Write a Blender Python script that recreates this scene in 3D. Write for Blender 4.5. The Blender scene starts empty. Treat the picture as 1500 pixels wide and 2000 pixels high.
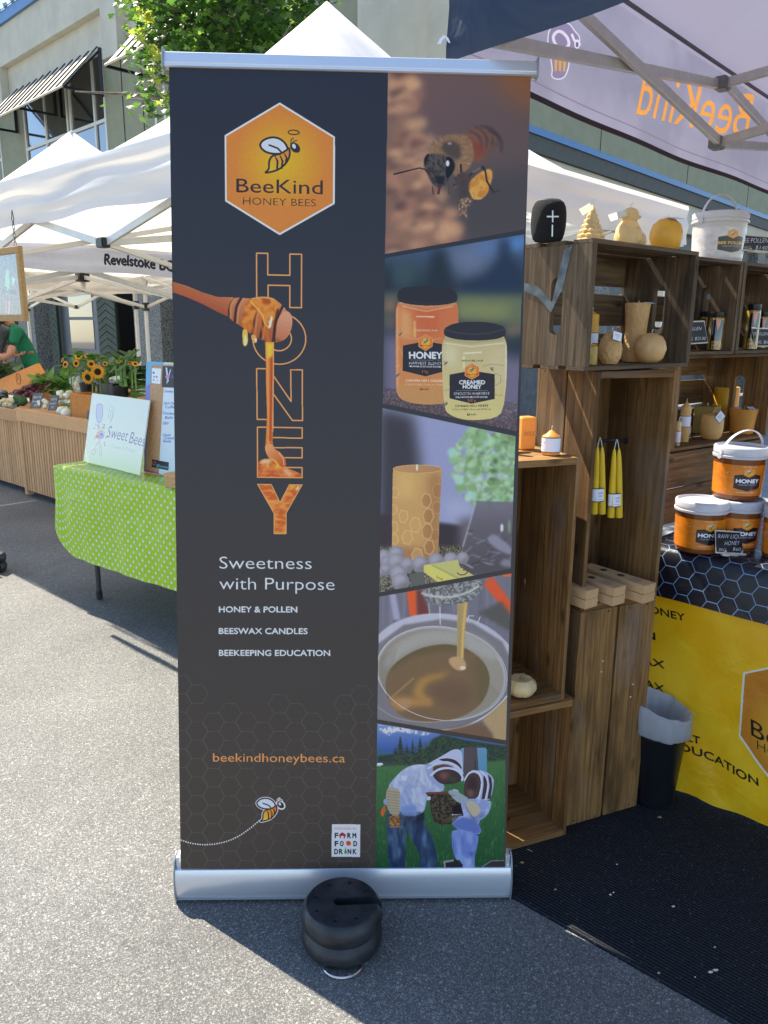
import bpy, bmesh, math, random
import numpy as np
from mathutils import Vector, Matrix, Euler

random.seed(7)
RS = np.random.RandomState(11)
SC = bpy.context.scene
COL = SC.collection
PI = math.pi
rad = math.radians

# ------------------------------------------------------------------ camera
FPX = 1510.0
TH, RO, CAMH = rad(13.4), rad(0.5), 1.46
_F = Vector((0, math.cos(TH), -math.sin(TH)))
_R0 = Vector((1, 0, 0)); _U0 = _R0.cross(_F)
_R = _R0*math.cos(RO) + _U0*math.sin(RO)
_U = _U0*math.cos(RO) - _R0*math.sin(RO)
CAM = Vector((0, 0, CAMH))
cd = bpy.data.cameras.new('camera'); camo = bpy.data.objects.new('camera', cd); COL.objects.link(camo)
cd.sensor_fit = 'VERTICAL'; cd.sensor_height = 24; cd.lens = 24*FPX/2000; cd.clip_start = .05; cd.clip_end = 400
camo.matrix_world = Matrix(((_R.x, _U.x, -_F.x, 0), (_R.y, _U.y, -_F.y, 0), (_R.z, _U.z, -_F.z, CAMH), (0, 0, 0, 1)))
SC.camera = camo

# ------------------------------------------------------------------ daylight
SUN_AZ, SUN_EL = rad(-46), rad(53)          # azimuth from +Y towards +X
w = bpy.data.worlds.new('World'); SC.world = w; w.use_nodes = True
nt = w.node_tree; nt.nodes.clear()
sky = nt.nodes.new('ShaderNodeTexSky'); sky.sky_type = 'NISHITA'; sky.sun_disc = False
sky.sun_elevation = SUN_EL; sky.sun_rotation = SUN_AZ; sky.altitude = 450; sky.air_density = 1.0; sky.dust_density = .3; sky.ozone_density = 3.0
bg = nt.nodes.new('ShaderNodeBackground'); bg.inputs[1].default_value = .12
wo = nt.nodes.new('ShaderNodeOutputWorld')
nt.links.new(sky.outputs[0], bg.inputs[0]); nt.links.new(bg.outputs[0], wo.inputs[0])
sd = bpy.data.lights.new('sun', 'SUN'); sd.energy = 4.3; sd.angle = rad(.5); sd.color = (1, .93, .79)
so = bpy.data.objects.new('sun', sd); COL.objects.link(so)
sdir = Vector((math.sin(SUN_AZ)*math.cos(SUN_EL), math.cos(SUN_AZ)*math.cos(SUN_EL), math.sin(SUN_EL)))
so.rotation_euler = sdir.to_track_quat('Z', 'Y').to_euler(); so.location = (-10, 10, 20)
SC.view_settings.view_transform = 'Standard'; SC.view_settings.look = 'None'
SC.view_settings.exposure = 1.5; SC.view_settings.gamma = 1; SC.view_settings.use_curve_mapping = False
SC.cycles.max_bounces = 8; SC.cycles.diffuse_bounces = 5; SC.cycles.transparent_max_bounces = 16
SC.cycles.use_denoising = True

# ------------------------------------------------------------------ where a pixel of the photograph lies
def ray(x, y): return _F + _R*((x-750)/FPX) - _U*((y-1000)/FPX)
def G(x, y, z=0.0):
    d = ray(x, y); return CAM + d*((z-CAMH)/d.z)
def YY(x, y, yy):
    d = ray(x, y); return CAM + d*(yy/d.y)
def PLN(x, y, P0, n):
    d = ray(x, y); return CAM + d*((Vector(P0)-CAM).dot(n)/d.dot(n))
def PX(P):
    v = Vector(P)-CAM; z = v.dot(_F); return 750+FPX*v.dot(_R)/z, 1000-FPX*v.dot(_U)/z
Zup = Vector((0, 0, 1))

# ------------------------------------------------------------------ objects
def tag(o, label=None, cat=None, group=None, kind=None):
    if label: o['label'] = label
    if cat: o['category'] = cat
    if group: o['group'] = group
    if kind: o['kind'] = kind
    return o
def thing(name, label, cat, loc=(0, 0, 0), rot=None, group=None):
    o = bpy.data.objects.new(name, None); COL.objects.link(o); o.empty_display_size = .05
    o.location = loc
    if rot is not None:
        if isinstance(rot, (int, float)): o.rotation_euler = (0, 0, rot)
        else: o.rotation_euler = rot.to_euler()
    return tag(o, label, cat, group)
def children(o): return [c for c in COL.objects if c.parent is o]
def copy_tree(o, parent=None):
    kids = children(o)
    c = o.copy(); COL.objects.link(c)
    if parent is not None: c.parent = parent
    for k in kids: copy_tree(k, c)
    return c
def dup(o, loc, rz=None, label=None, group=None, rot=None):
    c = copy_tree(o); c.location = loc
    if rz is not None: c.rotation_euler = (0, 0, rz)
    if rot is not None: c.rotation_euler = rot.to_euler()
    if label: c['label'] = label
    if group: c['group'] = group
    return c

class MB:
    """collects faces; built as one mesh object"""
    def __init__(s): s.v = []; s.f = []; s.uv = {}; s.mi = []
    def add(s, vs, fs, uvs=None, mi=0):
        b = len(s.v); s.v += [tuple(p) for p in vs]
        for i, f in enumerate(fs):
            if uvs is not None: s.uv[len(s.f)] = [uvs[k] for k in f]
            s.f.append([b+k for k in f]); s.mi.append(mi)
        return s
    def box(s, lo, hi, mi=0):
        x0, y0, z0 = lo; x1, y1, z1 = hi
        return s.add([(x0,y0,z0),(x1,y0,z0),(x1,y1,z0),(x0,y1,z0),(x0,y0,z1),(x1,y0,z1),(x1,y1,z1),(x0,y1,z1)],
              [(0,3,2,1),(4,5,6,7),(0,1,5,4),(1,2,6,5),(2,3,7,6),(3,0,4,7)], mi=mi)
    def obox(s, O, a, b, c, mi=0):
        O, a, b, c = map(Vector, (O, a, b, c))
        if a.cross(b).dot(c) < 0: a, b = b, a
        return s.add([O, O+a, O+a+b, O+b, O+c, O+a+c, O+a+b+c, O+b+c],
              [(0,3,2,1),(4,5,6,7),(0,1,5,4),(1,2,6,5),(2,3,7,6),(3,0,4,7)], mi=mi)
    def bar(s, p, q, wd, ht=None, up=Zup, mi=0):
        p, q = Vector(p), Vector(q); ht = ht or wd; d = (q-p).normalized()
        sd_ = d.cross(up)
        if sd_.length < 1e-4: sd_ = d.cross(Vector((1, 0, 0)))
        sd_.normalize(); u = sd_.cross(d)
        return s.obox(p-sd_*wd/2-u*ht/2, q-p, sd_*wd, u*ht, mi)
    def quad(s, a, b, c, d, mi=0, uv=None):
        return s.add([a, b, c, d], [(0, 1, 2, 3)], uv, mi)
    def tube(s, pts, r, n=8, cap=True, mi=0, closed=False):
        pts = [Vector(p) for p in pts]; m = len(pts); rr = r if hasattr(r, '__len__') else [r]*m
        vs = []; prev = None
        for i, p in enumerate(pts):
            if closed: t = pts[(i+1) % m]-pts[i-1]
            else: t = pts[min(i+1, m-1)]-pts[max(i-1, 0)]
            t.normalize()
            a = prev if prev is not None else (Vector((0, 0, 1)) if abs(t.z) < .9 else Vector((1, 0, 0)))
            a = (a-t*a.dot(t)).normalized(); prev = a; b = t.cross(a)
            for k in range(n):
                an = 2*PI*k/n; vs.append(p+(a*math.cos(an)+b*math.sin(an))*rr[i])
        fs = [(i*n+k, i*n+(k+1) % n, (i+1)*n+(k+1) % n, (i+1)*n+k) for i in range(m-1) for k in range(n)]
        if closed: fs += [((m-1)*n+k, (m-1)*n+(k+1) % n, (k+1) % n, k) for k in range(n)]
        elif cap: fs += [tuple(range(n-1, -1, -1)), tuple((m-1)*n+k for k in range(n))]
        return s.add(vs, fs, mi=mi)
    def lathe(s, prof, n=24, O=(0, 0, 0), ax=Zup, mi=0, uvh=None, fn=None):
        O = Vector(O); ax = Vector(ax).normalized(); a = ax.orthogonal().normalized()
        if abs(ax.z) > .99: a = Vector((1, 0, 0))
        b = ax.cross(a); vs = []; uvs = []
        m = len(prof)
        for i, (r, z) in enumerate(prof):
            for k in range(n+1):
                an = 2*PI*k/n; q = r if fn is None else r*fn(an, z)
                vs.append(O+ax*z+(a*math.cos(an)+b*math.sin(an))*q); uvs.append((k/n, i/(m-1)))
        N = n+1; fs = []
        for i in range(m-1):
            for k in range(n):
                if prof[i][0] < 1e-6: fs.append((i*N+k, (i+1)*N+k+1, (i+1)*N+k))
                elif prof[i+1][0] < 1e-6: fs.append((i*N+k, i*N+k+1, (i+1)*N+k))
                else: fs.append((i*N+k, i*N+k+1, (i+1)*N+k+1, (i+1)*N+k))
        return s.add(vs, fs, uvs, mi)
    def blob(s, c, rx, ry, rz, n=10, m=6, rot=None, mi=0, jit=0):
        c = Vector(c); vs = []; M = rot or Matrix.Identity(3)
        for i in range(m+1):
            ph = PI*i/m
            for k in range(n):
                an = 2*PI*k/n; j = 1+(random.uniform(-jit, jit) if jit else 0)
                vs.append(c+M@Vector((rx*math.sin(ph)*math.cos(an)*j, ry*math.sin(ph)*math.sin(an)*j, rz*math.cos(ph)*j)))
        fs = [(i*n+k, (i+1)*n+k, (i+1)*n+(k+1) % n, i*n+(k+1) % n) for i in range(m) for k in range(n)]
        return s.add(vs, fs, mi=mi)
    def build(s, name, mat, parent=None, smooth=False, local=False, kind=None, bevel=0, weld=True):
        me = bpy.data.meshes.new(name); IM = None if (parent is None or local) else wmat(parent).inverted()
        me.from_pydata([Vector(p) if IM is None else IM @ Vector(p) for p in s.v], [], s.f)
        mats = mat if isinstance(mat, (list, tuple)) else [mat]
        for m_ in mats: me.materials.append(m_)
        if len(mats) > 1: me.polygons.foreach_set('material_index', s.mi)
        if s.uv:
            ul = me.uv_layers.new(name='UVMap')
            for fi, p in enumerate(me.polygons):
                if fi in s.uv:
                    for li, q in zip(p.loop_indices, s.uv[fi]): ul.data[li].uv = q
        if weld or bevel or smooth:
            bm = bmesh.new(); bm.from_mesh(me)
            if weld: bmesh.ops.remove_doubles(bm, verts=bm.verts, dist=1e-5)
            if bevel: bmesh.ops.bevel(bm, geom=list(bm.edges), offset=bevel, segments=1 if bevel < .004 else 2, affect='EDGES', clamp_overlap=True)
            if not s.uv: bmesh.ops.recalc_face_normals(bm, faces=bm.faces)
            bm.to_mesh(me); bm.free()
        if smooth:
            me.polygons.foreach_set('use_smooth', [True]*len(me.polygons))
            me.set_sharp_from_angle(angle=rad(40))
        me.update()
        return place(name, me, parent, kind)
def wmat(o):
    M = Matrix.Translation(o.location) @ o.rotation_euler.to_matrix().to_4x4()
    return wmat(o.parent) @ M if o.parent else M
def wloc(o): return wmat(o).translation.copy()
def place(name, me, parent=None, kind=None, loc=None, rot=None):
    o = bpy.data.objects.new(name, me); COL.objects.link(o)
    if parent is not None: o.parent = parent
    if kind: o['kind'] = kind
    if loc is not None: o.location = loc
    if rot is not None: o.rotation_euler = rot.to_euler() if hasattr(rot, 'to_euler') else rot
    return o

# ------------------------------------------------------------------ materials
def nd(t, typ, **kw):
    n = t.nodes.new(typ)
    for k, v in kw.items():
        if isinstance(k, str) and k.startswith('i_'): n.inputs[k[2:]].default_value = v
        else: setattr(n, k, v)
    return n
def srgb(*c):
    if len(c) == 1: c = c[0]
    return tuple(((x/255)/12.92 if x/255 <= .04045 else ((x/255+.055)/1.055)**2.4) for x in c)
def c4(c): return (c[0], c[1], c[2], 1)
_mats = {}
def mat(name, col=(.5, .5, .5), rough=.6, metal=0, var=.08, scale=12, bump=0, bscale=80, spec=.5, trans=0, alpha=1, sss=0, coat=0, transluc=0, tcol=None, ior=1.45, stretch=(1, 1, 1), col2=None, rnd=0):
    if name in _mats: return _mats[name]
    m = bpy.data.materials.new(name); m.use_nodes = True; t = m.node_tree; p = t.nodes['Principled BSDF']
    tc = nd(t, 'ShaderNodeTexCoord'); mp = nd(t, 'ShaderNodeMapping'); mp.inputs['Scale'].default_value = stretch
    t.links.new(tc.outputs['Object'], mp.inputs[0])
    nz = nd(t, 'ShaderNodeTexNoise'); nz.inputs['Scale'].default_value = scale; nz.inputs['Detail'].default_value = 5
    t.links.new(mp.outputs[0], nz.inputs[0])
    mx = nd(t, 'ShaderNodeMix', data_type='RGBA'); a = [max(0, x*(1-var)) for x in col]; b = [min(1, x*(1+var)) for x in col]
    if col2: a = col; b = col2
    mr = nd(t, 'ShaderNodeMapRange'); mr.inputs[1].default_value = .35; mr.inputs[2].default_value = .65
    t.links.new(nz.outputs[0], mr.inputs[0]); t.links.new(mr.outputs[0], mx.inputs[0])
    mx.inputs[6].default_value = c4(a); mx.inputs[7].default_value = c4(b)
    out = mx.outputs[2]
    if rnd:
        oi = nd(t, 'ShaderNodeObjectInfo'); mm = nd(t, 'ShaderNodeMapRange'); mm.inputs[3].default_value = 1-rnd; mm.inputs[4].default_value = 1+rnd
        hs = nd(t, 'ShaderNodeHueSaturation'); t.links.new(oi.outputs['Random'], mm.inputs[0]); t.links.new(mm.outputs[0], hs.inputs['Value']); t.links.new(out, hs.inputs['Color']); out = hs.outputs[0]
    t.links.new(out, p.inputs['Base Color'])
    p.inputs['Roughness'].default_value = rough; p.inputs['Metallic'].default_value = metal
    p.inputs['Specular IOR Level'].default_value = spec; p.inputs['IOR'].default_value = ior
    p.inputs['Transmission Weight'].default_value = trans; p.inputs['Alpha'].default_value = alpha
    p.inputs['Coat Weight'].default_value = coat; p.inputs['Coat Roughness'].default_value = .1
    if sss:
        p.inputs['Subsurface Weight'].default_value = sss; p.inputs['Subsurface Radius'].default_value = (.02, .01, .004); p.inputs['Subsurface Scale'].default_value = 1
    if bump:
        bz = nd(t, 'ShaderNodeTexNoise'); bz.inputs['Scale'].default_value = bscale; bz.inputs['Detail'].default_value = 4
        t.links.new(mp.outputs[0], bz.inputs[0]); bp = nd(t, 'ShaderNodeBump'); bp.inputs['Strength'].default_value = bump; bp.inputs['Distance'].default_value = .01
        t.links.new(bz.outputs[0], bp.inputs['Height']); t.links.new(bp.outputs[0], p.inputs['Normal'])
    if transluc:
        tr = nd(t, 'ShaderNodeBsdfTranslucent'); tr.inputs[0].default_value = c4(tcol or col); ms = nd(t, 'ShaderNodeMixShader'); ms.inputs[0].default_value = transluc
        t.links.new(p.outputs[0], ms.inputs[1]); t.links.new(tr.outputs[0], ms.inputs[2])
        if not tcol: t.links.new(out, tr.inputs[0])
        t.links.new(ms.outputs[0], t.nodes['Material Output'].inputs[0])
    _mats[name] = m; return m

def wood(name, dark, light, gscale=1.0, rough=.75, axis=0, stain=.5, rnd=.25, bump=.25, sheen=.3):
    """grain runs along the object's local axis"""
    m = bpy.data.materials.new(name); m.use_nodes = True; t = m.node_tree; p = t.nodes['Principled BSDF']; L = t.links
    tc = nd(t, 'ShaderNodeTexCoord'); oi = nd(t, 'ShaderNodeObjectInfo')
    ad = nd(t, 'ShaderNodeVectorMath', operation='MULTIPLY_ADD'); 
    ml = nd(t, 'ShaderNodeMath', operation='MULTIPLY'); ml.inputs[1].default_value = 37.0; L.new(oi.outputs['Random'], ml.inputs[0])
    L.new(tc.outputs['Object'], ad.inputs[0]); ad.inputs[1].default_value = (1, 1, 1); L.new(ml.outputs[0], ad.inputs[2])
    mp = nd(t, 'ShaderNodeMapping'); s = [95*gscale]*3; s[axis] = 4.2*gscale; mp.inputs['Scale'].default_value = s
    L.new(ad.outputs[0], mp.inputs[0])
    n1 = nd(t, 'ShaderNodeTexNoise'); n1.inputs['Scale'].default_value = 1; n1.inputs['Detail'].default_value = 6; n1.inputs['Roughness'].default_value = .65; n1.inputs['Distortion'].default_value = .6
    L.new(mp.outputs[0], n1.inputs[0])
    r1 = nd(t, 'ShaderNodeMapRange'); r1.inputs[1].default_value = .3; r1.inputs[2].default_value = .72; L.new(n1.outputs[0], r1.inputs[0])
    mx = nd(t, 'ShaderNodeMix', data_type='RGBA'); mx.inputs[6].default_value = c4(dark); mx.inputs[7].default_value = c4(light); L.new(r1.outputs[0], mx.inputs[0])
    mp2 = nd(t, 'ShaderNodeMapping'); s2 = [13.0]*3; s2[axis] = 4.5; mp2.inputs['Scale'].default_value = s2; L.new(ad.outputs[0], mp2.inputs[0])
    n2 = nd(t, 'ShaderNodeTexNoise'); n2.inputs['Scale'].default_value = 1; n2.inputs['Detail'].default_value = 5; L.new(mp2.outputs[0], n2.inputs[0])
    r2 = nd(t, 'ShaderNodeMapRange'); r2.inputs[1].default_value = .5; r2.inputs[2].default_value = .78; r2.inputs[4].default_value = stain*.85; L.new(n2.outputs[0], r2.inputs[0])
    m2 = nd(t, 'ShaderNodeMix', data_type='RGBA'); m2.inputs[7].default_value = c4([x*.5 for x in dark]); L.new(r2.outputs[0], m2.inputs[0]); L.new(mx.outputs[2], m2.inputs[6])
    mp3 = nd(t, 'ShaderNodeMapping'); s3 = [7.0]*3; s3[axis] = 3; mp3.inputs['Scale'].default_value = s3; mp3.inputs['Location'].default_value = (3, 5, 7); L.new(ad.outputs[0], mp3.inputs[0])
    n3 = nd(t, 'ShaderNodeTexNoise'); n3.inputs['Scale'].default_value = 1; n3.inputs['Detail'].default_value = 3; L.new(mp3.outputs[0], n3.inputs[0])
    r3 = nd(t, 'ShaderNodeMapRange'); r3.inputs[1].default_value = .55; r3.inputs[2].default_value = .7; r3.inputs[4].default_value = .35*stain; L.new(n3.outputs[0], r3.inputs[0])
    m3 = nd(t, 'ShaderNodeMix', data_type='RGBA'); g = sum(light)/3; m3.inputs[7].default_value = (g*.9, g*.86, g*.8, 1); L.new(r3.outputs[0], m3.inputs[0]); L.new(m2.outputs[2], m3.inputs[6])
    mm = nd(t, 'ShaderNodeMapRange'); mm.inputs[3].default_value = 1-rnd; mm.inputs[4].default_value = 1+rnd
    mk = nd(t, 'ShaderNodeMapping'); sk = [13.0]*3; sk[axis] = 5.0; mk.inputs['Scale'].default_value = sk; L.new(ad.outputs[0], mk.inputs[0])
    vk = nd(t, 'ShaderNodeTexVoronoi'); vk.inputs['Scale'].default_value = 1; L.new(mk.outputs[0], vk.inputs[0]); rk = nd(t, 'ShaderNodeMapRange'); rk.inputs[1].default_value = .05; rk.inputs[2].default_value = .16; rk.inputs[3].default_value = .75*min(1, stain*1.4); rk.inputs[4].default_value = 0; L.new(vk.outputs['Distance'], rk.inputs[0])
    m4 = nd(t, 'ShaderNodeMix', data_type='RGBA'); m4.inputs[7].default_value = c4([x*.3 for x in dark]); L.new(rk.outputs[0], m4.inputs[0]); L.new(m3.outputs[2], m4.inputs[6])
    hs = nd(t, 'ShaderNodeHueSaturation'); L.new(oi.outputs['Random'], mm.inputs[0]); L.new(mm.outputs[0], hs.inputs['Value']); L.new(m4.outputs[2], hs.inputs['Color'])
    L.new(hs.outputs[0], p.inputs['Base Color']); p.inputs['Roughness'].default_value = rough; p.inputs['Specular IOR Level'].default_value = sheen
    bp = nd(t, 'ShaderNodeBump'); bp.inputs['Strength'].default_value = bump; bp.inputs['Distance'].default_value = .004
    L.new(n1.outputs[0], bp.inputs['Height']); L.new(bp.outputs[0], p.inputs['Normal'])
    return m

def img_mat(name, img, rough=.5, spec=.5, coat=0, metal=0, transluc=0, alpha=False, bump=0, bscale=60, trans=0, sheen=0):
    m = bpy.data.materials.new(name); m.use_nodes = True; t = m.node_tree; p = t.nodes['Principled BSDF']
    tx = nd(t, 'ShaderNodeTexImage'); tx.image = img; tx.extension = 'EXTEND'; tx.interpolation = 'Linear'
    uv = nd(t, 'ShaderNodeUVMap'); uv.uv_map = 'UVMap'; t.links.new(uv.outputs[0], tx.inputs[0])
    t.links.new(tx.outputs[0], p.inputs['Base Color']); p.inputs['Roughness'].default_value = rough; p.inputs['Specular IOR Level'].default_value = spec
    p.inputs['Coat Weight'].default_value = coat; p.inputs['Coat Roughness'].default_value = .15; p.inputs['Metallic'].default_value = metal
    p.inputs['Transmission Weight'].default_value = trans
    if alpha: t.links.new(tx.outputs[1], p.inputs['Alpha'])
    if bump:
        tc = nd(t, 'ShaderNodeTexCoord'); bz = nd(t, 'ShaderNodeTexNoise'); bz.inputs['Scale'].default_value = bscale; bz.inputs['Detail'].default_value = 3
        t.links.new(tc.outputs['Object'], bz.inputs[0]); bp = nd(t, 'ShaderNodeBump'); bp.inputs['Strength'].default_value = bump; bp.inputs['Distance'].default_value = .01
        t.links.new(bz.outputs[0], bp.inputs['Height']); t.links.new(bp.outputs[0], p.inputs['Normal'])
    if transluc:
        tr = nd(t, 'ShaderNodeBsdfTranslucent'); t.links.new(tx.outputs[0], tr.inputs[0]); ms = nd(t, 'ShaderNodeMixShader'); ms.inputs[0].default_value = transluc
        t.links.new(p.outputs[0], ms.inputs[1]); t.links.new(tr.outputs[0], ms.inputs[2]); t.links.new(ms.outputs[0], t.nodes['Material Output'].inputs[0])
    return m
# ------------------------------------------------------------------ flat print: drawn into images made here
_tc = {}
def text_tris(body, bold=0, shear=0, spacing=1.0, align='LEFT', res=3):
    key = (body, bold, shear, spacing)
    if key in _tc: return _tc[key]
    c = bpy.data.curves.new('lettering', 'FONT'); c.body = body; c.size = 1
    c.resolution_u = res; c.offset = bold; c.shear = shear; c.space_character = spacing
    o = bpy.data.objects.new('lettering', c); COL.objects.link(o)
    dg = bpy.context.evaluated_depsgraph_get(); me = o.evaluated_get(dg).to_mesh()
    V = np.array([v.co[:2] for v in me.vertices]); me.calc_loop_triangles()
    T = np.array([t.vertices[:] for t in me.loop_triangles])
    if len(V) == 0: out = (np.zeros((0, 3, 2)), (0, 1))
    else: out = (V[T], (V[:, 0].min(), V[:, 0].max()))
    o.evaluated_get(dg).to_mesh_clear(); bpy.data.objects.remove(o); bpy.data.curves.remove(c)
    _tc[key] = out; return out
def homog(src, dst):
    A = []
    for (x, y), (u, v) in zip(src, dst):
        A.append([x, y, 1, 0, 0, 0, -u*x, -u*y, -u]); A.append([0, 0, 0, x, y, 1, -v*x, -v*y, -v])
    return np.linalg.svd(np.array(A, float))[2][-1].reshape(3, 3)
def _box(a, r, ax):
    if r < 1: return a
    p = [(0, 0)]*a.ndim; p[ax] = (r+1, r); c = np.cumsum(np.pad(a, p, mode='edge'), axis=ax); n = a.shape[ax]
    return (np.take(c, range(2*r+1, 2*r+1+n), axis=ax)-np.take(c, range(0, n), axis=ax))/(2*r+1)
def blur(a, r):
    r = int(r)
    for _ in range(3 if r < 40 else 2): a = _box(_box(a, r, 0), r, 1)
    return a
def vnoise(h, w, cell, seed=0, octv=3):
    rs = np.random.RandomState(seed); out = np.zeros((h, w), np.float32); amp = 1; tot = 0
    for _ in range(octv):
        gh, gw = int(h/cell)+3, int(w/cell)+3; g = rs.rand(gh, gw).astype(np.float32)
        y = np.arange(h)/cell; x = np.arange(w)/cell; y0 = y.astype(int); x0 = x.astype(int); fy = (y-y0)[:, None]; fx = (x-x0)[None]
        fy = fy*fy*(3-2*fy); fx = fx*fx*(3-2*fx)
        a = g[y0][:, x0]; b = g[y0][:, x0+1]; c = g[y0+1][:, x0]; d = g[y0+1][:, x0+1]
        out += amp*((a*(1-fx)+b*fx)*(1-fy)+(c*(1-fx)+d*fx)*fy); tot += amp; amp *= .5; cell = max(1.5, cell/2)
    return out/tot
def C3(c): return np.array([x/255 for x in c], np.float32)
class Canvas:
    """w x h texels; mp turns art coordinates into texels (row 0 on top)"""
    def __init__(s, w, h, bg=(0, 0, 0), mp=None, k=1.0):
        s.w, s.h = w, h; s.a = np.empty((h, w, 3), np.float32); s.a[:] = C3(bg); s.mp = mp or (lambda P: P*k); s.k = k; s.clip = None
        s.al = None
    def pts(s, P): return s.mp(np.asarray(P, float).reshape(-1, 2))
    def mask(s, loops, raw=False, bl=0, wind=False):
        """loops: list of closed polygons -> (y0,y1,x0,x1,mask)"""
        Q = [l if raw else s.pts(l) for l in loops]
        al = np.concatenate(Q); pad = int(bl*3.2)+2
        x0 = int(max(0, math.floor(al[:, 0].min())-pad)); x1 = int(min(s.w, math.ceil(al[:, 0].max())+pad)); y0 = int(max(0, math.floor(al[:, 1].min())-pad)); y1 = int(min(s.h, math.ceil(al[:, 1].max())+pad))
        if x1 <= x0 or y1 <= y0: return None
        H, W = y1-y0, x1-x0; acc = np.zeros((H, W+1), np.int32)
        A = np.concatenate(Q); B = np.concatenate([np.roll(q, -1, axis=0) for q in Q])
        ya = A[:, 1]-y0-.5; yb = B[:, 1]-y0-.5; xa = A[:, 0]-x0-.5; xb = B[:, 0]-x0-.5
        lo = np.ceil(np.minimum(ya, yb)).astype(int); hi = np.ceil(np.maximum(ya, yb)).astype(int)
        lo = np.clip(lo, 0, H); hi = np.clip(hi, 0, H); cnt = hi-lo; ok = cnt > 0
        if not ok.any(): return None
        ya, yb, xa, xb, lo, cnt = [q[ok] for q in (ya, yb, xa, xb, lo, cnt)]
        idx = np.repeat(np.arange(len(cnt)), cnt); st = np.cumsum(cnt)-cnt; rows = np.arange(cnt.sum())-np.repeat(st, cnt)+lo[idx]
        xc = xa[idx]+(rows-ya[idx])*(xb[idx]-xa[idx])/(yb[idx]-ya[idx])
        col = np.clip(np.ceil(xc), 0, W).astype(int); np.add.at(acc, (rows, col), np.where(yb > ya, 1, -1)[idx] if wind else 1)
        m = np.cumsum(acc, axis=1)[:, :W]; m = ((m != 0) if wind else (m % 2)).astype(np.float32)
        if bl: m = blur(m, bl)
        return y0, y1, x0, x1, m
    def put(s, M, col, alpha=1.0):
        if M is None: return
        y0, y1, x0, x1, m = M
        if s.clip is not None: m = m*s.clip[y0:y1, x0:x1]
        m = (m*alpha)[..., None]; c = col if isinstance(col, np.ndarray) else C3(col)
        s.a[y0:y1, x0:x1] = s.a[y0:y1, x0:x1]*(1-m)+c*m
    def poly(s, P, col, bl=0, alpha=1.0): s.put(s.mask([P], bl=bl), col, alpha)
    def polys(s, L, col, bl=0, alpha=1.0): s.put(s.mask(L, bl=bl), col, alpha)
    def grad(s, P, c0, c1, p0, p1, bl=0, alpha=1.0, radial=False):
        M = s.mask([P], bl=bl)
        if M is None: return
        y0, y1, x0, x1, m = M; a, b = s.pts([p0, p1]); yy, xx = np.mgrid[y0:y1, x0:x1]
        if radial: t = np.hypot(xx-a[0], yy-a[1])/max(1e-6, np.hypot(*(b-a)))
        else: d = b-a; t = ((xx-a[0])*d[0]+(yy-a[1])*d[1])/(d@d)
        t = np.clip(t, 0, 1)[..., None].astype(np.float32); s.put(M, C3(c0)*(1-t)+C3(c1)*t, alpha)
    def ell(s, cx, cy, rx, ry, col, rot=0, bl=0, alpha=1.0, n=48, grad=None):
        s.poly(ellp(cx, cy, rx, ry, rot, n), col, bl, alpha)
    def line(s, P, wd, col, closed=False, bl=0, alpha=1.0, cap=True):
        P = np.asarray(P, float); 
        if closed: P = np.vstack([P, P[:1]])
        loops = []
        M = None
        wds = wd if hasattr(wd, '__len__') else None
        segs = []
        for i in range(len(P)-1):
            a, b = P[i], P[i+1]; d = b-a; L = np.hypot(*d)
            if L < 1e-6: continue
            n = np.array([-d[1], d[0]])/L; wa = (wds[i] if wds is not None else wd)/2; wb = (wds[i+1] if wds is not None else wd)/2
            segs.append([a+n*wa, b+n*wb, b-n*wb, a-n*wa])
            if cap and wa > .3: segs.append(ellp(b[0], b[1], wb, wb, 0, 12))
            if cap and wa > .3 and i == 0: segs.append(ellp(a[0], a[1], wa, wa, 0, 12))
        if not segs: return
        Q = np.concatenate([s.pts(q) for q in segs]); pad = int(bl*3.2)+2
        x0 = int(max(0, Q[:, 0].min()-pad)); x1 = int(min(s.w, Q[:, 0].max()+pad+1)); y0 = int(max(0, Q[:, 1].min()-pad)); y1 = int(min(s.h, Q[:, 1].max()+pad+1))
        if x1 <= x0 or y1 <= y0: return
        m = np.zeros((y1-y0, x1-x0), np.float32)
        for q in segs:
            R = s.mask([q])
            if R is None: continue
            a0, a1, b0, b1, mm = R; a0c, a1c, b0c, b1c = max(a0, y0), min(a1, y1), max(b0, x0), min(b1, x1)
            if a1c <= a0c or b1c <= b0c: continue
            sub = m[a0c-y0:a1c-y0, b0c-x0:b1c-x0]; np.maximum(sub, mm[a0c-a0:a1c-a0, b0c-b0:b1c-b0], out=sub)
        if bl: m = blur(m, bl)
        s.put((y0, y1, x0, x1, m), col, alpha)
    def text(s, body, x, y, cap, col, x1=None, y1=None, bold=0, shear=0, sp=1.0, alpha=1.0, centre=False, vert=None, bl=0):
        """baseline from (x,y) to (x1,y1); cap = height of a capital"""
        T, (a, b) = text_tris(body, min(0, bold), shear, sp)
        if len(T) == 0: return
        k = cap/.729
        wd = (b-a)*k
        if x1 is None: x1 = x+wd; y1 = y if y1 is None else y1
        if y1 is None: y1 = y
        if centre: dx = wd/2; d0 = np.array([x1-x, y1-y]); x, x1 = x-dx, x-dx+wd
        ex = np.array([x1-x, y1-y])/(b-a); up = np.array(vert) if vert is not None else np.array([0, -1.0]); ey = up/np.hypot(*up)*k
        P = np.array([x, y])+(T[..., :1]-a)*ex+T[..., 1:]*ey
        if bold > .005: P = np.concatenate([P+np.array(d)*bold*k*1.3 for d in ((0, 0), (1, 0), (-1, 0), (0, 1), (0, -1))])
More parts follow.
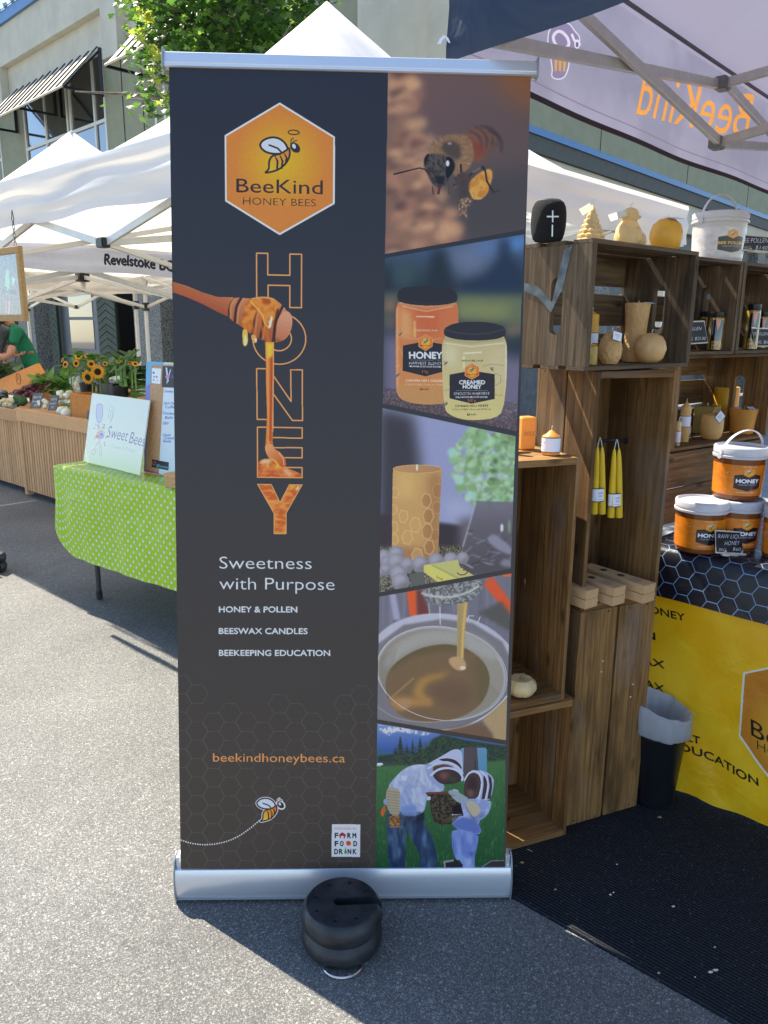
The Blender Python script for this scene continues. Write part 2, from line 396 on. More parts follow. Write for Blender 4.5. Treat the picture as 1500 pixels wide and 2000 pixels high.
        Q = s.mp(P.reshape(-1, 2)).reshape(-1, 3, 2); ar = (Q[:, 1, 0]-Q[:, 0, 0])*(Q[:, 2, 1]-Q[:, 0, 1])-(Q[:, 2, 0]-Q[:, 0, 0])*(Q[:, 1, 1]-Q[:, 0, 1])
        Q[ar < 0] = Q[ar < 0][:, ::-1]
        s.put(s.mask(list(Q), raw=True, bl=bl, wind=True), col, alpha)
    def noise(s, P, cell, c0, c1, lo=.35, hi=.65, seed=0, alpha=1.0, bl=0, octv=3, sx=1, sy=1):
        M = s.mask([P], bl=bl)
        if M is None: return
        y0, y1, x0, x1, m = M; H, W = y1-y0, x1-x0
        n = vnoise(int(H/sy)+1, int(W/sx)+1, cell, seed, octv)
        n = n[(np.arange(H)/sy).astype(int)][:, (np.arange(W)/sx).astype(int)]
        t = np.clip((n-lo)/(hi-lo), 0, 1)[..., None]; s.put(M, C3(c0)*(1-t)+C3(c1)*t, alpha)
    def setclip(s, P, bl=0):
        s.clip = None
        if P is None: return
        c = np.zeros((s.h, s.w), np.float32); y0, y1, x0, x1, m = s.mask([P]); c[y0:y1, x0:x1] = m; s.clip = c
    def image(s, name, alpha=None):
        im = bpy.data.images.new(name, s.w, s.h, alpha=alpha is not None); out = np.ones((s.h, s.w, 4), np.float32); out[..., :3] = np.clip(s.a, 0, 1)
        if alpha is not None: out[..., 3] = alpha
        im.pixels.foreach_set(out[::-1].ravel()); im.pack(); return im
def ellp(cx, cy, rx, ry, rot=0, n=48, a0=0, a1=2*PI):
    t = np.linspace(a0, a1, n, endpoint=(a1-a0 < 6.28)); c, sn = math.cos(rot), math.sin(rot); x = rx*np.cos(t); y = ry*np.sin(t)
    return np.stack([cx+x*c-y*sn, cy+x*sn+y*c], 1)
def ZF(ox, oy, k):
    return lambda *P: (np.asarray(P, float).reshape(-1, 2)/k+np.array([ox, oy]))
def smooth_pts(P, it=2, closed=True):
    P = np.asarray(P, float)
    for _ in range(it):
        if closed: Q = np.roll(P, -1, axis=0); P = np.stack([P*.75+Q*.25, P*.25+Q*.75], 1).reshape(-1, 2)
        else:
            A, B = P[:-1], P[1:]; M = np.stack([A*.75+B*.25, A*.25+B*.75], 1).reshape(-1, 2); P = np.vstack([P[:1], M, P[-1:]])
    return P
class Surf:
    """a flat rectangle at its real place; photo pixels turn into its local metres"""
    def __init__(s, O, U, V, w, h):
        s.O = Vector(O); s.U = Vector(U).normalized(); s.V = Vector(V).normalized(); s.w, s.h = w, h; s.n = s.U.cross(s.V).normalized()
    def P(s, a, b, off=0): return s.O+s.U*(a*s.w)+s.V*(b*s.h)+s.n*off
    def H(s, W, Hh):
        q = [s.P(0, 0), s.P(1, 0), s.P(1, 1), s.P(0, 1)]
        return homog([PX(p) for p in q], [(0, Hh), (W, Hh), (W, 0), (0, 0)])
    def canvas(s, W, bg=(0, 0, 0)):
        Hh = int(W*s.h/s.w); M = s.H(W, Hh)
        def mp(P):
            q = np.c_[P, np.ones(len(P))]@M.T; return q[:, :2]/q[:, 2:]
        return Canvas(W, Hh, bg, mp)
    def unproj(s, x, y):
        p = PLN(x, y, s.O, s.n)-s.O; return p.dot(s.U)/s.w, p.dot(s.V)/s.h
# a little bee drawn like the emblem; coordinates of the enlarged emblem, F maps them to art coordinates
def bee_icon(cv, F, s=1.0, dark=(52, 46, 52), wing=(214, 222, 245), b0=(226, 180, 40), b1=(225, 130, 50), outline=None, halo=True):
    wing_p = smooth_pts([(606, 598), (636, 562), (690, 546), (740, 556), (780, 592), (792, 636), (770, 652), (700, 656), (640, 640)])
    body = smooth_pts([(800, 612), (804, 668), (778, 716), (736, 752), (690, 768), (638, 777), (672, 752), (668, 704), (688, 664), (740, 655), (786, 628)])
    head = ellp(836, 614, 27, 38, -.75, 30)
    if outline:
        for q in (wing_p, body, head): cv.line(F(*q.ravel()), 26*s, outline, closed=True)
        cv.line(F(808, 592, 812, 562, 826, 553), 22*s, outline); cv.line(F(822, 585, 846, 570), 22*s, outline)
    cv.poly(F(*wing_p.ravel()), wing); cv.line(F(*wing_p.ravel()), 13*s, dark, closed=True)
    cv.grad(F(*body.ravel()), b0, b1, F(690, 760)[0], F(790, 640)[0])
    cv.line(F(*body.ravel()), 12*s, dark, closed=True)
    for q in ((706, 664, 724, 700, 722, 756), (738, 660, 756, 700, 750, 745), (766, 650, 782, 680, 776, 716)): cv.line(F(*q), [5*s, 12*s, 12*s], dark)
    cv.line(F(672, 598, 725, 618, 752, 648), 11*s, dark)
    cv.poly(F(*head.ravel()), dark); cv.poly(F(*ellp(829, 605, 11, 17, -.4, 20).ravel()), wing)
    cv.line(F(808, 590, 812, 562, 826, 553), 6*s, dark); cv.line(F(820, 585, 830, 572, 847, 569), 6*s, dark)
    if halo: cv.line(F(*ellp(827, 517, 35, 14, .05, 30).ravel()), 7*s, dark, closed=True)
# ------------------------------------------------------------------ the roll-up banner's print
BO = Vector((-0.51572, 1.72375, .09939)); BU = Vector((.32402, 1.74341, .09241))-BO; BVv = Vector((-.50544, 1.97370, 2.04250))-BO
BAN = Surf(BO, BU, BVv, BU.length, BVv.length)
def banner_art():
    cv = BAN.canvas(1300, (58, 57, 62)); P = lambda *a: np.asarray(a, float).reshape(-1, 2)
    cv.grad(P(300,100,1060,100,1060,1740,300,1740), (44, 48, 64), (76, 67, 64), (600, 130), (620, 1500))  # charcoal ground; bluish top and greyer bottom paint part of the sheen in
    # honeycomb lines
    Z = ZF(330, 1300, 3.488)
    tops = {80: 130, 192: 195, 304: 387, 416: 322, 528: 387, 640: 450, 752: 260, 864: 322, 976: 387, 1088: 452, 1200: 265, 1312: 200, 1424: 388, -32: 196}
    sk = {(192, 1), }
    for cx, y0 in tops.items():
        k = 0
        while y0+126*k < 1470:
            if (cx, k) not in sk:
                cy = y0+125.5*k
                hx = [(cx+75*math.cos(rad(60*q)), cy+72.5*math.sin(rad(60*q))) for q in range(6)]
                cv.line(Z(*np.array(hx).ravel()), .85, (98, 94, 94), closed=True, cap=False)
            k += 1
    # emblem
    Z = ZF(320, 100, 3.261); hx = np.array([738, 335, 1083, 549, 1081, 968, 738, 1163, 397, 951, 394, 540.])
    cv.line(Z(*hx), 4.6, (226, 230, 246), closed=True); cv.grad(Z(*hx), (228, 192, 28), (221, 136, 58), Z(745, 700)[0], Z(745, 1010)[0], radial=True)
    cv.line(Z(*hx), 2.6, (226, 230, 246), closed=True)
    bee_icon(cv, Z, 1/3.261, b0=(228, 188, 40), b1=(222, 140, 60))
    bk = (54, 46, 50)
    cv.text('BeeKind', *Z(462, 898)[0], 28.5, bk, *Z(1012, 911)[0], bold=.004); cv.text('HONEY BEES', *Z(505, 976)[0], 15, bk, *Z(968, 989)[0], bold=-.012)
    # HONEY outlined
    Z = ZF(330, 470, 3.488); og = (238, 166, 102); Wd = 2.6
    cv.line(Z(597,85, 673,86, 673,234, 824,236, 824,92, 903,92, 903,457, 823,456, 823,306, 675,304, 675,520, 597,520), Wd, og, closed=True)
    cv.line(Z(*ellp(752, 669, 180, 173).ravel()), Wd, og, closed=True); cv.line(Z(*ellp(750, 669, 84, 81).ravel()), Wd, og, closed=True)
    cv.line(Z(598,872, 680,874, 832,1096, 829,880, 909,881, 909,1226, 841,1225, 678,998, 680,1218, 600,1217), Wd, og, closed=True)
    Z3 = ZF(330, 770, 3.488); E_ = Z3(603,224, 907,228, 907,299, 690,295, 690,364, 907,364, 907,434, 690,430, 690,498, 907,500, 907,569, 603,565)
    cv.line(E_, Wd, og, closed=True)
    pool = Z3(608,470, 625,448, 655,438, 700,446, 760,440, 800,470, 792,498, 850,520, 903,545, 905,566, 605,563)
    cv.poly(pool, (214, 100, 40)); cv.setclip(pool); cv.noise(pool, 26, (196, 84, 34), (236, 140, 70), seed=4, sy=.5, alpha=.8)
    cv.poly(Z3(620,470, 640,448, 690,444, 700,462, 650,470), (240,205,190), bl=3); cv.poly(Z3(640,490, 660,498, 720,508, 772,500, 770,480, 700,500), (240,190,60), bl=4)
    cv.poly(Z3(770,520, 800,505, 845,540, 830,560, 800,550), (240,180,140), bl=4); cv.setclip(None)
    Yp = Z3(603,613, 697,614, 757,738, 820,616, 908,616, 798,810, 798,950, 716,950, 716,812)
    cv.poly(Yp, (228, 124, 48)); cv.setclip(Yp); cv.noise(Yp, 30, (214, 100, 36), (240, 150, 70), seed=5, sy=.45)
    cv.poly(Z3(815,635, 850,615, 862,640, 830,645), (242, 190, 50), bl=3); cv.poly(Z3(860,650, 880,618, 890,640, 870,660), (246, 214, 190), bl=2)
    for q in ((640,660,700,650), (650,720,720,735), (760,770,860,700), (730,850,790,860), (770,745,850,740), (720,800,750,800)): cv.line(Z3(*q), 1.6, (246, 176, 100), bl=2)
    cv.setclip(None); cv.line(Yp, 1.5, (246, 180, 112), closed=True)
    # dipper
    st = Z(655,690, 716,690, 716,900, 712,1100, 712,1270, 706,1360, 712,1420, 690,1480, 655,1430, 660,1330, 668,1200, 662,1000, 660,850)
    hnd = Z(28,280, 120,308, 230,352, 330,383, 440,386, 410,520, 340,490, 230,432, 120,385, 28,352)
    cv.grad(hnd, (205, 128, 82), (170, 88, 52), Z(240,340)[0], Z(210,440)[0]); cv.setclip(hnd)
    for i in range(26):
        a = i/26; cv.line(Z(20, 280+75*a, 200, 345+75*a, 420, 390+130*a), .7, (150+int(70*random.random()), 84, 50), alpha=.5)
    cv.setclip(None)
    head = smooth_pts(Z(425,392, 490,386, 545,396, 620,380, 700,384, 752,420, 800,470, 838,540, 838,600, 810,655, 768,690, 700,694, 640,682, 560,640, 495,585, 425,545, 392,500))
    cv.grad(head, (214, 140, 96), (168, 88, 48), Z(620,400)[0], Z(560,660)[0]); cv.setclip(head)
    for x0, y0, x1, y1 in ((428,385,396,520), (488,382,440,560), (556,392,500,600), (620,400,560,645), (690,400,615,660), (770,440,700,690)):
        mx_, my_ = (x0+x1)/2-18, (y0+y1)/2; c = smooth_pts([(x0, y0), (mx_+8, my_-30), (mx_, my_+10), (x1, y1)], 2, False)
        cv.line(Z(*(c+[9, 0]).ravel()), 5.2, (70, 34, 28), bl=1); cv.line(Z(*(c+[24, 4]).ravel()), 2.2, (232, 160, 116), bl=2)
    hn = Z(540,405, 600,384, 700,388, 750,430, 735,500, 705,580, 680,598, 650,570, 625,500, 595,470, 560,600, 540,640, 500,600, 495,560, 515,450)
    cv.poly(smooth_pts(hn), (212, 106, 34), bl=3, alpha=.93); cv.noise(smooth_pts(hn), 24, (178, 74, 20), (240, 160, 60), seed=9, alpha=.75, bl=2)
    cv.line(Z(552,410, 600,460, 640,510, 650,560, 682,596), 2.2, (250, 200, 90), bl=1); cv.line(Z(560,394, 640,384, 720,398), 2.5, (252, 206, 130), bl=2)
    cv.poly(Z(700,505, 706,530, 694,590, 676,598, 684,550), (244, 238, 236), bl=1)
    for q in ((610,520,650,640), (560,560,585,650), (660,600,680,690), (530,560,545,620)): cv.line(Z(*q), 5, (214, 110, 34), bl=3); 
    cv.setclip(None)
    cap = ellp(*Z(785, 580)[0], 15, 29, .22); cv.grad(cap, (226, 158, 130), (200, 120, 82), Z(800,520)[0], Z(760,670)[0], radial=False)
    cv.line(Z(742,470, 722,560, 716,650, 722,685), 4, (66, 34, 30), bl=2)
    cv.poly(smooth_pts(Z(502,600, 535,605, 538,660, 538,700, 522,722, 504,714, 500,650)), (232, 190, 84)); cv.poly(smooth_pts(Z(512,640, 528,640, 532,700, 520,714, 510,706)), (244, 232, 170), bl=1)
    cv.poly(smooth_pts(Z(555,640, 590,640, 602,680, 590,700, 570,694)), (236, 170, 90)); cv.poly(Z(580,670, 600,665, 596,696), (246, 240, 236), bl=1)
    cv.poly(st, (216, 116, 44)); cv.setclip(st); cv.line(Z(672,690, 672,1000, 680,1200, 676,1400), 4, (246, 172, 90), bl=3); cv.line(Z(700,760, 698,1000, 692,1200, 690,1360), 3.5, (184, 70, 24), bl=2)
    cv.line(Z(711,690, 711,1000, 708,1300), 2, (246, 190, 150), bl=1); cv.poly(Z(662,695, 712,695, 706,790, 668,800), (246, 206, 60), bl=4); cv.setclip(None)
    bb = smooth_pts(Z3(655,340, 712,340, 712,370, 760,395, 795,440, 798,490, 760,500, 740,450, 690,445, 670,420, 655,380)); cv.grad(bb, (236, 160, 110), (206, 96, 34), Z3(690,360)[0], Z3(780,470)[0])
    cv.line(Z3(690,440, 720,450, 742,480, 735,500), 2.2, (240, 200, 60), bl=1); cv.line(Z3(676,440, 674,490), 2.4, (244, 196, 90), bl=1); cv.line(Z3(750,400, 780,440, 782,480), 2, (244, 190, 150), bl=1)
    # words
    wt = (222, 228, 246)
    cv.text('Sweetness', 428.3, 1110.6, 25, wt, 608.7, 1111.5, bold=-.006); cv.text('with Purpose', 428.3, 1151, 25, wt, 653.4, 1152.5, bold=-.006)
    for s_, x1, y in (('HONEY & POLLEN', 580.3, 1195.7), ('BEESWAX CANDLES', 600.4, 1238), ('BEEKEEPING EDUCATION', 644.5, 1280.7)): cv.text(s_, 427.8, y, 11.8, (220, 226, 244), x1, y+.3, bold=.022)
    cv.text('beekindhoneybees.ca', 416, 1487.5, 17.5, (236, 158, 96), 674, 1489)
    # little bee with its dotted trail
    Zb = ZF(330, 1300, 3.488); Fb = lambda *q: Zb(*(np.asarray(q, float).reshape(-1, 2)*[.725, .70]+[595-608*.725, 938-598*.70]).ravel())
    bee_icon(cv, Fb, .21, dark=(60, 48, 46), b0=(240, 190, 60), b1=(222, 116, 40), outline=(224, 228, 244), halo=False)
    tr = smooth_pts([(84, 1190), (160, 1214), (250, 1222), (350, 1212), (450, 1178), (540, 1120), (616, 1056)], 3, False); acc = 0
    for a, b in zip(tr[:-1], tr[1:]):
        L = np.hypot(*(b-a)); d = acc
        while d < L: q = a+(b-a)*d/L; cv.poly(ellp(*Zb(*q)[0], 1.5, 1.5, 0, 10), (226, 226, 236)); d += 16.5
        acc = d-L
    # small printed mark
    cv.poly(Zb(1110,1080, 1303,1082, 1301,1304, 1107,1302), (222, 224, 244)); dk = (40, 36, 44)
    cv.text('DESIGNED BY', *Zb(1128, 1116)[0], 3.9, (226, 120, 120), *Zb(1282, 1117)[0])
    for s_, x, y in (('F', 1130, 1174), ('R', 1216, 1174), ('M', 1252, 1174), ('F', 1130, 1229), ('O', 1166, 1229), ('D', 1258, 1229), ('D', 1128, 1283), ('R', 1160, 1283), ('N', 1218, 1283), ('K', 1254, 1283)):
        x0, y0 = Zb(x, y)[0]; cv.text(s_, x0, y0, 10, dk, x0+6.5, y0, bold=.03)
    cv.poly(Zb(1160,1152, 1181,1136, 1204,1152, 1198,1176, 1164,1176), (196, 34, 44)); cv.poly(Zb(1172,1176, 1172,1160, 1190,1160, 1190,1176), (222,224,244)); cv.line(Zb(1158,1155, 1181,1138, 1206,1155), 1, dk)
    cv.poly(smooth_pts(Zb(1206,1198, 1222,1192, 1240,1200, 1238,1226, 1210,1226), 1), (222, 84, 34)); cv.poly(smooth_pts(Zb(1195,1283, 1194,1262, 1199,1255, 1200,1240, 1205,1240, 1206,1255, 1212,1262, 1211,1283), 1), (80, 160, 60))
    # ---------------- five pictures
    p1 = P(758,136, 1050,140, 1024,448, 752,496); cv.setclip(p1)
    cv.grad(p1, (118, 90, 92), (92, 80, 84), (800, 140), (960, 450)); cv.poly(P(960,130, 1050,130, 1050,220, 985,190), (138, 92, 64), bl=34); cv.poly(P(890,350, 1040,330, 1030,460, 850,480), (78, 72, 78), bl=30)
    bl_ = np.array([[758,130],[812,150],[800,200],[826,250],[800,300],[838,345],[820,380],[880,400],[900,470],[860,520],[740,520]], float)
    cv.poly(bl_, (150, 112, 96), bl=26)
    rs = np.random.RandomState(3)
    for i in range(90):
        y = rs.uniform(140, 500); xm = np.interp(y, [140, 250, 350, 420, 500], [812, 826, 858, 888, 908]); x = 752+(xm-752)*rs.rand()**.8
        c = [(214, 164, 132), (196, 140, 118), (228, 180, 142), (170, 118, 104)][rs.randint(4)]; cv.ell(x, y, rs.uniform(10, 20), rs.uniform(7, 14), c, rot=rs.uniform(-.7, .2), bl=9, alpha=.62)
    for i in range(34):
        y = rs.uniform(140, 490); xm = np.interp(y, [140, 250, 350, 420, 500], [800, 815, 840, 870, 890]); x = 752+(xm-752)*rs.rand(); cv.ell(x, y, rs.uniform(8, 18), rs.uniform(2.5, 5), (78, 54, 58), rot=rs.uniform(-.7, .1), bl=8, alpha=.62)
    Z = ZF(740, 130, 4.6875)
    ab = smooth_pts(Z(760,640, 830,590, 900,570, 990,575, 1060,620, 1090,690, 1060,750, 1000,800, 960,860, 880,880, 820,800, 760,740)); cv.grad(ab, (134, 84, 66), (96, 74, 74), Z(860,760)[0], Z(1060,620)[0], bl=5)
    for k, (x, y) in enumerate(((880, 640), (930, 600), (985, 590), (1030, 600), (1062, 640))):
        c = smooth_pts([(x-50, y-44), (x+20, y-18), (x+62, y+50), (x+50, y+130)], 2, False); cv.line(Z(*c.ravel()), 3.4+k*.5, (56, 46, 52), bl=4, alpha=.85); cv.line(Z(*(c+[-20, 14]).ravel()), 2.6, (176, 116, 90), bl=5, alpha=.7)
    cv.poly(smooth_pts(Z(850,690, 940,700, 970,780, 900,860, 860,780)), (138, 62, 48), bl=6, alpha=.8)
    th = smooth_pts(Z(455,770, 500,690, 590,640, 700,615, 800,625, 860,700, 870,800, 850,900, 790,960, 700,1010, 560,900)); cv.poly(th, (146, 110, 84), bl=3)
    for i in range(1100):
        a = rs.rand(2); x = 470+390*a[0]; y = 640+330*a[1]
        if (x-650)**2/210**2+(y-800)**2/190**2 > 1: continue
        an = math.atan2(y-820, x-640)+rs.uniform(-.4, .4); L = rs.uniform(14, 34); c = [(176, 136, 102), (116, 84, 66), (200, 164, 128)][rs.randint(3)]
        cv.line(Z(x, y, x+L*math.cos(an), y+L*math.sin(an)), .6, c, alpha=.6, cap=False, bl=1)
    cv.poly(smooth_pts(Z(560,720, 620,680, 700,680, 750,730, 755,830, 700,860, 600,800)), (72, 62, 62), bl=5, alpha=.85); cv.ell(*Z(648, 705)[0], 4, 2, (190, 180, 190), bl=2)
    hd = smooth_pts(Z(420,830, 470,795, 600,810, 690,850, 700,930, 650,1010, 610,1080, 560,1110, 500,1090, 450,1000, 412,900)); cv.poly(hd, (76, 66, 66), bl=2)
    cv.noise(hd, 9, (54, 48, 52), (100, 90, 86), seed=21, alpha=.7, bl=3)
    cv.poly(smooth_pts(Z(610,820, 670,835, 695,900, 680,970, 630,1030, 608,1000, 620,900)), (22, 20, 30)); cv.ell(*Z(630, 886)[0], 3.5, 6, (232, 232, 246), bl=1)
    cv.poly(smooth_pts(Z(410,850, 440,800, 470,800, 430,880, 425,930)), (26, 24, 30), bl=1)
    cv.line(Z(470,990, 420,940, 370,928, 250,958, 140,985), [2.4, 2.4, 2.4, 3, 3.2], (52, 32, 40)); cv.poly(smooth_pts(Z(500,1000, 600,1000, 600,1070, 540,1090)), (34, 30, 38), bl=2)
    cv.line(Z(490,1100, 498,1165), 3.2, (110, 60, 54)); cv.line(Z(560,1090, 545,1160), 5, (96, 44, 44))
    cv.line(Z(750,900, 755,970, 730,1060, 690,1090), 4.5, (54, 50, 54)); cv.line(Z(640,1080, 640,1160, 660,1170), 3, (96, 74, 60)); cv.noise(Z(690,1000, 780,960, 760,1090, 680,1110), 6, (60, 52, 52), (200, 190, 180), lo=.5, hi=.8, seed=3, alpha=.6)
    cv.line(Z(830,1000, 880,950, 940,920, 975,960, 990,1050, 1020,1110, 1050,1150), 5.2, (58, 54, 60)); cv.line(Z(860,965, 930,925), 3, (150, 140, 136), bl=2)
    cv.poly(smooth_pts(Z(905,985, 950,955, 1030,930, 1042,1010, 1020,1060, 1000,1160, 940,1215, 870,1215, 820,1170, 808,1090, 850,1030)), (218, 152, 66), bl=1)
    cv.noise(smooth_pts(Z(905,985, 950,955, 1030,930, 1042,1010, 1000,1160, 940,1215, 870,1215, 820,1170, 808,1090)), 20, (196, 126, 50), (232, 176, 92), seed=8, alpha=.6, bl=2)
    cv.line(Z(955,915, 975,960, 990,1050, 1040,1140), 3.6, (44, 42, 52)); cv.line(Z(1010,1110, 1050,1150, 1100,1130), 2.4, (70, 50, 40))
    cv.poly(smooth_pts(Z(690,1010, 800,960, 840,1020, 820,1100, 860,1240, 740,1240, 730,1120)), (84, 66, 60), bl=3); cv.line(Z(770,1060, 785,1170, 800,1220), 8, (70, 64, 72), bl=1); cv.noise(smooth_pts(Z(730,1200, 860,1200, 850,1260, 790,1300, 830,1400, 780,1370, 735,1380)), 7, (104, 76, 64), (190, 158, 138), seed=12, alpha=.9, bl=2)
    cv.line(Z(830,1130, 870,1210, 940,1210), 1.6, (230, 196, 140), bl=1); cv.setclip(None)
    # picture 2: jars
    p2 = P(752,504, 1024,457.5, 1009,842, 748,788); cv.setclip(p2); Z = ZF(740, 460, 5.0)
    cv.grad(p2, (74, 98, 140), (46, 56, 70), (870, 470), (870, 560)); cv.poly(Z(620,110, 1150,20, 1080,300, 900,420, 760,400), (112, 124, 160), bl=30); cv.poly(Z(1250,20, 1440,0, 1420,140, 1280,150), (90, 140, 212), bl=14); cv.poly(Z(900,80, 1180,40, 1150,170, 950,150), (96, 128, 190), bl=20)
    cv.poly(Z(540,130, 640,130, 680,300, 740,560, 430,560, 500,260), (36, 46, 60), bl=16); cv.poly(Z(260,380, 380,350, 440,560, 300,500), (34, 42, 58), bl=16); cv.poly(Z(40,280, 110,280, 160,560, 40,560), (38, 42, 52), bl=14); cv.poly(Z(160,260, 330,260, 420,420, 300,520, 150,500), (62, 84, 92), bl=24)
    cv.poly(Z(1190,40, 1260,40, 1280,200, 1400,330, 1420,590, 800,600, 800,470, 1050,400, 1180,220), (36, 52, 82), bl=14)
    cv.poly(Z(740,575, 1420,575, 1420,900, 1200,860, 740,820), (104, 116, 92), bl=14); cv.poly(Z(760,640, 1350,680, 1200,820, 760,800), (140, 146, 96), bl=20); cv.poly(Z(40,560, 250,560, 250,640, 40,640), (84, 92, 88), bl=12)
    cv.poly(Z(40,620, 180,620, 170,760, 40,760), (160, 124, 100), bl=16); cv.poly(Z(40,760, 180,780, 170,940, 40,900), (112, 104, 96), bl=16); cv.poly(Z(1230,860, 1420,870, 1400,960, 1240,1000), (128, 112, 92), bl=14)
    cv.poly(Z(30,960, 400,1000, 1260,1180, 1400,1200, 1400,1960, 30,1960), (120, 112, 144), bl=20); cv.poly(Z(30,1560, 400,1600, 1280,1840, 1400,1700, 1400,1960, 30,1960), (92, 78, 90), bl=16)
    cv.noise(Z(30,1480, 1400,1640, 1400,1960, 30,1960), 4, (70, 56, 62), (160, 134, 130), lo=.4, hi=.75, seed=31, alpha=.5)
    # tall jar
    jar = smooth_pts(Z(190,640, 760,640, 775,720, 778,800, 775,1560, 700,1630, 560,1650, 400,1650, 250,1620, 175,1560, 165,1400, 163,740, 175,690), 1); cv.grad(jar, (214, 120, 76), (216, 150, 92), Z(450,760)[0], Z(450,1640)[0]); cv.setclip(None); cv.setclip(jar)
    cv.poly(Z(200,690, 320,760, 330,1000, 200,1000), (226, 164, 108), bl=10); cv.poly(Z(340,720, 600,700, 600,960, 400,1000), (208, 104, 62), bl=14, alpha=.8); cv.line(Z(180,700, 180,1560), 4, (238, 170, 120), bl=3); cv.line(Z(370,790, 540,795), 2.4, (246, 220, 190), bl=1)
    cv.line(Z(210,660, 460,700, 740,660), 6, (206, 150, 106), bl=2); cv.line(Z(230,690, 460,740, 720,690), 1.4, (246, 206, 170), bl=1); cv.line(Z(350,840, 350,990), 3, (244, 196, 130), bl=2); cv.poly(Z(163,1470, 778,1500, 700,1660, 170,1640), (206, 150, 96), bl=10)
    for q in ((170,1130, 200,1090, 235,1180), (160,1290, 210,1262), (250,990, 330,1010, 392,1010), (525,1020, 610,1000)): cv.line(Z(*q), .8, (244, 180, 120))
    cv.setclip(None); cv.setclip(p2)
    lid = smooth_pts(Z(200,520, 300,497, 460,492, 640,500, 740,535, 770,590, 765,640, 700,668, 560,684, 420,684, 270,668, 190,640, 176,590), 1); cv.poly(lid, (46, 42, 50)); cv.line(Z(176,600, 260,640, 420,665, 560,662, 700,645, 768,600), 1, (62, 58, 68), bl=1)
    blk = (46, 42, 50)
    cv.poly(Z(235,1075, 390,1044, 525,1044, 625,1062, 625,1330, 455,1375, 232,1320), blk); hxs = Z(457,968, 524,1010, 524,1080, 457,1125, 390,1085, 390,1010); cv.poly(hxs, (222, 112, 44)); cv.ell(*Z(457, 1045)[0], 9, 11, (238, 186, 60), bl=4); cv.line(hxs, .9, (244, 180, 130), closed=True)
    Fj = lambda *q: Z(*((np.asarray(q, float).reshape(-1, 2)-[740, 650])*.21+[455, 1030]).ravel()); bee_icon(cv, Fj, .05)
    cv.text('BeeKind', *Z(408, 1080)[0], 3.2, (70, 50, 40), *Z(508, 1080)[0]); w2 = (224, 228, 246)
    cv.text('100% PURE | PUR', *Z(362, 934)[0], 3.4, (246, 226, 206), *Z(572, 936)[0], bold=.01)
    cv.text('HONEY', *Z(297, 1200)[0], 13.5, w2, *Z(618, 1202)[0], bold=.035); cv.line(Z(300,1215, 606,1218), .5, (180,180,200)); cv.text('HARVEST BLEND', *Z(295, 1258)[0], 5.6, w2, *Z(607, 1262)[0]); cv.text('MÉLANGE DE RÉCOLTE DE MIEL', *Z(295, 1283)[0], 3, w2, *Z(607, 1289)[0], bold=.03); cv.text('1 kg', *Z(425, 1340)[0], 5.4, (222, 130, 84), *Z(480, 1341)[0])
    cv.text('CANADA NO.1 GOLDEN', *Z(262, 1425)[0], 4.2, (246, 236, 226), *Z(640, 1428)[0], bold=.02); cv.text('A blend of Alfalfa, Clover, and Wildflower', *Z(255, 1460)[0], 3.6, (240, 206, 176), *Z(670, 1466)[0]); cv.ell(*Z(414, 1498)[0], 2.8, 2.8, (90, 60, 44)); cv.ell(*Z(414, 1494)[0], 1.8, 1.4, (214, 150, 96)); cv.text('BuyBC', *Z(434, 1506)[0], 3, (90, 60, 44), *Z(490, 1506)[0], bold=.01)
    def mini(x, y, d=1):
        Fq = lambda *q: Z(*((np.asarray(q, float).reshape(-1, 2)-[740, 670])*[.16*d, .16]+[x, y]).ravel()); bee_icon(cv, Fq, .045, halo=False)
    mini(207, 960); mini(182, 1362); mini(650, 1020)
    # short jar
    jar = smooth_pts(Z(660,970, 1215,970, 1245,1040, 1253,1100, 1250,1400, 1215,1720, 1130,1785, 960,1805, 800,1795, 680,1745, 640,1690, 620,1400, 613,1100, 625,1040), 1); cv.grad(jar, (206, 190, 150), (222, 206, 142), Z(900,1100)[0], Z(900,1780)[0]); cv.setclip(None); cv.setclip(jar)
    cv.poly(Z(640,1080, 760,1080, 760,1280, 640,1240), (222, 212, 180), bl=12); cv.poly(Z(1060,1120, 1240,1100, 1230,1500, 1160,1500), (214, 198, 160), bl=14); cv.line(Z(830,1150, 1000,1140), 2, (246, 244, 232), bl=1); cv.line(Z(650,1010, 900,1045, 1210,1010), 7, (184, 172, 130), bl=3); cv.line(Z(640,1050, 900,1085, 1225,1050), 1.4, (240, 234, 206), bl=1); cv.line(Z(830,1180, 830,1290), 3, (240, 232, 200), bl=2); cv.line(Z(1243,1060, 1243,1600), 2, (240, 236, 210), bl=2)
    cv.line(Z(1010,1280, 1100,1255, 1230,1270), .7, (140, 120, 90)); cv.line(Z(1130,1470, 1190,1430, 1190,1370, 1130,1340), .7, (140, 120, 90)); cv.line(Z(640,1520, 690,1500), .7, (140,120,90)); cv.line(Z(1130,1555, 1200,1560), .7, (140,120,90))
    cv.setclip(None); cv.setclip(p2)
    cv.poly(smooth_pts(Z(640,905, 720,860, 860,842, 1020,842, 1160,862, 1232,900, 1240,940, 1236,975, 1170,1008, 1040,1024, 880,1026, 740,1012, 650,985, 632,950), 1), (48, 46, 54)); cv.line(Z(640,915, 760,950, 920,965, 1080,955, 1232,912), 1.2, (84, 86, 98), bl=1)
    cv.poly(Z(690,1358, 842,1330, 980,1330, 1132,1354, 1132,1596, 905,1642, 690,1590), blk); hxs = Z(908,1248, 978,1288, 978,1365, 908,1405, 842,1370, 842,1290); cv.poly(hxs, (226, 112, 50)); cv.ell(*Z(908, 1325)[0], 9, 11, (238, 186, 60), bl=4); cv.line(hxs, .8, (244, 180, 130), closed=True)
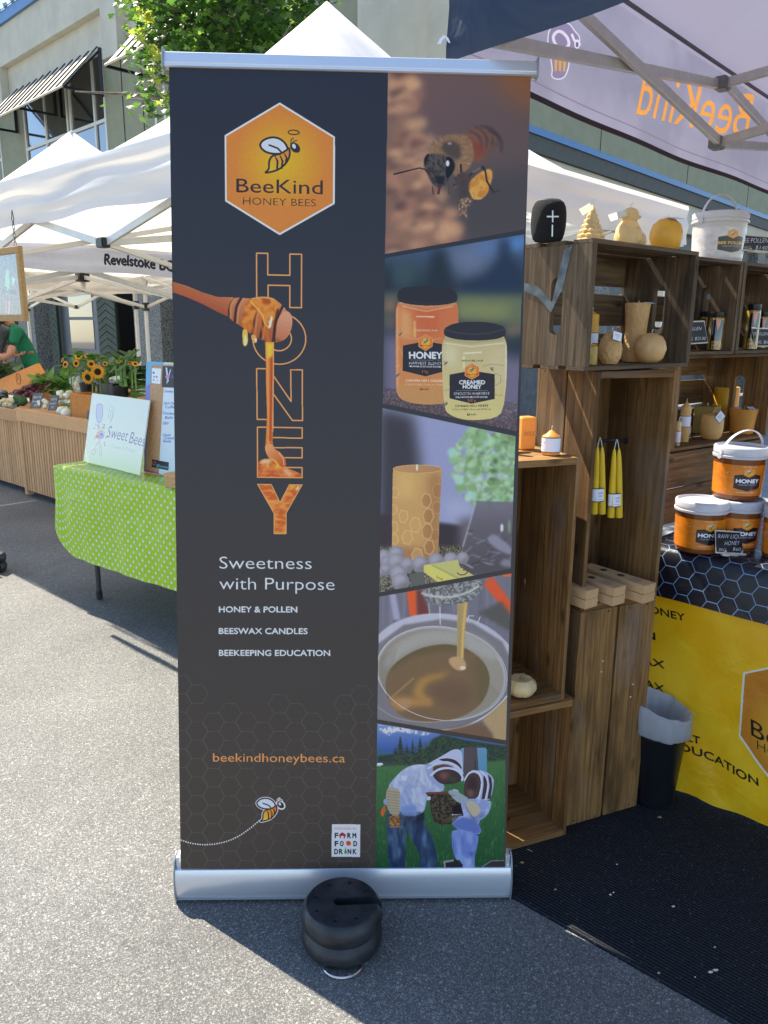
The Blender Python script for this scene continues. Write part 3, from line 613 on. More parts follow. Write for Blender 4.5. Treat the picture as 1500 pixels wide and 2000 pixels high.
    Fj2 = lambda *q: Z(*((np.asarray(q, float).reshape(-1, 2)-[740, 650])*.21+[906, 1308]).ravel()); bee_icon(cv, Fj2, .05); cv.text('BeeKind', *Z(858, 1362)[0], 3.2, (70, 50, 40), *Z(966, 1362)[0])
    cv.text('100% PURE | PUR', *Z(806, 1230)[0], 3.4, (80, 62, 50), *Z(1020, 1230)[0], bold=.01); cv.text('CREAMED', *Z(785, 1452)[0], 8, w2, *Z(1036, 1452)[0], bold=.035); cv.text('HONEY', *Z(820, 1494)[0], 8, w2, *Z(1000, 1496)[0], bold=.035); cv.line(Z(752,1515, 1062,1512), .5, (180,180,200))
    cv.text('SMOOTH HARVEST', *Z(733, 1558)[0], 5.6, w2, *Z(1084, 1554)[0]); cv.text('MÉLANGE DE RÉCOLTE DE MIEL', *Z(752, 1586)[0], 3, w2, *Z(1064, 1584)[0], bold=.03); cv.text('500 g', *Z(866, 1622)[0], 5.4, (222, 130, 84), *Z(946, 1622)[0])
    cv.text('CANADA NO.1 WHITE', *Z(746, 1674)[0], 4.2, (70, 54, 44), *Z(1066, 1672)[0], bold=.02); cv.text('A blend of Alfalfa, Clover, and Wildflower', *Z(714, 1706)[0], 3.8, (120, 98, 70), *Z(1096, 1704)[0]); cv.ell(*Z(875, 1746)[0], 2.8, 2.8, (60, 50, 40)); cv.ell(*Z(875, 1742)[0], 1.8, 1.4, (214, 200, 140)); cv.text('BuyBC', *Z(896, 1754)[0], 3, (60, 50, 40), *Z(952, 1753)[0], bold=.01)
    mini(652, 1248); mini(1105, 1305, -1); mini(655, 1645); cv.setclip(None)
    # picture 3: candle
    p3 = P(747,797, 1007,852, 998,1111, 741,1157); cv.setclip(p3); Z = ZF(730, 800, 5.172)
    cv.poly(p3, (160, 164, 212)); cv.poly(Z(40,-20, 400,60, 470,500, 460,1500, 40,1500), (66, 62, 72), bl=22); cv.poly(Z(700,900, 1000,900, 960,1150, 700,1100), (176, 178, 222), bl=20)
    cv.poly(Z(40,1060, 190,1060, 190,1400, 40,1400), (68, 56, 66), bl=5); cv.poly(Z(640,1138, 960,1180, 1000,1500, 640,1500), (60, 50, 58), bl=5); cv.poly(Z(860,1100, 1440,1080, 1440,1700, 860,1700), (112, 104, 118), bl=14)
    # flowers
    for i in range(560):
        a = rs.rand()*2*PI; r = rs.rand()**.5; x = 1180+390*r*math.cos(a); y = 560+430*r*math.sin(a)
        if x < 860 and y > 700: continue
        c = [(168, 204, 160), (190, 226, 196), (140, 176, 120), (196, 220, 226), (120, 150, 100), (150, 196, 150)][rs.randint(6)]
        cv.ell(*Z(x, y)[0], rs.uniform(4, 10), rs.uniform(3, 8), c, rot=rs.rand()*3, bl=2+rs.randint(3), alpha=.75)
    for q in ((1210, 620, 8, 4), (1330, 330, 9, 3), (1230, 520, 5, 6), (1200, 700, 6, 3), (1100, 440, 4, 3)): cv.ell(*Z(q[0], q[1])[0], q[2], q[3], (74, 100, 60), bl=4, alpha=.8)
    for q in ((1280, 990), (1100, 960), (1000, 870), (790, 430), (1230, 940), (860, 720)): cv.ell(*Z(*q)[0], 9, 8, (176, 222, 214), bl=4, alpha=.9)
    gl = Z(1035,920, 1440,935, 1440,1640, 870,1680, 870,1500); cv.grad(gl, (120, 112, 130), (88, 82, 92), Z(1100,950)[0], Z(1100,1600)[0], bl=2, alpha=.9); cv.line(Z(1030,940, 860,1520, 1000,1600), 2.4, (186, 186, 206), bl=2)
    for i in range(34):
        x, y = rs.uniform(900, 1400), rs.uniform(1180, 1600); a = rs.uniform(-1, .4); L = rs.uniform(30, 130); cv.line(Z(x, y, x+L*math.cos(a), y+L*math.sin(a)), rs.uniform(.8, 2.6), [(170, 170, 190), (60, 52, 58), (140, 132, 144)][rs.randint(3)], bl=2, alpha=.7)
    cv.poly(smooth_pts(Z(1150,1290, 1210,1250, 1300,1310, 1400,1400, 1400,1480, 1280,1430, 1160,1350)), (150, 146, 172), bl=4); cv.poly(smooth_pts(Z(1270,1540, 1330,1500, 1400,1530, 1400,1590, 1300,1590)), (140, 136, 160), bl=4); cv.ell(*Z(1295, 1195)[0], 3, 8, (232, 234, 250), bl=2); cv.ell(*Z(1370, 1180)[0], 2, 14, (150, 176, 150), bl=3)
    cv.noise(Z(40,1380, 900,1380, 900,1900, 40,1900), 5, (60, 56, 56), (150, 140, 110), seed=41, alpha=.9, bl=5)
    cd_ = Z(194,600, 225,575, 330,560, 440,557, 560,563, 650,580, 686,606, 676,860, 662,1120, 652,1470, 560,1500, 400,1530, 300,1500, 184,1400, 186,1000); cv.poly(cd_, (214, 166, 106)); cv.setclip(None); cv.setclip(cd_)
    cv.poly(Z(220,620, 420,620, 420,900, 230,900), (228, 186, 120), bl=18); cv.poly(Z(560,640, 690,640, 660,1500, 540,1500), (178, 128, 84), bl=16); cv.poly(Z(180,1380, 640,1400, 640,1560, 180,1560), (180, 130, 90), bl=12)
    for hx_, hy_, r_ in ((530,920,70), (645,820,72), (550,1075,72), (420,1165,74), (300,1080,62), (540,1230,76), (205,1190,56), (215,840,52), (640,990,62), (620,1270,60), (340,1290,70), (210,1310,50), (440,1480,76), (560,1390,70), (200,1010,48)):
        hp = [(hx_+r_*.78*math.cos(rad(60*q+10)), hy_+r_*1.12*math.sin(rad(60*q+10))) for q in range(6)]; fl = (176, 122, 78) if hx_ > 480 else (222, 170, 108)
        cv.poly(Z(*np.array(hp).ravel()), fl, bl=2, alpha=.55); cv.line(Z(*np.array(hp).ravel()), 1.5, (236, 198, 140) if hx_ < 600 else (210, 160, 110), closed=True, bl=1)
    cv.setclip(None); cv.setclip(p3); cv.grad(ellp(*Z(440, 600)[0], 47.5, 8), (206, 156, 110), (190, 140, 100), Z(200,600)[0], Z(680,600)[0]); cv.line(ellp(*Z(440, 600)[0], 47.5, 8), .9, (232, 190, 130), closed=True); cv.line(Z(437,562, 436,606), 4, (236, 228, 206))
    for x, y, r in ((100,1490,76), (230,1455,76), (130,1540,60), (225,1540,88), (340,1570,72), (120,1620,60), (470,1560,80), (630,1530,78), (780,1520,76), (900,1500,60), (250,1660,88), (270,1740,90), (60,1650,50)):
        cx_, cy_ = Z(x, y)[0]; r /= 5.172; cv.ell(cx_, cy_, r, r, (146, 140, 158)); cv.ell(cx_-r*.15, cy_-r*.2, r*.7, r*.7, (178, 174, 196), bl=6); cv.ell(cx_+r*.3, cy_+r*.45, r*.6, r*.4, (120, 108, 112), bl=6, alpha=.5)
    cv.poly(Z(360,1660, 500,1640, 515,1760, 380,1790), (104, 104, 104), bl=1); cv.poly(Z(510,1570, 850,1515, 870,1590, 1020,1680, 700,1740, 660,1745, 505,1640), (206, 200, 130)); cv.poly(Z(505,1575, 560,1565, 830,1710, 650,1745, 505,1640), (226, 216, 120), bl=1); cv.line(Z(590,1570, 850,1700), 1.6, (170, 160, 90), bl=1); cv.line(smooth_pts(Z(845,1650, 870,1672, 920,1668, 950,1640, 930,1618, 905,1622), 2, False), 2.2, (130, 70, 70)); cv.text('love', *Z(630, 1700)[0], 6, (150, 60, 70), *Z(700, 1730)[0], shear=.3)
    cv.setclip(None)
    # picture 4: straining
    p4 = P(740.6,1165.4, 999,1120, 988,1446, 737,1405); cv.setclip(p4); Z = ZF(730, 1120, 5.172)
    cv.poly(p4, (126, 122, 142)); 
    for i in range(26): x = rs.uniform(50, 1390); cv.line(Z(x, 0, x+rs.uniform(-10, 10), 520), rs.uniform(1, 4), [(150, 146, 170), (104, 100, 118)][rs.randint(2)], bl=3, alpha=.6)
    cv.poly(Z(160,200, 220,200, 270,470, 200,470), (176, 172, 206), bl=3); cv.poly(Z(330,180, 430,170, 440,430, 365,440), (236, 98, 50), bl=2); cv.poly(Z(430,170, 480,160, 560,400, 560,430, 440,430), (124, 62, 56), bl=4); cv.poly(Z(1110,110, 1190,20, 1390,290, 1390,470, 1340,400), (232, 92, 52), bl=3); cv.poly(Z(1050,400, 1290,280, 1400,440, 1400,600), (96, 92, 92), bl=6)
    cv.poly(Z(1300,0, 1400,0, 1400,30, 1310,36), (240, 110, 66), bl=2)
    cv.ell(*Z(690, 1010)[0], 154, 117, (186, 182, 204), rot=.10); cv.ell(*Z(700, 950)[0], 148, 104, (200, 196, 222), rot=.16, bl=2)
    cv.poly(Z(-40,720, 60,700, 300,520, 690,460, 1000,500, 1300,690, 1400,900, 1390,1300, 1100,1530, 700,1600, 300,1560, -40,1420), (134, 128, 140), bl=3)
    cv.ell(*Z(680, 1010)[0], 128, 91, (190, 184, 196), rot=.17); cv.ell(*Z(680, 1016)[0], 124, 88, (158, 148, 140), rot=.17, bl=2)
    cv.poly(smooth_pts(Z(90,860, 330,620, 700,560, 1060,620, 1280,820, 1200,900, 900,720, 600,700, 300,800, 130,1000)), (176, 170, 170), bl=8)
    for i in range(24): y = 780+i*17; cv.line(Z(60, y+60, 240-i*5, y-20), .8, (120, 112, 110), alpha=.7)
    for i in range(40): x = 950+i*9; cv.line(Z(x, 620+i*6, x+14, 900+i*9), .5, (200, 194, 198), alpha=.5)
    po = smooth_pts(Z(110,1180, 130,1020, 200,920, 320,830, 480,750, 700,710, 850,730, 1000,790, 1120,900, 1180,1050, 1150,1200, 1080,1330, 900,1450, 700,1500, 480,1500, 300,1460, 180,1350)); cv.poly(po, (132, 104, 78), bl=2); cv.setclip(None); cv.setclip(po)
    cv.poly(Z(200,760, 900,680, 1000,800, 700,780, 400,840, 150,1000), (112, 96, 66), bl=8); cv.poly(smooth_pts(Z(400,1180, 480,1040, 700,1010, 780,960, 700,1060, 520,1100, 480,1220, 620,1290, 560,1340, 400,1240)), (192, 142, 78), bl=10); cv.poly(smooth_pts(Z(140,1260, 300,1240, 560,1280, 620,1330, 400,1340, 250,1400, 160,1340)), (190, 140, 86), bl=9)
    cv.poly(smooth_pts(Z(240,1290, 330,1265, 400,1300, 320,1370, 260,1380)), (188, 144, 108), bl=3); cv.poly(Z(1000,850, 1200,900, 1180,1200, 1050,1380, 1020,1100), (116, 100, 70), bl=12); cv.poly(smooth_pts(Z(520,1150, 800,1080, 1000,1150, 960,1350, 700,1330)), (122, 92, 74), bl=14); cv.line(Z(160,1270, 400,1060), 3, (176, 140, 100), bl=2)
    cv.setclip(None); cv.setclip(p4); cv.line(ellp(*Z(690, 1010)[0], 128, 91, .17), 1.4, (206, 204, 220), closed=True); cv.line(smooth_pts(Z(640,1590, 900,1560, 1130,1450, 1300,1300, 1345,1240), 2, False), 2.4, (240, 238, 248), bl=1); cv.line(smooth_pts(Z(30,1340, 200,1460, 420,1500, 620,1505, 860,1470), 2, False), 1.2, (196, 182, 160), bl=1)
    cv.poly(Z(1100,1480, 1350,1260, 1350,1760, 1200,1700), (190, 160, 124), bl=3); cv.poly(Z(640,1600, 1100,1500, 1200,1620, 1220,1720, 900,1640), (128, 98, 80), bl=5)
    cv.poly(smooth_pts(Z(470,150, 1110,40, 1100,160, 1000,270, 860,320, 640,320, 520,270)), (140, 138, 146), bl=1); cv.noise(smooth_pts(Z(470,150, 1110,40, 1100,160, 1000,270, 860,320, 640,320, 520,270)), 7, (96, 94, 96), (176, 176, 184), seed=51, alpha=.8, bl=2); cv.line(smooth_pts(Z(490,200, 620,240, 800,240, 960,190, 1060,130), 2, False), 4, (210, 210, 222), bl=2)
    cv.poly(Z(845,310, 950,290, 925,560, 905,890, 840,850, 842,560), (196, 164, 112), bl=1); cv.line(Z(930,300, 905,560, 890,860), 3.5, (232, 188, 110), bl=1); cv.line(Z(870,330, 868,560, 860,830), 4, (172, 150, 110), bl=3); cv.poly(smooth_pts(Z(740,870, 830,830, 920,870, 940,950, 880,990, 800,960)), (206, 166, 126), bl=2); cv.ell(*Z(900, 955)[0], 6, 4, (240, 216, 200), bl=1); cv.line(Z(555,300, 565,420), 1.2, (226, 226, 240), bl=1); cv.line(Z(668,330, 672,520), 1.8, (226, 226, 240), bl=1)
    cv.line(Z(950,470, 960,430, 1010,430), 1.6, (220, 220, 235)); cv.line(Z(1050,500, 1075,440), 1.6, (220, 220, 235)); cv.setclip(None)
    # picture 5: keepers in a meadow
    p5 = P(737,1413, 988,1455, 984,1720, 733,1720); cv.setclip(p5); Z = ZF(720, 1400, 5.172)
    cv.poly(p5, (82, 112, 190)); cv.grad(Z(80,60, 760,170, 760,420, 80,420), (120, 150, 216), (66, 96, 176), Z(300,90)[0], Z(300,340)[0]); cv.noise(Z(90,80, 180,100, 330,105, 480,140, 640,170, 560,190, 300,150, 200,190, 100,130), 9, (120, 150, 214), (232, 222, 240), lo=.35, hi=.55, seed=61, alpha=.95, bl=2)
    cv.poly(Z(80,330, 240,370, 260,420, 80,430), (70, 104, 130), bl=5)
    cv.poly(Z(600,300, 640,230, 740,180, 1000,240, 1400,300, 1400,520, 80,520, 90,400, 230,380, 400,400), (48, 66, 56), bl=3)
    for x, y0, wd in ((170, 370, 30), (205, 380, 26), (320, 200, 90), (445, 232, 46), (520, 212, 78), (385, 280, 60), (270, 300, 46), (120, 390, 22), (700, 220, 120), (900, 250, 160)):
        for k in range(9): yy_ = y0+k*(480-y0)/9; w_ = wd*(.12+k/9); cv.poly(Z(x-w_, yy_+34, x, yy_-8, x+w_, yy_+34), (46+k*2, 64, 58), bl=1)
    cv.noise(Z(260,330, 400,330, 640,240, 760,195, 1000,250, 1400,310, 1400,500, 200,500), 6, (36, 52, 46), (84, 108, 86), seed=62, alpha=.45, bl=4); cv.poly(Z(95,465, 140,450, 250,460, 250,490, 95,500), (66, 70, 84)); cv.poly(Z(85,468, 130,464, 150,480, 110,502, 85,500), (226, 232, 246))
    cv.grad(Z(60,500, 250,490, 620,485, 1400,440, 1400,1660, 60,1660), (74, 118, 74), (30, 78, 46), Z(700,500)[0], Z(700,1600)[0], bl=3)
    for i in range(1500):
        x, y = rs.uniform(60, 1400), rs.uniform(560, 1640); L = rs.uniform(20, 60); c = [(60, 124, 76), (26, 66, 40), (100, 150, 96), (44, 100, 60)][rs.randint(4)]; cv.line(Z(x, y, x+rs.uniform(-10, 10), y-L), .8, c, alpha=.6, cap=False)
    cv.grad(Z(930,325, 965,310, 1180,312, 1195,335, 1195,560, 930,560), (120, 160, 196), (90, 150, 196), Z(940,320)[0], Z(1190,560)[0]); cv.poly(Z(962,306, 1095,306, 1112,560, 955,610), (92, 80, 90)); cv.line(Z(1075,450, 1080,560), 2, (60, 50, 56))
    wh = (176, 186, 236)
    jn = [Z(185,960, 540,960, 560,1080, 650,1240, 690,1420, 690,1660, 510,1660, 520,1400, 440,1240, 372,1120, 372,1300, 370,1660, 195,1660, 200,1400, 185,1200)]
    cv.grad(jn[0], (48, 66, 104), (34, 58, 104), Z(250,1000)[0], Z(250,1600)[0]); cv.poly(Z(200,960, 560,960, 560,1040, 400,1120, 220,1060), (26, 28, 46), bl=3); cv.poly(Z(560,1150, 640,1260, 640,1420, 560,1420, 480,1200), (92, 122, 166), bl=8, alpha=.7); cv.poly(Z(230,1150, 340,1200, 340,1400, 240,1420), (70, 96, 140), bl=8, alpha=.6); cv.line(Z(540,1340, 530,1640), 1, (110, 130, 170)); cv.line(Z(380,1120, 400,1260), 1, (20,30,50))
    bd = smooth_pts(Z(195,700, 260,620, 340,540, 420,495, 500,480, 590,485, 650,500, 700,640, 760,690, 760,760, 620,760, 580,860, 560,960, 490,1000, 370,1005, 310,960, 310,800, 230,760), 1); cv.grad(bd, (190, 198, 240), (150, 166, 224), Z(400,520)[0], Z(420,980)[0])
    for q in ((300,640, 360,700, 420,690), (640,600, 600,680, 640,760), (470,700, 500,800, 470,900), (350,840, 420,930, 480,990), (520,560, 500,640, 540,720), (370,750, 430,690, 470,600), (380,760, 440,860, 490,960), (570,490, 560,600, 620,740), (480,860, 560,900), (430,700, 560,680), (510,640, 600,740), (330,600, 400,600), (620,600, 700,700)): cv.line(smooth_pts(Z(*q), 2, False), 2.6, (122, 134, 190), bl=4); cv.line(smooth_pts(Z(*q)+np.array([2.2, -1.4]), 2, False), 1.8, (226, 230, 252), bl=3)
    cv.noise(bd, 26, (138, 148, 204), (232, 234, 252), lo=.3, hi=.7, seed=71, alpha=.36, sy=1.5, sx=.7, bl=2); cv.noise(jn[0], 20, (28, 44, 78), (100, 128, 168), lo=.35, hi=.75, seed=72, alpha=.6, sy=3, bl=2)
    cv.poly(Z(330,590, 395,600, 380,650, 330,640), (202, 210, 246), bl=1); cv.poly(Z(320,900, 480,880, 490,980, 330,990), (126, 150, 214), bl=6)
    hd = smooth_pts(Z(575,490, 640,450, 750,390, 840,335, 890,325, 935,340, 950,400, 950,560, 950,620, 920,600, 700,480), 1); cv.poly(hd, (196, 200, 242)); cv.poly(smooth_pts(Z(570,480, 620,470, 640,560, 700,640, 780,700, 740,740, 640,660, 575,580)), (160, 168, 220), bl=2)
    cv.poly(smooth_pts(Z(700,430, 800,415, 890,440, 945,510, 930,540, 850,470, 740,445)), (70, 50, 60)); cv.line(smooth_pts(Z(600,520, 700,465, 800,455, 900,500, 948,570), 2, False), 4.4, (200, 208, 248)); cv.poly(smooth_pts(Z(640,520, 720,480, 800,480, 880,520, 780,515, 660,560)), (96, 62, 62), bl=2)
    vl = smooth_pts(Z(640,590, 700,545, 800,525, 890,545, 945,600, 930,650, 880,675, 800,682, 740,680, 690,650)); cv.poly(vl, (66, 48, 54)); cv.poly(Z(700,580, 760,560, 830,580, 760,640), (150, 90, 80), bl=8); cv.poly(Z(790,620, 900,610, 860,660), (64, 84, 62), bl=6); cv.line(smooth_pts(Z(630,590, 700,530, 800,512, 900,540, 950,600, 945,640), 2, False), 4.4, (204, 212, 250))
    cv.poly(smooth_pts(Z(185,715, 250,710, 320,740, 315,860, 318,990, 260,1010, 200,960, 170,830), 1), (178, 164, 146)); 
    for i in range(9): y = 750+i*28; cv.line(Z(180, y, 310, y+16), 1, (128, 114, 104), bl=1)
    cv.poly(smooth_pts(Z(205,1000, 310,1000, 325,1070, 300,1120, 225,1115, 200,1050), 1), (150, 104, 64), bl=1); cv.noise(Z(205,1000, 320,1000, 320,1120, 205,1120), 7, (90, 56, 38), (196, 150, 100), seed=66, alpha=.6); cv.poly(Z(130,930, 165,890, 172,950, 140,1015, 120,980), (206, 100, 50)); cv.poly(Z(150,840, 180,820, 180,900, 150,870), (150, 160, 214))
    # child
    cv.poly(smooth_pts(Z(960,640, 1000,570, 1075,538, 1180,550, 1250,600, 1270,660, 1235,830, 1180,850, 970,840), 1), wh); cv.poly(smooth_pts(Z(965,660, 1000,590, 1060,560, 1120,590, 1140,680, 1110,830, 970,830, 960,740), 1), (78, 60, 64)); cv.poly(smooth_pts(Z(1000,640, 1050,600, 1100,640, 1090,760, 1000,760)), (62, 46, 50), bl=4); cv.poly(Z(1000,740, 1060,740, 1060,800, 1010,810), (130, 90, 84), bl=5)
    cv.poly(Z(1160,590, 1190,600, 1205,700, 1180,830, 1140,835, 1160,700), (74, 52, 62)); cv.poly(Z(1205,580, 1240,620, 1250,700, 1230,830, 1200,830, 1222,700), (74, 52, 66)); cv.line(smooth_pts(Z(968,640, 1010,568, 1075,540, 1135,590, 1148,690, 1108,835), 2, False), 3.2, (210, 218, 250)); cv.line(smooth_pts(Z(1130,550, 1190,600, 1212,690, 1180,835), 2, False), 3.2, (206, 214, 250))
    cv.poly(smooth_pts(Z(900,830, 1230,840, 1240,890, 1200,1000, 1100,1060, 1150,1180, 1040,1190, 840,1110, 850,1000, 900,960), 1), (160, 172, 232)); cv.poly(smooth_pts(Z(860,1060, 980,1000, 1100,1060, 1150,1170, 1040,1190, 840,1110), 1), (100, 120, 200), bl=3); cv.poly(Z(1180,980, 1100,1060, 1000,1020, 1040,960), (90, 104, 160), bl=5)
    cv.poly(smooth_pts(Z(845,1120, 1110,1180, 1105,1280, 1060,1450, 1100,1660, 970,1660, 940,1450, 870,1440, 835,1260), 1), (124, 146, 224)); cv.poly(Z(1000,1380, 1090,1340, 1060,1420), (86, 104, 180), bl=4); cv.line(Z(850,1230, 870,1420), 1.4, (84, 100, 176), bl=1); cv.line(Z(940,1200, 960,1300), 1.2, (90, 108, 184), bl=1); cv.poly(Z(960,1440, 1040,1420, 1080,1640, 990,1640), (168, 184, 244), bl=5)
    cv.noise(smooth_pts(Z(845,1120, 1110,1180, 1105,1280, 1060,1450, 1100,1660, 970,1660, 940,1450, 870,1440, 835,1260), 1), 20, (92, 112, 196), (176, 190, 246), lo=.35, hi=.7, seed=73, alpha=.35, sy=2.4, bl=2); cv.noise(smooth_pts(Z(900,830, 1230,840, 1240,890, 1200,1000, 1100,1060, 900,1000)), 18, (130, 140, 200), (220, 224, 250), lo=.35, hi=.7, seed=74, alpha=.35, bl=2)
    cv.poly(Z(580,765, 800,755, 830,775, 925,860, 960,1000, 840,1000, 840,1080, 740,1092, 660,1060, 630,960, 620,850), (54, 44, 40)); cv.noise(Z(620,780, 820,775, 920,860, 940,980, 840,1080, 740,1090, 650,1050), 6, (34, 28, 28), (112, 96, 72), seed=67, alpha=.7, bl=2); cv.line(Z(585,772, 830,765), 4, (120, 66, 52)); cv.line(Z(845,988, 935,984), 2.4, (220, 222, 240)); cv.poly(Z(840,900, 930,880, 950,985, 850,985), (26, 20, 22), bl=1)
    cv.poly(smooth_pts(Z(795,750, 860,735, 940,780, 1020,830, 980,870, 900,870, 830,800), 1), (160, 172, 190)); cv.line(Z(860,738, 900,750), 4, (176, 186, 204)); cv.line(Z(800,780, 870,800), 1.2, (90, 100, 120)); cv.poly(smooth_pts(Z(975,880, 1030,840, 1100,880, 1140,950, 1080,1015, 1040,1000), 1), (196, 184, 166)); cv.line(Z(1040,1000, 980,900), 1.2, (120, 110, 104)); cv.poly(smooth_pts(Z(580,830, 610,795, 635,820, 610,850)), (200, 206, 224)); cv.poly(Z(755,1455, 880,1440, 950,1490, 950,1530, 770,1545), (40, 38, 48)); cv.poly(Z(755,1455, 860,1440, 860,1460, 775,1475, 780,1530, 765,1545), (150, 146, 150)); cv.poly(Z(1110,1540, 1240,1450, 1400,1450, 1400,1560), (58, 50, 60)); cv.line(Z(1120,1535, 1240,1455, 1400,1452), 2, (130, 126, 150)); cv.setclip(None)
    # fine print grain
    cv.a *= np.array([1.07, 1.0, .88], np.float32)
    n = vnoise(cv.h, cv.w, 4, 99, 2); cv.a *= (1+(n-.5)*.05)[..., None]
    return cv.image('banner_print')
# ------------------------------------------------------------------ ground
E1 = Vector((.735, -.678, 0)).normalized(); E2 = Vector((.678, .735, 0)).normalized()
def asphalt():
    m = bpy.data.materials.new('asphalt'); m.use_nodes = True; t = m.node_tree; p = t.nodes['Principled BSDF']; L = t.links
    tc = nd(t, 'ShaderNodeTexCoord')
    v = nd(t, 'ShaderNodeTexVoronoi'); v.inputs['Scale'].default_value = 215; L.new(tc.outputs['Object'], v.inputs[0])
    sp = nd(t, 'ShaderNodeSeparateColor'); L.new(v.outputs['Color'], sp.inputs[0])
    cr = nd(t, 'ShaderNodeValToRGB'); e = cr.color_ramp.elements; e[0].position = 0; e[0].color = (.095, .092, .088, 1); e[1].position = 1; e[1].color = (.5, .48, .43, 1)
    for ps, c in ((.45, (.127, .121, .110, 1)), (.72, (.153, .146, .131, 1)), (.90, (.18, .17, .150, 1)), (.955, (.25, .24, .22, 1))): q = e.new(ps); q.color = c
    L.new(sp.outputs[0], cr.inputs[0])
    v2 = nd(t, 'ShaderNodeTexVoronoi'); v2.inputs['Scale'].default_value = 420; L.new(tc.outputs['Object'], v2.inputs[0]); s2 = nd(t, 'ShaderNodeSeparateColor'); L.new(v2.outputs['Color'], s2.inputs[0])
    cr2 = nd(t, 'ShaderNodeValToRGB'); e = cr2.color_ramp.elements; e[0].color = (.06, .06, .06, 1); e[1].color = (.55, .53, .48, 1); q = e.new(.7); q.color = (.14, .137, .13, 1); L.new(s2.outputs[0], cr2.inputs[0])
    mx = nd(t, 'ShaderNodeMix', data_type='RGBA'); mx.inputs[0].default_value = .45; L.new(cr.outputs[0], mx.inputs[6]); L.new(cr2.outputs[0], mx.inputs[7])
    n = nd(t, 'ShaderNodeTexNoise'); n.inputs['Scale'].default_value = 1.3; n.inputs['Detail'].default_value = 7; L.new(tc.outputs['Object'], n.inputs[0])
    r = nd(t, 'ShaderNodeMapRange'); r.inputs[1].default_value = .3; r.inputs[2].default_value = .7; r.inputs[3].default_value = .74; r.inputs[4].default_value = 1.12; L.new(n.outputs[0], r.inputs[0])
    n3 = nd(t, 'ShaderNodeTexNoise'); n3.inputs['Scale'].default_value = 11; n3.inputs['Detail'].default_value = 3; L.new(tc.outputs['Object'], n3.inputs[0]); r3 = nd(t, 'ShaderNodeMapRange'); r3.inputs[1].default_value = .66; r3.inputs[2].default_value = .76; r3.inputs[3].default_value = 1; r3.inputs[4].default_value = .72; L.new(n3.outputs[0], r3.inputs[0])
    mu = nd(t, 'ShaderNodeMath', operation='MULTIPLY'); L.new(r.outputs[0], mu.inputs[0]); L.new(r3.outputs[0], mu.inputs[1])
    hs = nd(t, 'ShaderNodeHueSaturation'); L.new(mu.outputs[0], hs.inputs['Value']); L.new(mx.outputs[2], hs.inputs['Color']); L.new(hs.outputs[0], p.inputs['Base Color'])
    p.inputs['Roughness'].default_value = .82; p.inputs['Specular IOR Level'].default_value = .35
    b = nd(t, 'ShaderNodeBump'); b.inputs['Strength'].default_value = .4; b.inputs['Distance'].default_value = .0025; L.new(sp.outputs[1], b.inputs['Height']); L.new(b.outputs[0], p.inputs['Normal'])
    return m
M_asph = asphalt()
place('road', MB().quad((-60, -30, 0), (60, -30, 0), (60, 60, 0), (-60, 60, 0)).build('tmp', M_asph).data, kind='structure')
bpy.data.objects.remove(bpy.data.objects['tmp'])
# pavement strip with kerb and the yellow kerb line seen between the crates
kA = G(1020, 1062, 0)+E1*(-6); pv = kA+E2*.45
M_conc = mat('pavement_concrete', (.24, .235, .22), .85, var=.12, scale=9, bump=.3)
o = MB().obox(pv, E1*16, E2*9, Vector((0, 0, .12))).build('pavement', M_conc, bevel=.01); o['kind'] = 'structure'
M_yel = mat('kerb_paint', (.62, .36, .03), .7, var=.25, scale=60, bump=.3)
o = MB().quad(kA+Vector((0, 0, .004)), kA+E1*16+Vector((0, 0, .004)), kA+E1*16+E2*.22+Vector((0, 0, .004)), kA+E2*.22+Vector((0, 0, .004))).build('kerb_line', M_yel); o['kind'] = 'structure'

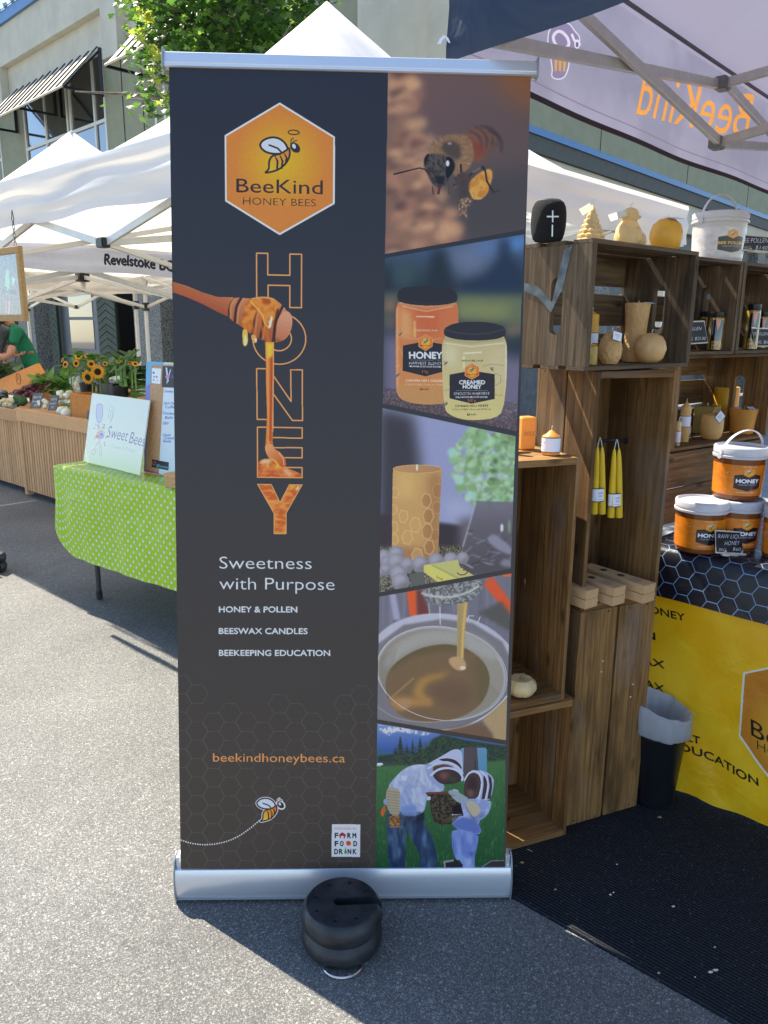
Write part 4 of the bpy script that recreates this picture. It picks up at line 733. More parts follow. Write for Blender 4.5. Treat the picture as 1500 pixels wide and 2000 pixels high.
# dark ribbed mat
def mat_rug():
    m = bpy.data.materials.new('ribbed_carpet'); m.use_nodes = True; t = m.node_tree; p = t.nodes['Principled BSDF']; L = t.links
    tc = nd(t, 'ShaderNodeTexCoord'); mp = nd(t, 'ShaderNodeMapping'); mp.inputs['Rotation'].default_value = (0, 0, rad(0)); L.new(tc.outputs['Object'], mp.inputs[0])
    w_ = nd(t, 'ShaderNodeTexWave'); w_.bands_direction = 'Y'; w_.inputs['Scale'].default_value = 32; w_.inputs['Distortion'].default_value = 1.2; w_.inputs['Detail'].default_value = 2; w_.inputs['Detail Scale'].default_value = 6; L.new(mp.outputs[0], w_.inputs[0])
    n = nd(t, 'ShaderNodeTexNoise'); n.inputs['Scale'].default_value = 420; n.inputs['Detail'].default_value = 4; L.new(tc.outputs['Object'], n.inputs[0])
    cr = nd(t, 'ShaderNodeValToRGB'); e = cr.color_ramp.elements; e[0].color = (.008, .009, .012, 1); e[1].color = (.032, .036, .044, 1); L.new(w_.outputs[0], cr.inputs[0])
    v = nd(t, 'ShaderNodeTexVoronoi'); v.inputs['Scale'].default_value = 260; L.new(tc.outputs['Object'], v.inputs[0]); s = nd(t, 'ShaderNodeSeparateColor'); L.new(v.outputs['Color'], s.inputs[0])
    r = nd(t, 'ShaderNodeMapRange'); r.inputs[1].default_value = .965; r.inputs[2].default_value = 1; r.inputs[4].default_value = .8; L.new(s.outputs[0], r.inputs[0])
    mx = nd(t, 'ShaderNodeMix', data_type='RGBA'); mx.inputs[7].default_value = (.11, .1, .085, 1); L.new(r.outputs[0], mx.inputs[0]); L.new(cr.outputs[0], mx.inputs[6]); L.new(mx.outputs[2], p.inputs['Base Color'])
    p.inputs['Roughness'].default_value = .95; p.inputs['Specular IOR Level'].default_value = .15
    ad = nd(t, 'ShaderNodeMath', operation='MULTIPLY_ADD'); ad.inputs[1].default_value = .35; L.new(n.outputs[0], ad.inputs[0]); L.new(w_.outputs[0], ad.inputs[2])
    b = nd(t, 'ShaderNodeBump'); b.inputs['Strength'].default_value = .9; b.inputs['Distance'].default_value = .004; L.new(ad.outputs[0], b.inputs['Height']); L.new(b.outputs[0], p.inputs['Normal'])
    return m
A = G(1000, 1755, 0); B = G(1430, 2000, 0); du = (B-A); du.z = 0; du.normalize(); dv = Vector((-du.y, du.x, 0)); MO = A-du*.14
ang = math.atan2(du.y, du.x)
t_ = thing('floor_mat', 'dark ribbed outdoor mat laid on the asphalt under the stacked wooden crates', 'mat', MO, ang)
mb = MB(); mb.add([(0, 0, .001), (3.4, 0, .001), (3.4, 3.2, .001), (0, 3.2, .001), (.004, .004, .007), (3.396, .004, .007), (3.396, 3.196, .007), (.004, 3.196, .007)], [(0, 1, 5, 4), (1, 2, 6, 5), (2, 3, 7, 6), (3, 0, 4, 7), (4, 5, 6, 7)])
o = mb.build('carpet', mat_rug(), t_, local=True)
deb = [(1192, 1747, .011, 'w'), (1198, 1743, .007, 'w'), (1315, 1770, .014, 'c'), (1358, 1908, .006, 'w'), (1287, 1900, .012, 'y'), (1389, 1898, .02, 'w'), (1398, 1894, .018, 'w'), (1085, 1737, .012, 'y'), (1288, 1596, .02, 'b'), (1312, 1555, .008, 'w'), (1396, 1850, .008, 'w'), (1205, 1688, .008, 'w'), (1020, 1684, .02, 'y')]
M_crumb = mat('pale_crumb', (.6, .56, .45), .8, var=.2); M_crumb2 = mat('dry_leaf_bit', (.32, .25, .12), .8, var=.3)
mb = MB()
for x, y, s, k in deb:
    q = G(x, y, .009); mb.blob(q, s*.36, s*.2, .002, 6, 3, jit=.3, mi=0 if k in 'wc' else 1)
mb.build('crumbs', [M_crumb, M_crumb2], None, kind='stuff')
bpy.data.objects['crumbs']['label'] = 'tiny pale crumbs and leaf bits scattered on the dark mat'

# ------------------------------------------------------------------ tents
def fabric(name, col, tr=.35, back=None, rough=.7, tcol=None, bump=.35, bs=9, img=None, spec=.3):
    m = bpy.data.materials.new(name); m.use_nodes = True; t = m.node_tree; p = t.nodes['Principled BSDF']; L = t.links
    tc = nd(t, 'ShaderNodeTexCoord'); n = nd(t, 'ShaderNodeTexNoise'); n.inputs['Scale'].default_value = bs; n.inputs['Detail'].default_value = 4; n.inputs['Distortion'].default_value = 1.2; L.new(tc.outputs['Object'], n.inputs[0])
    b = nd(t, 'ShaderNodeBump'); b.inputs['Strength'].default_value = bump; b.inputs['Distance'].default_value = .03; L.new(n.outputs[0], b.inputs['Height']); L.new(b.outputs[0], p.inputs['Normal'])
    n2 = nd(t, 'ShaderNodeTexNoise'); n2.inputs['Scale'].default_value = 3; n2.inputs['Detail'].default_value = 6; L.new(tc.outputs['Object'], n2.inputs[0])
    r = nd(t, 'ShaderNodeMapRange'); r.inputs[3].default_value = .92; r.inputs[4].default_value = 1.06; L.new(n2.outputs[0], r.inputs[0]); hs = nd(t, 'ShaderNodeHueSaturation'); L.new(r.outputs[0], hs.inputs['Value'])
    if img:
        tx = nd(t, 'ShaderNodeTexImage'); tx.image = img; tx.extension = 'EXTEND'; uv = nd(t, 'ShaderNodeUVMap'); uv.uv_map = 'UVMap'; L.new(uv.outputs[0], tx.inputs[0]); src = tx.outputs[0]; L.new(src, hs.inputs['Color'])
    elif back:
        g = nd(t, 'ShaderNodeNewGeometry'); mx = nd(t, 'ShaderNodeMix', data_type='RGBA'); L.new(g.outputs['Backfacing'], mx.inputs[0]); mx.inputs[6].default_value = c4(col); mx.inputs[7].default_value = c4(back); L.new(mx.outputs[2], hs.inputs['Color'])
    else: hs.inputs['Color'].default_value = c4(col)
    L.new(hs.outputs[0], p.inputs['Base Color']); p.inputs['Roughness'].default_value = rough; p.inputs['Specular IOR Level'].default_value = spec
    if tr:
        ts = nd(t, 'ShaderNodeBsdfTranslucent'); ms = nd(t, 'ShaderNodeMixShader'); ms.inputs[0].default_value = tr
        if img: L.new(hs.outputs[0], ts.inputs[0])
        else: ts.inputs[0].default_value = c4(tcol or col)
        L.new(b.outputs[0], ts.inputs['Normal'])
        L.new(p.outputs[0], ms.inputs[1]); L.new(ts.outputs[0], ms.inputs[2]); L.new(ms.outputs[0], t.nodes['Material Output'].inputs[0])
    return m
M_white = fabric('white_canvas', (.80, .80, .82), .4, tcol=(.92, .84, .70), bump=.18, bs=2.2)
M_wval = fabric('white_valance_canvas', (.80, .80, .82), .4, tcol=(.92, .84, .70), bump=.12, bs=2.0)
M_bar = mat('white_painted_steel', (.62, .61, .58), .35, var=.05, spec=.6)
M_brk = mat('black_plastic', (.018, .018, .02), .4, var=.2)
def valance(P, Q, ztop, zbot, amp=.02, n=60, seed=0, fold=.007, thick=None, mb=None, uv=True):
    rs = np.random.RandomState(seed); mb = mb or MB(); P, Q = Vector(P), Vector(Q); d = (Q-P); L = d.length; nn = Vector((d.y, -d.x, 0)).normalized()
    ph = rs.rand(6)*6; rows = 12; vs = []; uvs = []
    for j in range(rows+1):
        f = j/rows
        for i in range(n+1):
            s = i/n; off = amp*f*(math.sin(s*L*5+ph[0])*.5+math.sin(s*L*9+ph[1]+f)*.3+math.sin(s*L*2.3+ph[2])*.6)+fold*math.sin(PI*f)*(math.sin(f*13+s*L*1.3+ph[3])+.6*math.sin(f*21-s*L*2.1+ph[4])*math.sin(s*L*1.1+ph[5]))
            zb_ = zbot[0]+(zbot[1]-zbot[0])*min(1, s*L/.55) if isinstance(zbot, tuple) else zbot; z = ztop+(zb_-ztop)*f + (.008*math.sin(s*L*7+ph[2]) if 0 < j else 0)
            vs.append(P+d*s+nn*off+Zup*(z-P.z)); uvs.append((s, 1-f))
    mb.add(vs, [(j*(n+1)+i, (j+1)*(n+1)+i, (j+1)*(n+1)+i+1, j*(n+1)+i+1) for j in range(rows) for i in range(n)], uvs if uv else None)
    return mb
def canopy_tent(name, label, C, S, ze, zp, val, pw, mroof, mval, mbar, seed=0, group=None, trussz=(-.02, -.34), legs=(0, 1, 2, 3), valmats=None, roofsag=.03, barw=.032, k0up=0, e1=None, e2=None, brk=None):
    e1 = e1 or E1; e2 = e2 or E2; C = Vector((C[0], C[1], 0)); h = S/2; t = thing(name, label, 'canopy tent', C, group=group); brk = brk or M_brk
    rs = np.random.RandomState(seed); n = 24; vs = []; g = lambda a, b: C+e1*(a*h)+e2*(b*h)
    for j in range(n+1):
        for i in range(n+1):
            a, b = 2*i/n-1, 2*j/n-1; r = 1-max(abs(a), abs(b)); z = ze+(zp-ze)*(r**pw)
            z += roofsag*math.sin(a*7+seed)*math.sin(b*6+seed*2)*min(1, r*3)*.5-(roofsag*1.2*(1-abs(abs(a)-abs(b)))*min(1, r*4)*0)
            p = g(a, b); vs.append((p.x, p.y, z))
    rf = MB().add(vs, [(j*(n+1)+i, j*(n+1)+i+1, (j+1)*(n+1)+i+1, (j+1)*(n+1)+i) for j in range(n) for i in range(n)]); rf.build('roof', mroof, t, smooth=True)
    cs = [g(-1, -1), g(1, -1), g(1, 1), g(-1, 1)]
    for k in range(4):
        A_, B_ = cs[k].copy(), cs[(k+1) % 4].copy(); nn = Vector(((B_-A_).y, -(B_-A_).x, 0)).normalized()*.012
        m_ = (valmats or {}).get(k, mval); valance(A_+nn, B_+nn, ze+.005, (ze-val, ze-val+k0up) if k == 0 else ze-val, seed=seed*7+k, amp=.014).build('valance', m_, t, smooth=True)
    zt, zl = ze+trussz[0], ze+trussz[1]; ins = .05
    ci = [g(-1+ins, -1+ins), g(1-ins, -1+ins), g(1-ins, 1-ins), g(-1+ins, 1-ins)]
    def bar(p, q):
        p, q = Vector(p), Vector(q); MB().bar(p, q, barw*.55, barw).build('truss_bar', mbar, t, bevel=.002)
    at = lambda p, z: Vector((p.x, p.y, z))
    for k in range(4):
        A_, B_ = ci[k], ci[(k+1) % 4]; M_ = (A_+B_)/2; o1 = (B_-A_).normalized().cross(Zup)*.012
        bar(at(A_, zt)+o1, at(M_, zl)+o1); bar(at(A_, zl)-o1, at(M_, zt)-o1); bar(at(M_, zt)+o1, at(B_, zl)+o1); bar(at(M_, zl)-o1, at(B_, zt)-o1)
        for z in (zt, zl): 
            u = (B_-A_).normalized()*.03; v_ = u.cross(Zup).normalized()*.022; MB().obox(at(M_, z-.022)-u-v_, u*2, v_*2, Vector((0, 0, .044))).build('bracket', brk, t, bevel=.004)
        q = (at(A_, zt)+at(M_, zl))/2; MB().obox(q-Vector((.014, .014, .02)), Vector((.028, 0, 0)), Vector((0, .028, 0)), Vector((0, 0, .04))).build('bracket', brk, t)
        bar(at(M_, zt), at(C, zt+.12)); bar(at(M_, zl), at(C, zl+.2))
        if k in legs:
            MB().bar(at(ci[k], 0.01), at(ci[k], ze-.02), .034, .034, up=E1).build('leg', mbar, t, bevel=.003)
            f = at(ci[k], 0); MB().obox(f-e1*.05-e2*.05, e1*.1, e2*.1, Vector((0, 0, .008))).build('foot_plate', mbar, t)
            MB().obox(at(ci[k], zl-.04)-e1*.03-e2*.03, e1*.06, e2*.06, Vector((0, 0, .09))).build('bracket', brk, t, bevel=.004)
    MB().bar(at(C, zl+.1), at(C, zp-.02), .03, .03, up=E1).build('centre_pole', mbar, t)
    MB().obox(at(C, zl+.16)-e1*.045-e2*.045, e1*.09, e2*.09, Vector((0, 0, .07))).build('bracket', brk, t, bevel=.004)
    return t, cs
near_tent, NT = canopy_tent('canopy_tent', 'white peaked canopy tent standing over the green dotted table', (-.34, 4.8), 3.0, 2.17, 3.2, .22, 1.6, M_white, M_wval, M_bar, 1, legs=(1, 2, 3), group='white canopy tents along the street')
# lettering on the neighbouring tent's valance
PC = Vector((-.34, 4.8, 0))-E1*3.06
va, vb = PC+E1*1.5-E2*1.5, PC+E1*1.5+E2*1.5
SV = Surf((va.x, va.y, 1.80), E2, Zup, 3.0, .2); SV.n = SV.U.cross(SV.V)
cv = SV.canvas(2400, (205, 208, 226)); cv.text('Revelstoke BC', 203, 518, 21, (44, 48, 62), 337, 529, bold=.03)
im = cv.image('valance_print'); M_vtext = fabric('printed_valance', (.8, .8, .82), .3, img=im)
valmats = {1: M_vtext}
prod_tent, PT = canopy_tent('canopy_tent', 'white canopy tent with dark town lettering on its valance, above the vegetable stall', (PC.x, PC.y), 3.0, 2.0, 3.02, .2, 1.5, M_white, M_wval, M_bar, 2, legs=(0, 2, 3), group='white canopy tents along the street', valmats=valmats)
C3t = PC-E1*3.06
far_tent, FT = canopy_tent('canopy_tent', 'third white canopy tent, farthest along the row behind the vegetable stall', (C3t.x, C3t.y), 3.0, 2.02, 3.0, .2, 1.5, M_white, M_wval, M_bar, 3, group='white canopy tents along the street')

# branded booth tent
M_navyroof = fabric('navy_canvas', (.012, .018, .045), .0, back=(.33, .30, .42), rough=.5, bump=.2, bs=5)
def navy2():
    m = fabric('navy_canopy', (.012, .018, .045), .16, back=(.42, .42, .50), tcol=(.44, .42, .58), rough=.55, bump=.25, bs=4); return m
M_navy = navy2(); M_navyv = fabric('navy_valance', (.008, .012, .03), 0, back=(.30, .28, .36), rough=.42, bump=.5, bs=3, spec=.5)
BC = Vector((.155, 2.07, 0)); BCC = BC+E1*1.5+E2*1.5
SL = Surf((BC.x, BC.y, 2.07), E2, Zup, 3.0, .36)
cv = SL.canvas(2600, (162, 162, 186))
cv.noise(np.array([[900, -200], [1800, -200], [1800, 600], [900, 600.]]), 160, (152, 152, 176), (172, 170, 194), seed=5, alpha=.7)
hem = [SL.P(0, .0), SL.P(1, .0), SL.P(1, .045), SL.P(0, .045)]; cv.poly([PX(p) for p in hem], (40, 28, 38))
hem = [SL.P(0, .12), SL.P(1, .12), SL.P(1, .128), SL.P(0, .128)]; cv.poly([PX(p) for p in hem], (140, 128, 150))
cv.text('BeeKind', 1456, 272, 94, (255, 176, 84), 1244, 222, vert=(.2, -1), bold=.0)
Zc = ZF(820, 0, 2.206); gl = smooth_pts(Zc(552,130, 590,98, 640,100, 668,140, 690,160, 680,205, 640,260, 635,300, 615,340, 560,338, 568,300, 556,240, 545,190)); cv.line(gl, 5, (232, 230, 246), closed=True); cv.poly(gl, (150, 140, 176)); cv.line(smooth_pts(Zc(570,150, 600,130, 636,160, 645,200, 600,215, 570,180)), 6, (232, 230, 246), closed=True)
cv.line(smooth_pts(Zc(655,150, 668,180, 690,190), 1, False), 5, (232, 230, 246)); cv.ell(*Zc(678, 190)[0], 6, 9, (232, 230, 246)); cv.ell(*Zc(678, 192)[0], 3, 5, (120, 110, 150))
cv.line(Zc(575,252, 640,262), 4, (232, 230, 246))
for x in (575, 595, 615): cv.poly(Zc(x,252, x+14,254, x+8,308, x,308), (232, 178, 84))
im = cv.image('canopy_inside_print'); M_inprint = fabric('booth_valance_inside', (.5, .5, .5), .24, img=im, bump=.15, bs=5)
M_alu = mat('brushed_aluminium', (.58, .55, .50), .38, metal=.45, var=.06, scale=30, stretch=(1, 1, 1))
M_grey = mat('grey_bracket', (.2, .2, .2), .45, var=.1)
booth, BT = canopy_tent('canopy_tent', 'dark navy branded canopy tent with grey frame over the honey booth', (BCC.x, BCC.y), 3.0, 2.43, 3.35, .36, 1.15, M_navy, M_navyv, M_alu, 5, legs=(2, 3), valmats={3: M_inprint}, trussz=(-.09, -.29), barw=.032, k0up=.05, brk=M_grey, roofsag=0)
# the printed inner side of the left valance faces the booth: rebuild it on its surface so that the print sits flat
for o in list(children(booth)):
    if o.name.startswith('valance') and o.data.materials[0] is M_inprint: bpy.data.objects.remove(o)
n_ = 30; vs = []; uvs = []
for j in range(5):
    for i in range(n_+1):
        a, b = i/n_, j/4; p = SL.P(a, b)+SL.n*(.012*math.sin(a*9+1)*(1-b)+.006*math.sin(a*23)*(1-b)); vs.append(p); uvs.append((a, b))
MB().add(vs, [(j*(n_+1)+i, j*(n_+1)+i+1, (j+1)*(n_+1)+i+1, (j+1)*(n_+1)+i) for j in range(4) for i in range(n_)], uvs).build('valance', M_inprint, booth, smooth=True)
MB().tube([SL.P(0, 1.0)+SL.n*.03, SL.P(.5, .99)+SL.n*.03, SL.P(1, 1)+SL.n*.03], .007, 6).build('edge_cord', mat('grey_cord', (.12, .11, .12), .6), booth)
# silver mark and hem on the front valance
mk = MB(); SF = Surf((BC.x-.008, BC.y-.014, 2.07), E1, Zup, 3, .36)
for pts in ([(867, 91), (873, 80), (881, 74), (885, 78), (879, 82), (874, 92)], [(884, 76), (889, 80), (893, 90), (889, 89), (885, 82)]):
    ps = [SF.P(*SF.unproj(x_, y_), .026) for x_, y_ in pts]; mk.add(ps, [tuple(range(len(ps)))])
mk.build('printed_mark', mat('silver_print', (.6, .62, .66), .5), booth)

# ------------------------------------------------------------------ buildings
FA = Vector((-.71, .70, 0)).normalized(); FN = Vector((-.70, -.71, 0)).normalized(); FP = Vector((.75, 8.97, 0))
def fp(s, z, t=0): return FP+FA*s+Zup*z+FN*t
def fbox(mb, s0, s1, z0, z1, t0, t1, mi=0):
    return mb.obox(fp(s0, z0, t0), FA*(s1-s0), Zup*(z1-z0), FN*(t1-t0), mi)
M_stucco = mat('cream_stucco', (.52, .48, .38), .9, var=.07, scale=3, bump=.35, bscale=60)
M_green = mat('sage_green_siding', (.26, .26, .17), .85, var=.06, scale=5, bump=.15, bscale=30)
M_blue = mat('blue_metal_flashing', (.05, .15, .32), .4, var=.06, spec=.6)
M_dkgreen = mat('dark_olive_board', (.03, .038, .024), .7, var=.12, scale=8)
M_frame = mat('white_window_frame', (.62, .62, .58), .5, var=.04)
M_glassd = mat('dark_window_glass', (.012, .016, .018), .03, var=.1, spec=1.0, coat=1)
M_black = mat('black_steel', (.012, .012, .014), .4, var=.1)
M_pebble = mat('pebble_dash', (.07, .07, .06), .9, scale=45, bump=1.0, bscale=70, col2=(.36, .34, .29))
M_doorp = mat('grey_door_paint', (.10, .11, .115), .5, var=.05)
bld = thing('market_building', 'two storey sage green and cream building with striped metal awnings', 'building', fp(6, 0))
for nm, s0, s1, z0, z1, t0, t1, m_ in (
    ('upper_wall', -.2, 6.2, 3.9, 7.2, -.3, 0, M_green), ('upper_wall', 6.2, 7.82, 3.9, 5.99, -.3, .001, M_green), ('upper_wall', 6.2, 18, 5.99, 7.2, -.3, 0, M_stucco), ('upper_wall', 11.3, 12.4, 3.9, 5.99, -.3, .002, M_green), ('upper_wall', 7.82, 11.3, 3.9, 4.2, -.3, .003, M_green), ('upper_wall', 12.4, 18, 3.9, 5.99, -.3, .001, M_green),
    ('fascia', -.2, 18, 6.5, 7.18, 0, .14, M_stucco), ('blue_flashing', -.2, 18, 7.18, 7.38, -.3, .2, M_blue), ('lintel', -.2, 18, 3.55, 3.9, -.3, .1, M_stucco),
    ('pilaster', 6.98, 7.5, 5.72, 6.5, .003, .16, M_stucco), ('pilaster', 11.9, 12.45, 5.72, 6.5, .004, .16, M_stucco), ('pilaster', .35, 1.45, 3.9, 6.5, .002, .1, M_stucco), ('pilaster', -.2, .2, 3.9, 6.5, .002, .3, M_stucco)):
    fbox(MB(), s0, s1, z0, z1, t0, t1).build(nm, m_, bld)
for s in (12.6, 12.25, 11.9, 11.55, 11.2, 10.85, 10.5, 10.15):
    b = MB(); b.blob(fp(s, 7.44, .2), .05, .05, .05, 8, 5); b.bar(fp(s, 7.38, .2), fp(s, 7.42, .2), .04); b.build('festoon_bulb', mat('dusty_bulb', (.4, .38, .36), .3), bld, smooth=True)
MB().tube([fp(13, 7.385, .22), fp(9.6, 7.385, .22)], .008, 5).build('bulb_cable', M_black, bld)
def window(s0, s1, z0, z1, mull=(), rails=()):
    f = MB(); w = .055
    for a in (s0, s1-w): fbox(f, a, a+w, z0, z1, -.05, .012)
    for a in (z0, z1-w): fbox(f, s0+w, s1-w, a, a+w, -.05, .012)
    for a in mull: fbox(f, a-w/2, a+w/2, z0+w, z1-w, -.05, .010)
    for a in rails: fbox(f, s0+w, s1-w, a-w/2, a+w/2, -.05, .008)
    fo = f.build('window', M_frame, bld)
    xs = [s0]+list(mull)+[s1]; zs = [z0]+list(rails)+[z1]
    for i in range(len(xs)-1):
        for j in range(len(zs)-1): MB().obox(fp(xs[i]+.02, zs[j]+.02, -.03), FA*(xs[i+1]-xs[i]-.04), Zup*(zs[j+1]-zs[j]-.04), FN*.01).build('pane', M_glassd, fo)
window(7.82, 9.22, 4.2, 5.98, (8.25,), (4.9,)); window(9.3, 11.3, 4.2, 5.98, (10.3,), (4.9,)); window(4.9, 6.2, 4.0, 5.98, (5.9,), (4.85,)); window(12.6, 14.5, 4.2, 5.98, (13.5,), (4.9,))
MB().obox(fp(9.22, 4.2, -.1), FA*.08, Zup*1.78, FN*.1).build('window_post', M_green, bld)
fbox(MB(), 7.8, 11.4, 4.15, 6.0, -.32, -.28).build('dark_interior', M_black, bld)
for s in (6.55, 7.2): fbox(MB(), s, s+.012, 4.0, 5.72, .001, .012).build('siding_joint', M_dkgreen, bld)
M_awn = mat('pale_awning_metal', (.62, .57, .46), .4, metal=.3, var=.06); M_awnd = mat('brown_awning_seam', (.06, .05, .045), .5, var=.1)
def awning(s0, s1):
    aw = thing('awning', 'slanted standing seam metal awning above the upper %s windows' % ('wide row of' if s1-s0 > 3.4 else 'tree shaded'), 'awning', fp(s0, 5.3))
    n = max(2, round((s1-s0)/.31)); d = (s1-s0)/n; top = fp(0, 6.0, .06)-FP; bot = fp(0, 5.29, .71)-FP; dn = bot-top
    up = FA.cross(dn).normalized(); up = up if up.z > 0 else -up
    for i in range(n):
        a = FP+FA*(s0+i*d); MB().obox(a+top, FA*(d-.004), dn, up*.006).build('panel', M_awn, aw)
        MB().obox(a+top+up*.006, FA*.022, dn, up*.02).build('seam', M_awnd, aw)
    MB().obox(FP+FA*s0+bot-up*.01, FA*(s1-s0), dn.normalized()*.03, up*.03).build('edge_trim', M_awn, aw)
    k = max(1, round((s1-s0)/1.6))
    for i in range(k+1):
        s = s0+(s1-s0)*i/k; b = MB(); b.bar(fp(s, 6.0, .04), fp(s, 5.25, .04), .045); b.bar(fp(s, 5.27, .04), fp(s, 5.27, .72), .04); b.bar(fp(s, 5.96, .04), fp(s, 5.27, .7), .03); b.build('bracket', M_black, aw)
    return aw
awning(7.83, 11.6); a2 = awning(3.1, 6.33); awning(12.9, 16)['label'] = 'slanted metal awning at the building edge, cut by the picture side'
# ground floor
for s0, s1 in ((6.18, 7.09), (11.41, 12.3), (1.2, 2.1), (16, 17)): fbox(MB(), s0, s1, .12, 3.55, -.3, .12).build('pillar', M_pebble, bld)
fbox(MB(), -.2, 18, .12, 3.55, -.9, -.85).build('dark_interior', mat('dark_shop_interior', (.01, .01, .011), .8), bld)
fbox(MB(), 10.62, 11.41, .12, 3.55, -.5, -.3).build('door_surround', mat('shaded_olive_wall', (.10, .10, .085), .8), bld)  # one even dull olive colour
def herring(s0, s1, t):
    f = fbox(MB(), s0, s1, .12, 3.55, t-.06, t-.02).build('board_panel', M_dkgreen, bld); q = MB(); z = .2
    while z < 3.4:
        q.obox(fp(s0+.01, z, t-.018), FA*((s1-s0)/2-.012)+Zup*.14, Zup*.11, FN*.012); q.obox(fp(s1-.01, z, t-.018), -FA*((s1-s0)/2-.012)+Zup*.14, Zup*.11, FN*.012); z += .128
    q.build('plank', mat('olive_plank', (.05, .062, .038), .7, var=.2, scale=4), f, kind='stuff')
herring(8.05, 8.8, -.02); herring(10.62, 10.98, -.02)
dr = fbox(MB(), 8.84, 10.58, .12, 2.4, -.2, -.14).build('door', M_doorp, bld)
for z0, z1 in ((1.62, 2.34), (1.0, 1.56)):
    fbox(MB(), 9.2, 10.25, z0, z1, -.14, -.13).build('pane', M_glassd, dr)
cvd = Canvas(400, 200, (60, 70, 80), k=1); cvd.text('Revelstoke', 14, 90, 50, (30, 34, 40), 380, 90, bold=.03); cvd.text('Review', 110, 170, 50, (30, 34, 40), 380, 170, bold=.03); cvd.poly([(20, 120), (70, 145), (20, 175), (34, 147)], (30, 34, 40))
MB().quad(fp(10.2, .55, -.135), fp(9.55, .55, -.135), fp(9.55, .9, -.135), fp(10.2, .9, -.135), uv=[(0, 0), (1, 0), (1, 1), (0, 1)]).build('door_lettering', img_mat('door_lettering', cvd.image('door_letters'), .6), dr)
# side street wing seen beyond the booth
b2d = Vector((math.sin(rad(41)), math.cos(rad(41)), 0)); bn = Vector((b2d.y, -b2d.x, 0))
wing = thing('building_wing', 'sage green building wing with blue flashing band and dark soffit', 'building', FP+b2d*5)
def wbox(s0, s1, z0, z1, t0, t1): return MB().obox(FP+b2d*s0+Zup*z0+bn*t0, b2d*(s1-s0), Zup*(z1-z0), bn*(t1-t0))
for nm, z0, z1, t0, t1, m_ in (('siding', 3.83, 7.2, -.3, 0, M_green), ('blue_flashing', 3.75, 3.83, -.3, .03, M_blue), ('soffit', 3.56, 3.75, -.3, .0, mat('dark_grey_fascia', (.07, .07, .06), .7)), ('fascia', 3.1, 3.56, -.3, -.06, M_stucco), ('lower_wall', .12, 3.1, -.4, -.2, mat('shop_front_shade', (.10, .10, .095), .6, var=.2))):  # lower wall is a mottled dark grey
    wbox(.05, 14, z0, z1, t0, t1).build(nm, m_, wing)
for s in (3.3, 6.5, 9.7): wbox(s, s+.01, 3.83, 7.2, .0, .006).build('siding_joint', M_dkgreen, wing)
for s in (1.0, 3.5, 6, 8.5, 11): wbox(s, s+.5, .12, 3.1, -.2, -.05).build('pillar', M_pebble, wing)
# grey stucco base behind the crates, seen through the gap
MB().obox(G(1012, 806, 0)+E2*1.2+E1*(-1.2), E1*3, E2*.3, Vector((0, 0, 1.12))).build('tmp', M_pebble)
o = bpy.data.objects['tmp']; o.name = 'low_wall'; tag(o, 'low pebble dash wall seen between the banner and the wooden crates', 'wall')

# ------------------------------------------------------------------ maple
def maple_leaf(mb, c, s, M, mi):
    pts = [(0, -.5), (.12, -.12), (.42, -.22), (.32, .02), (.5, .18), (.24, .2), (.2, .36), (0, .56), (-.2, .36), (-.24, .2), (-.5, .18), (-.32, .02), (-.42, -.22), (-.12, -.12)]
    vs = [c+M@Vector((x*s, y*s, .08*s*abs(x)*-2)) for x, y in pts]; mb.add(vs, [(0, 1, 7, 13), (1, 2, 3, 4, 5, 6, 7), (13, 7, 8, 9, 10, 11, 12)], mi=mi)
tc_ = Vector((-1.55, 7.7, 0)); tree = thing('maple_tree', 'leafy green maple tree rising behind the banner top', 'tree', tc_)
M_bark = mat('maple_bark', (.13, .105, .08), .9, bump=.6, bscale=40, var=.3)
tb = MB(); tb.tube([tc_, tc_+Vector((.03, 0, 1.5)), tc_+Vector((.1, 0, 3)), tc_+Vector((.02, 0, 4.4)), tc_+Vector((-.15, .1, 6.2))], [.10, .085, .07, .05, .02], 10); tb.build('trunk', M_bark, tree, smooth=True)
lb = MB(); tips = []
for i in range(26):
    z = random.uniform(2.9, 5.6); a = random.uniform(0, 2*PI); L = random.uniform(.7, 1.5); b0 = tc_+Vector((.06, 0, z)); d = Vector((math.cos(a), math.sin(a), random.uniform(.1, .6)))
    m1 = b0+d*L*.5; e = b0+d*L+Vector((0, 0, -.05)); lb.tube([b0, m1, e], [.028, .018, .006], 6); tips += [m1, e, (m1+e)/2]
lb.build('limb', M_bark, tree, smooth=True)
mleaf = [mat('leaf_deep', (.035, .085, .018), .45, transluc=.35, tcol=(.07, .17, .02)), mat('leaf_mid', (.06, .14, .025), .45, transluc=.4, tcol=(.13, .27, .03)), mat('leaf_light', (.12, .22, .035), .45, transluc=.45, tcol=(.26, .42, .05)), mat('leaf_yellow', (.28, .32, .05), .45, transluc=.5, tcol=(.5, .55, .06))]
cr_ = MB(); cen = tc_+Vector((.12, 0, 4.35))
clus = []
for i in range(150):
    while True:
        v = Vector((random.uniform(-1, 1), random.uniform(-1, 1), random.uniform(-1, 1)))
        if v.length < 1: break
    v = Vector((v.x*.88+.08, v.y*1.2, v.z*1.4)); clus.append((cen+v, random.uniform(.14, .32)))
for c, r in clus:
    n = int(74*r/.22)
    for _ in range(n):
        v = Vector((random.gauss(0, 1), random.gauss(0, 1), random.gauss(0, 1)))*r*.5; p = c+v
        M = Euler((random.uniform(-1.2, .5)+.3, random.uniform(-.7, .7), random.uniform(0, 6.28))).to_matrix(); h = (p.z-cen.z)/1.4
        mi = 0 if random.random() < .35 else 1 if random.random() < .6 else 2
        maple_leaf(cr_, p, random.uniform(.055, .10), M, mi)
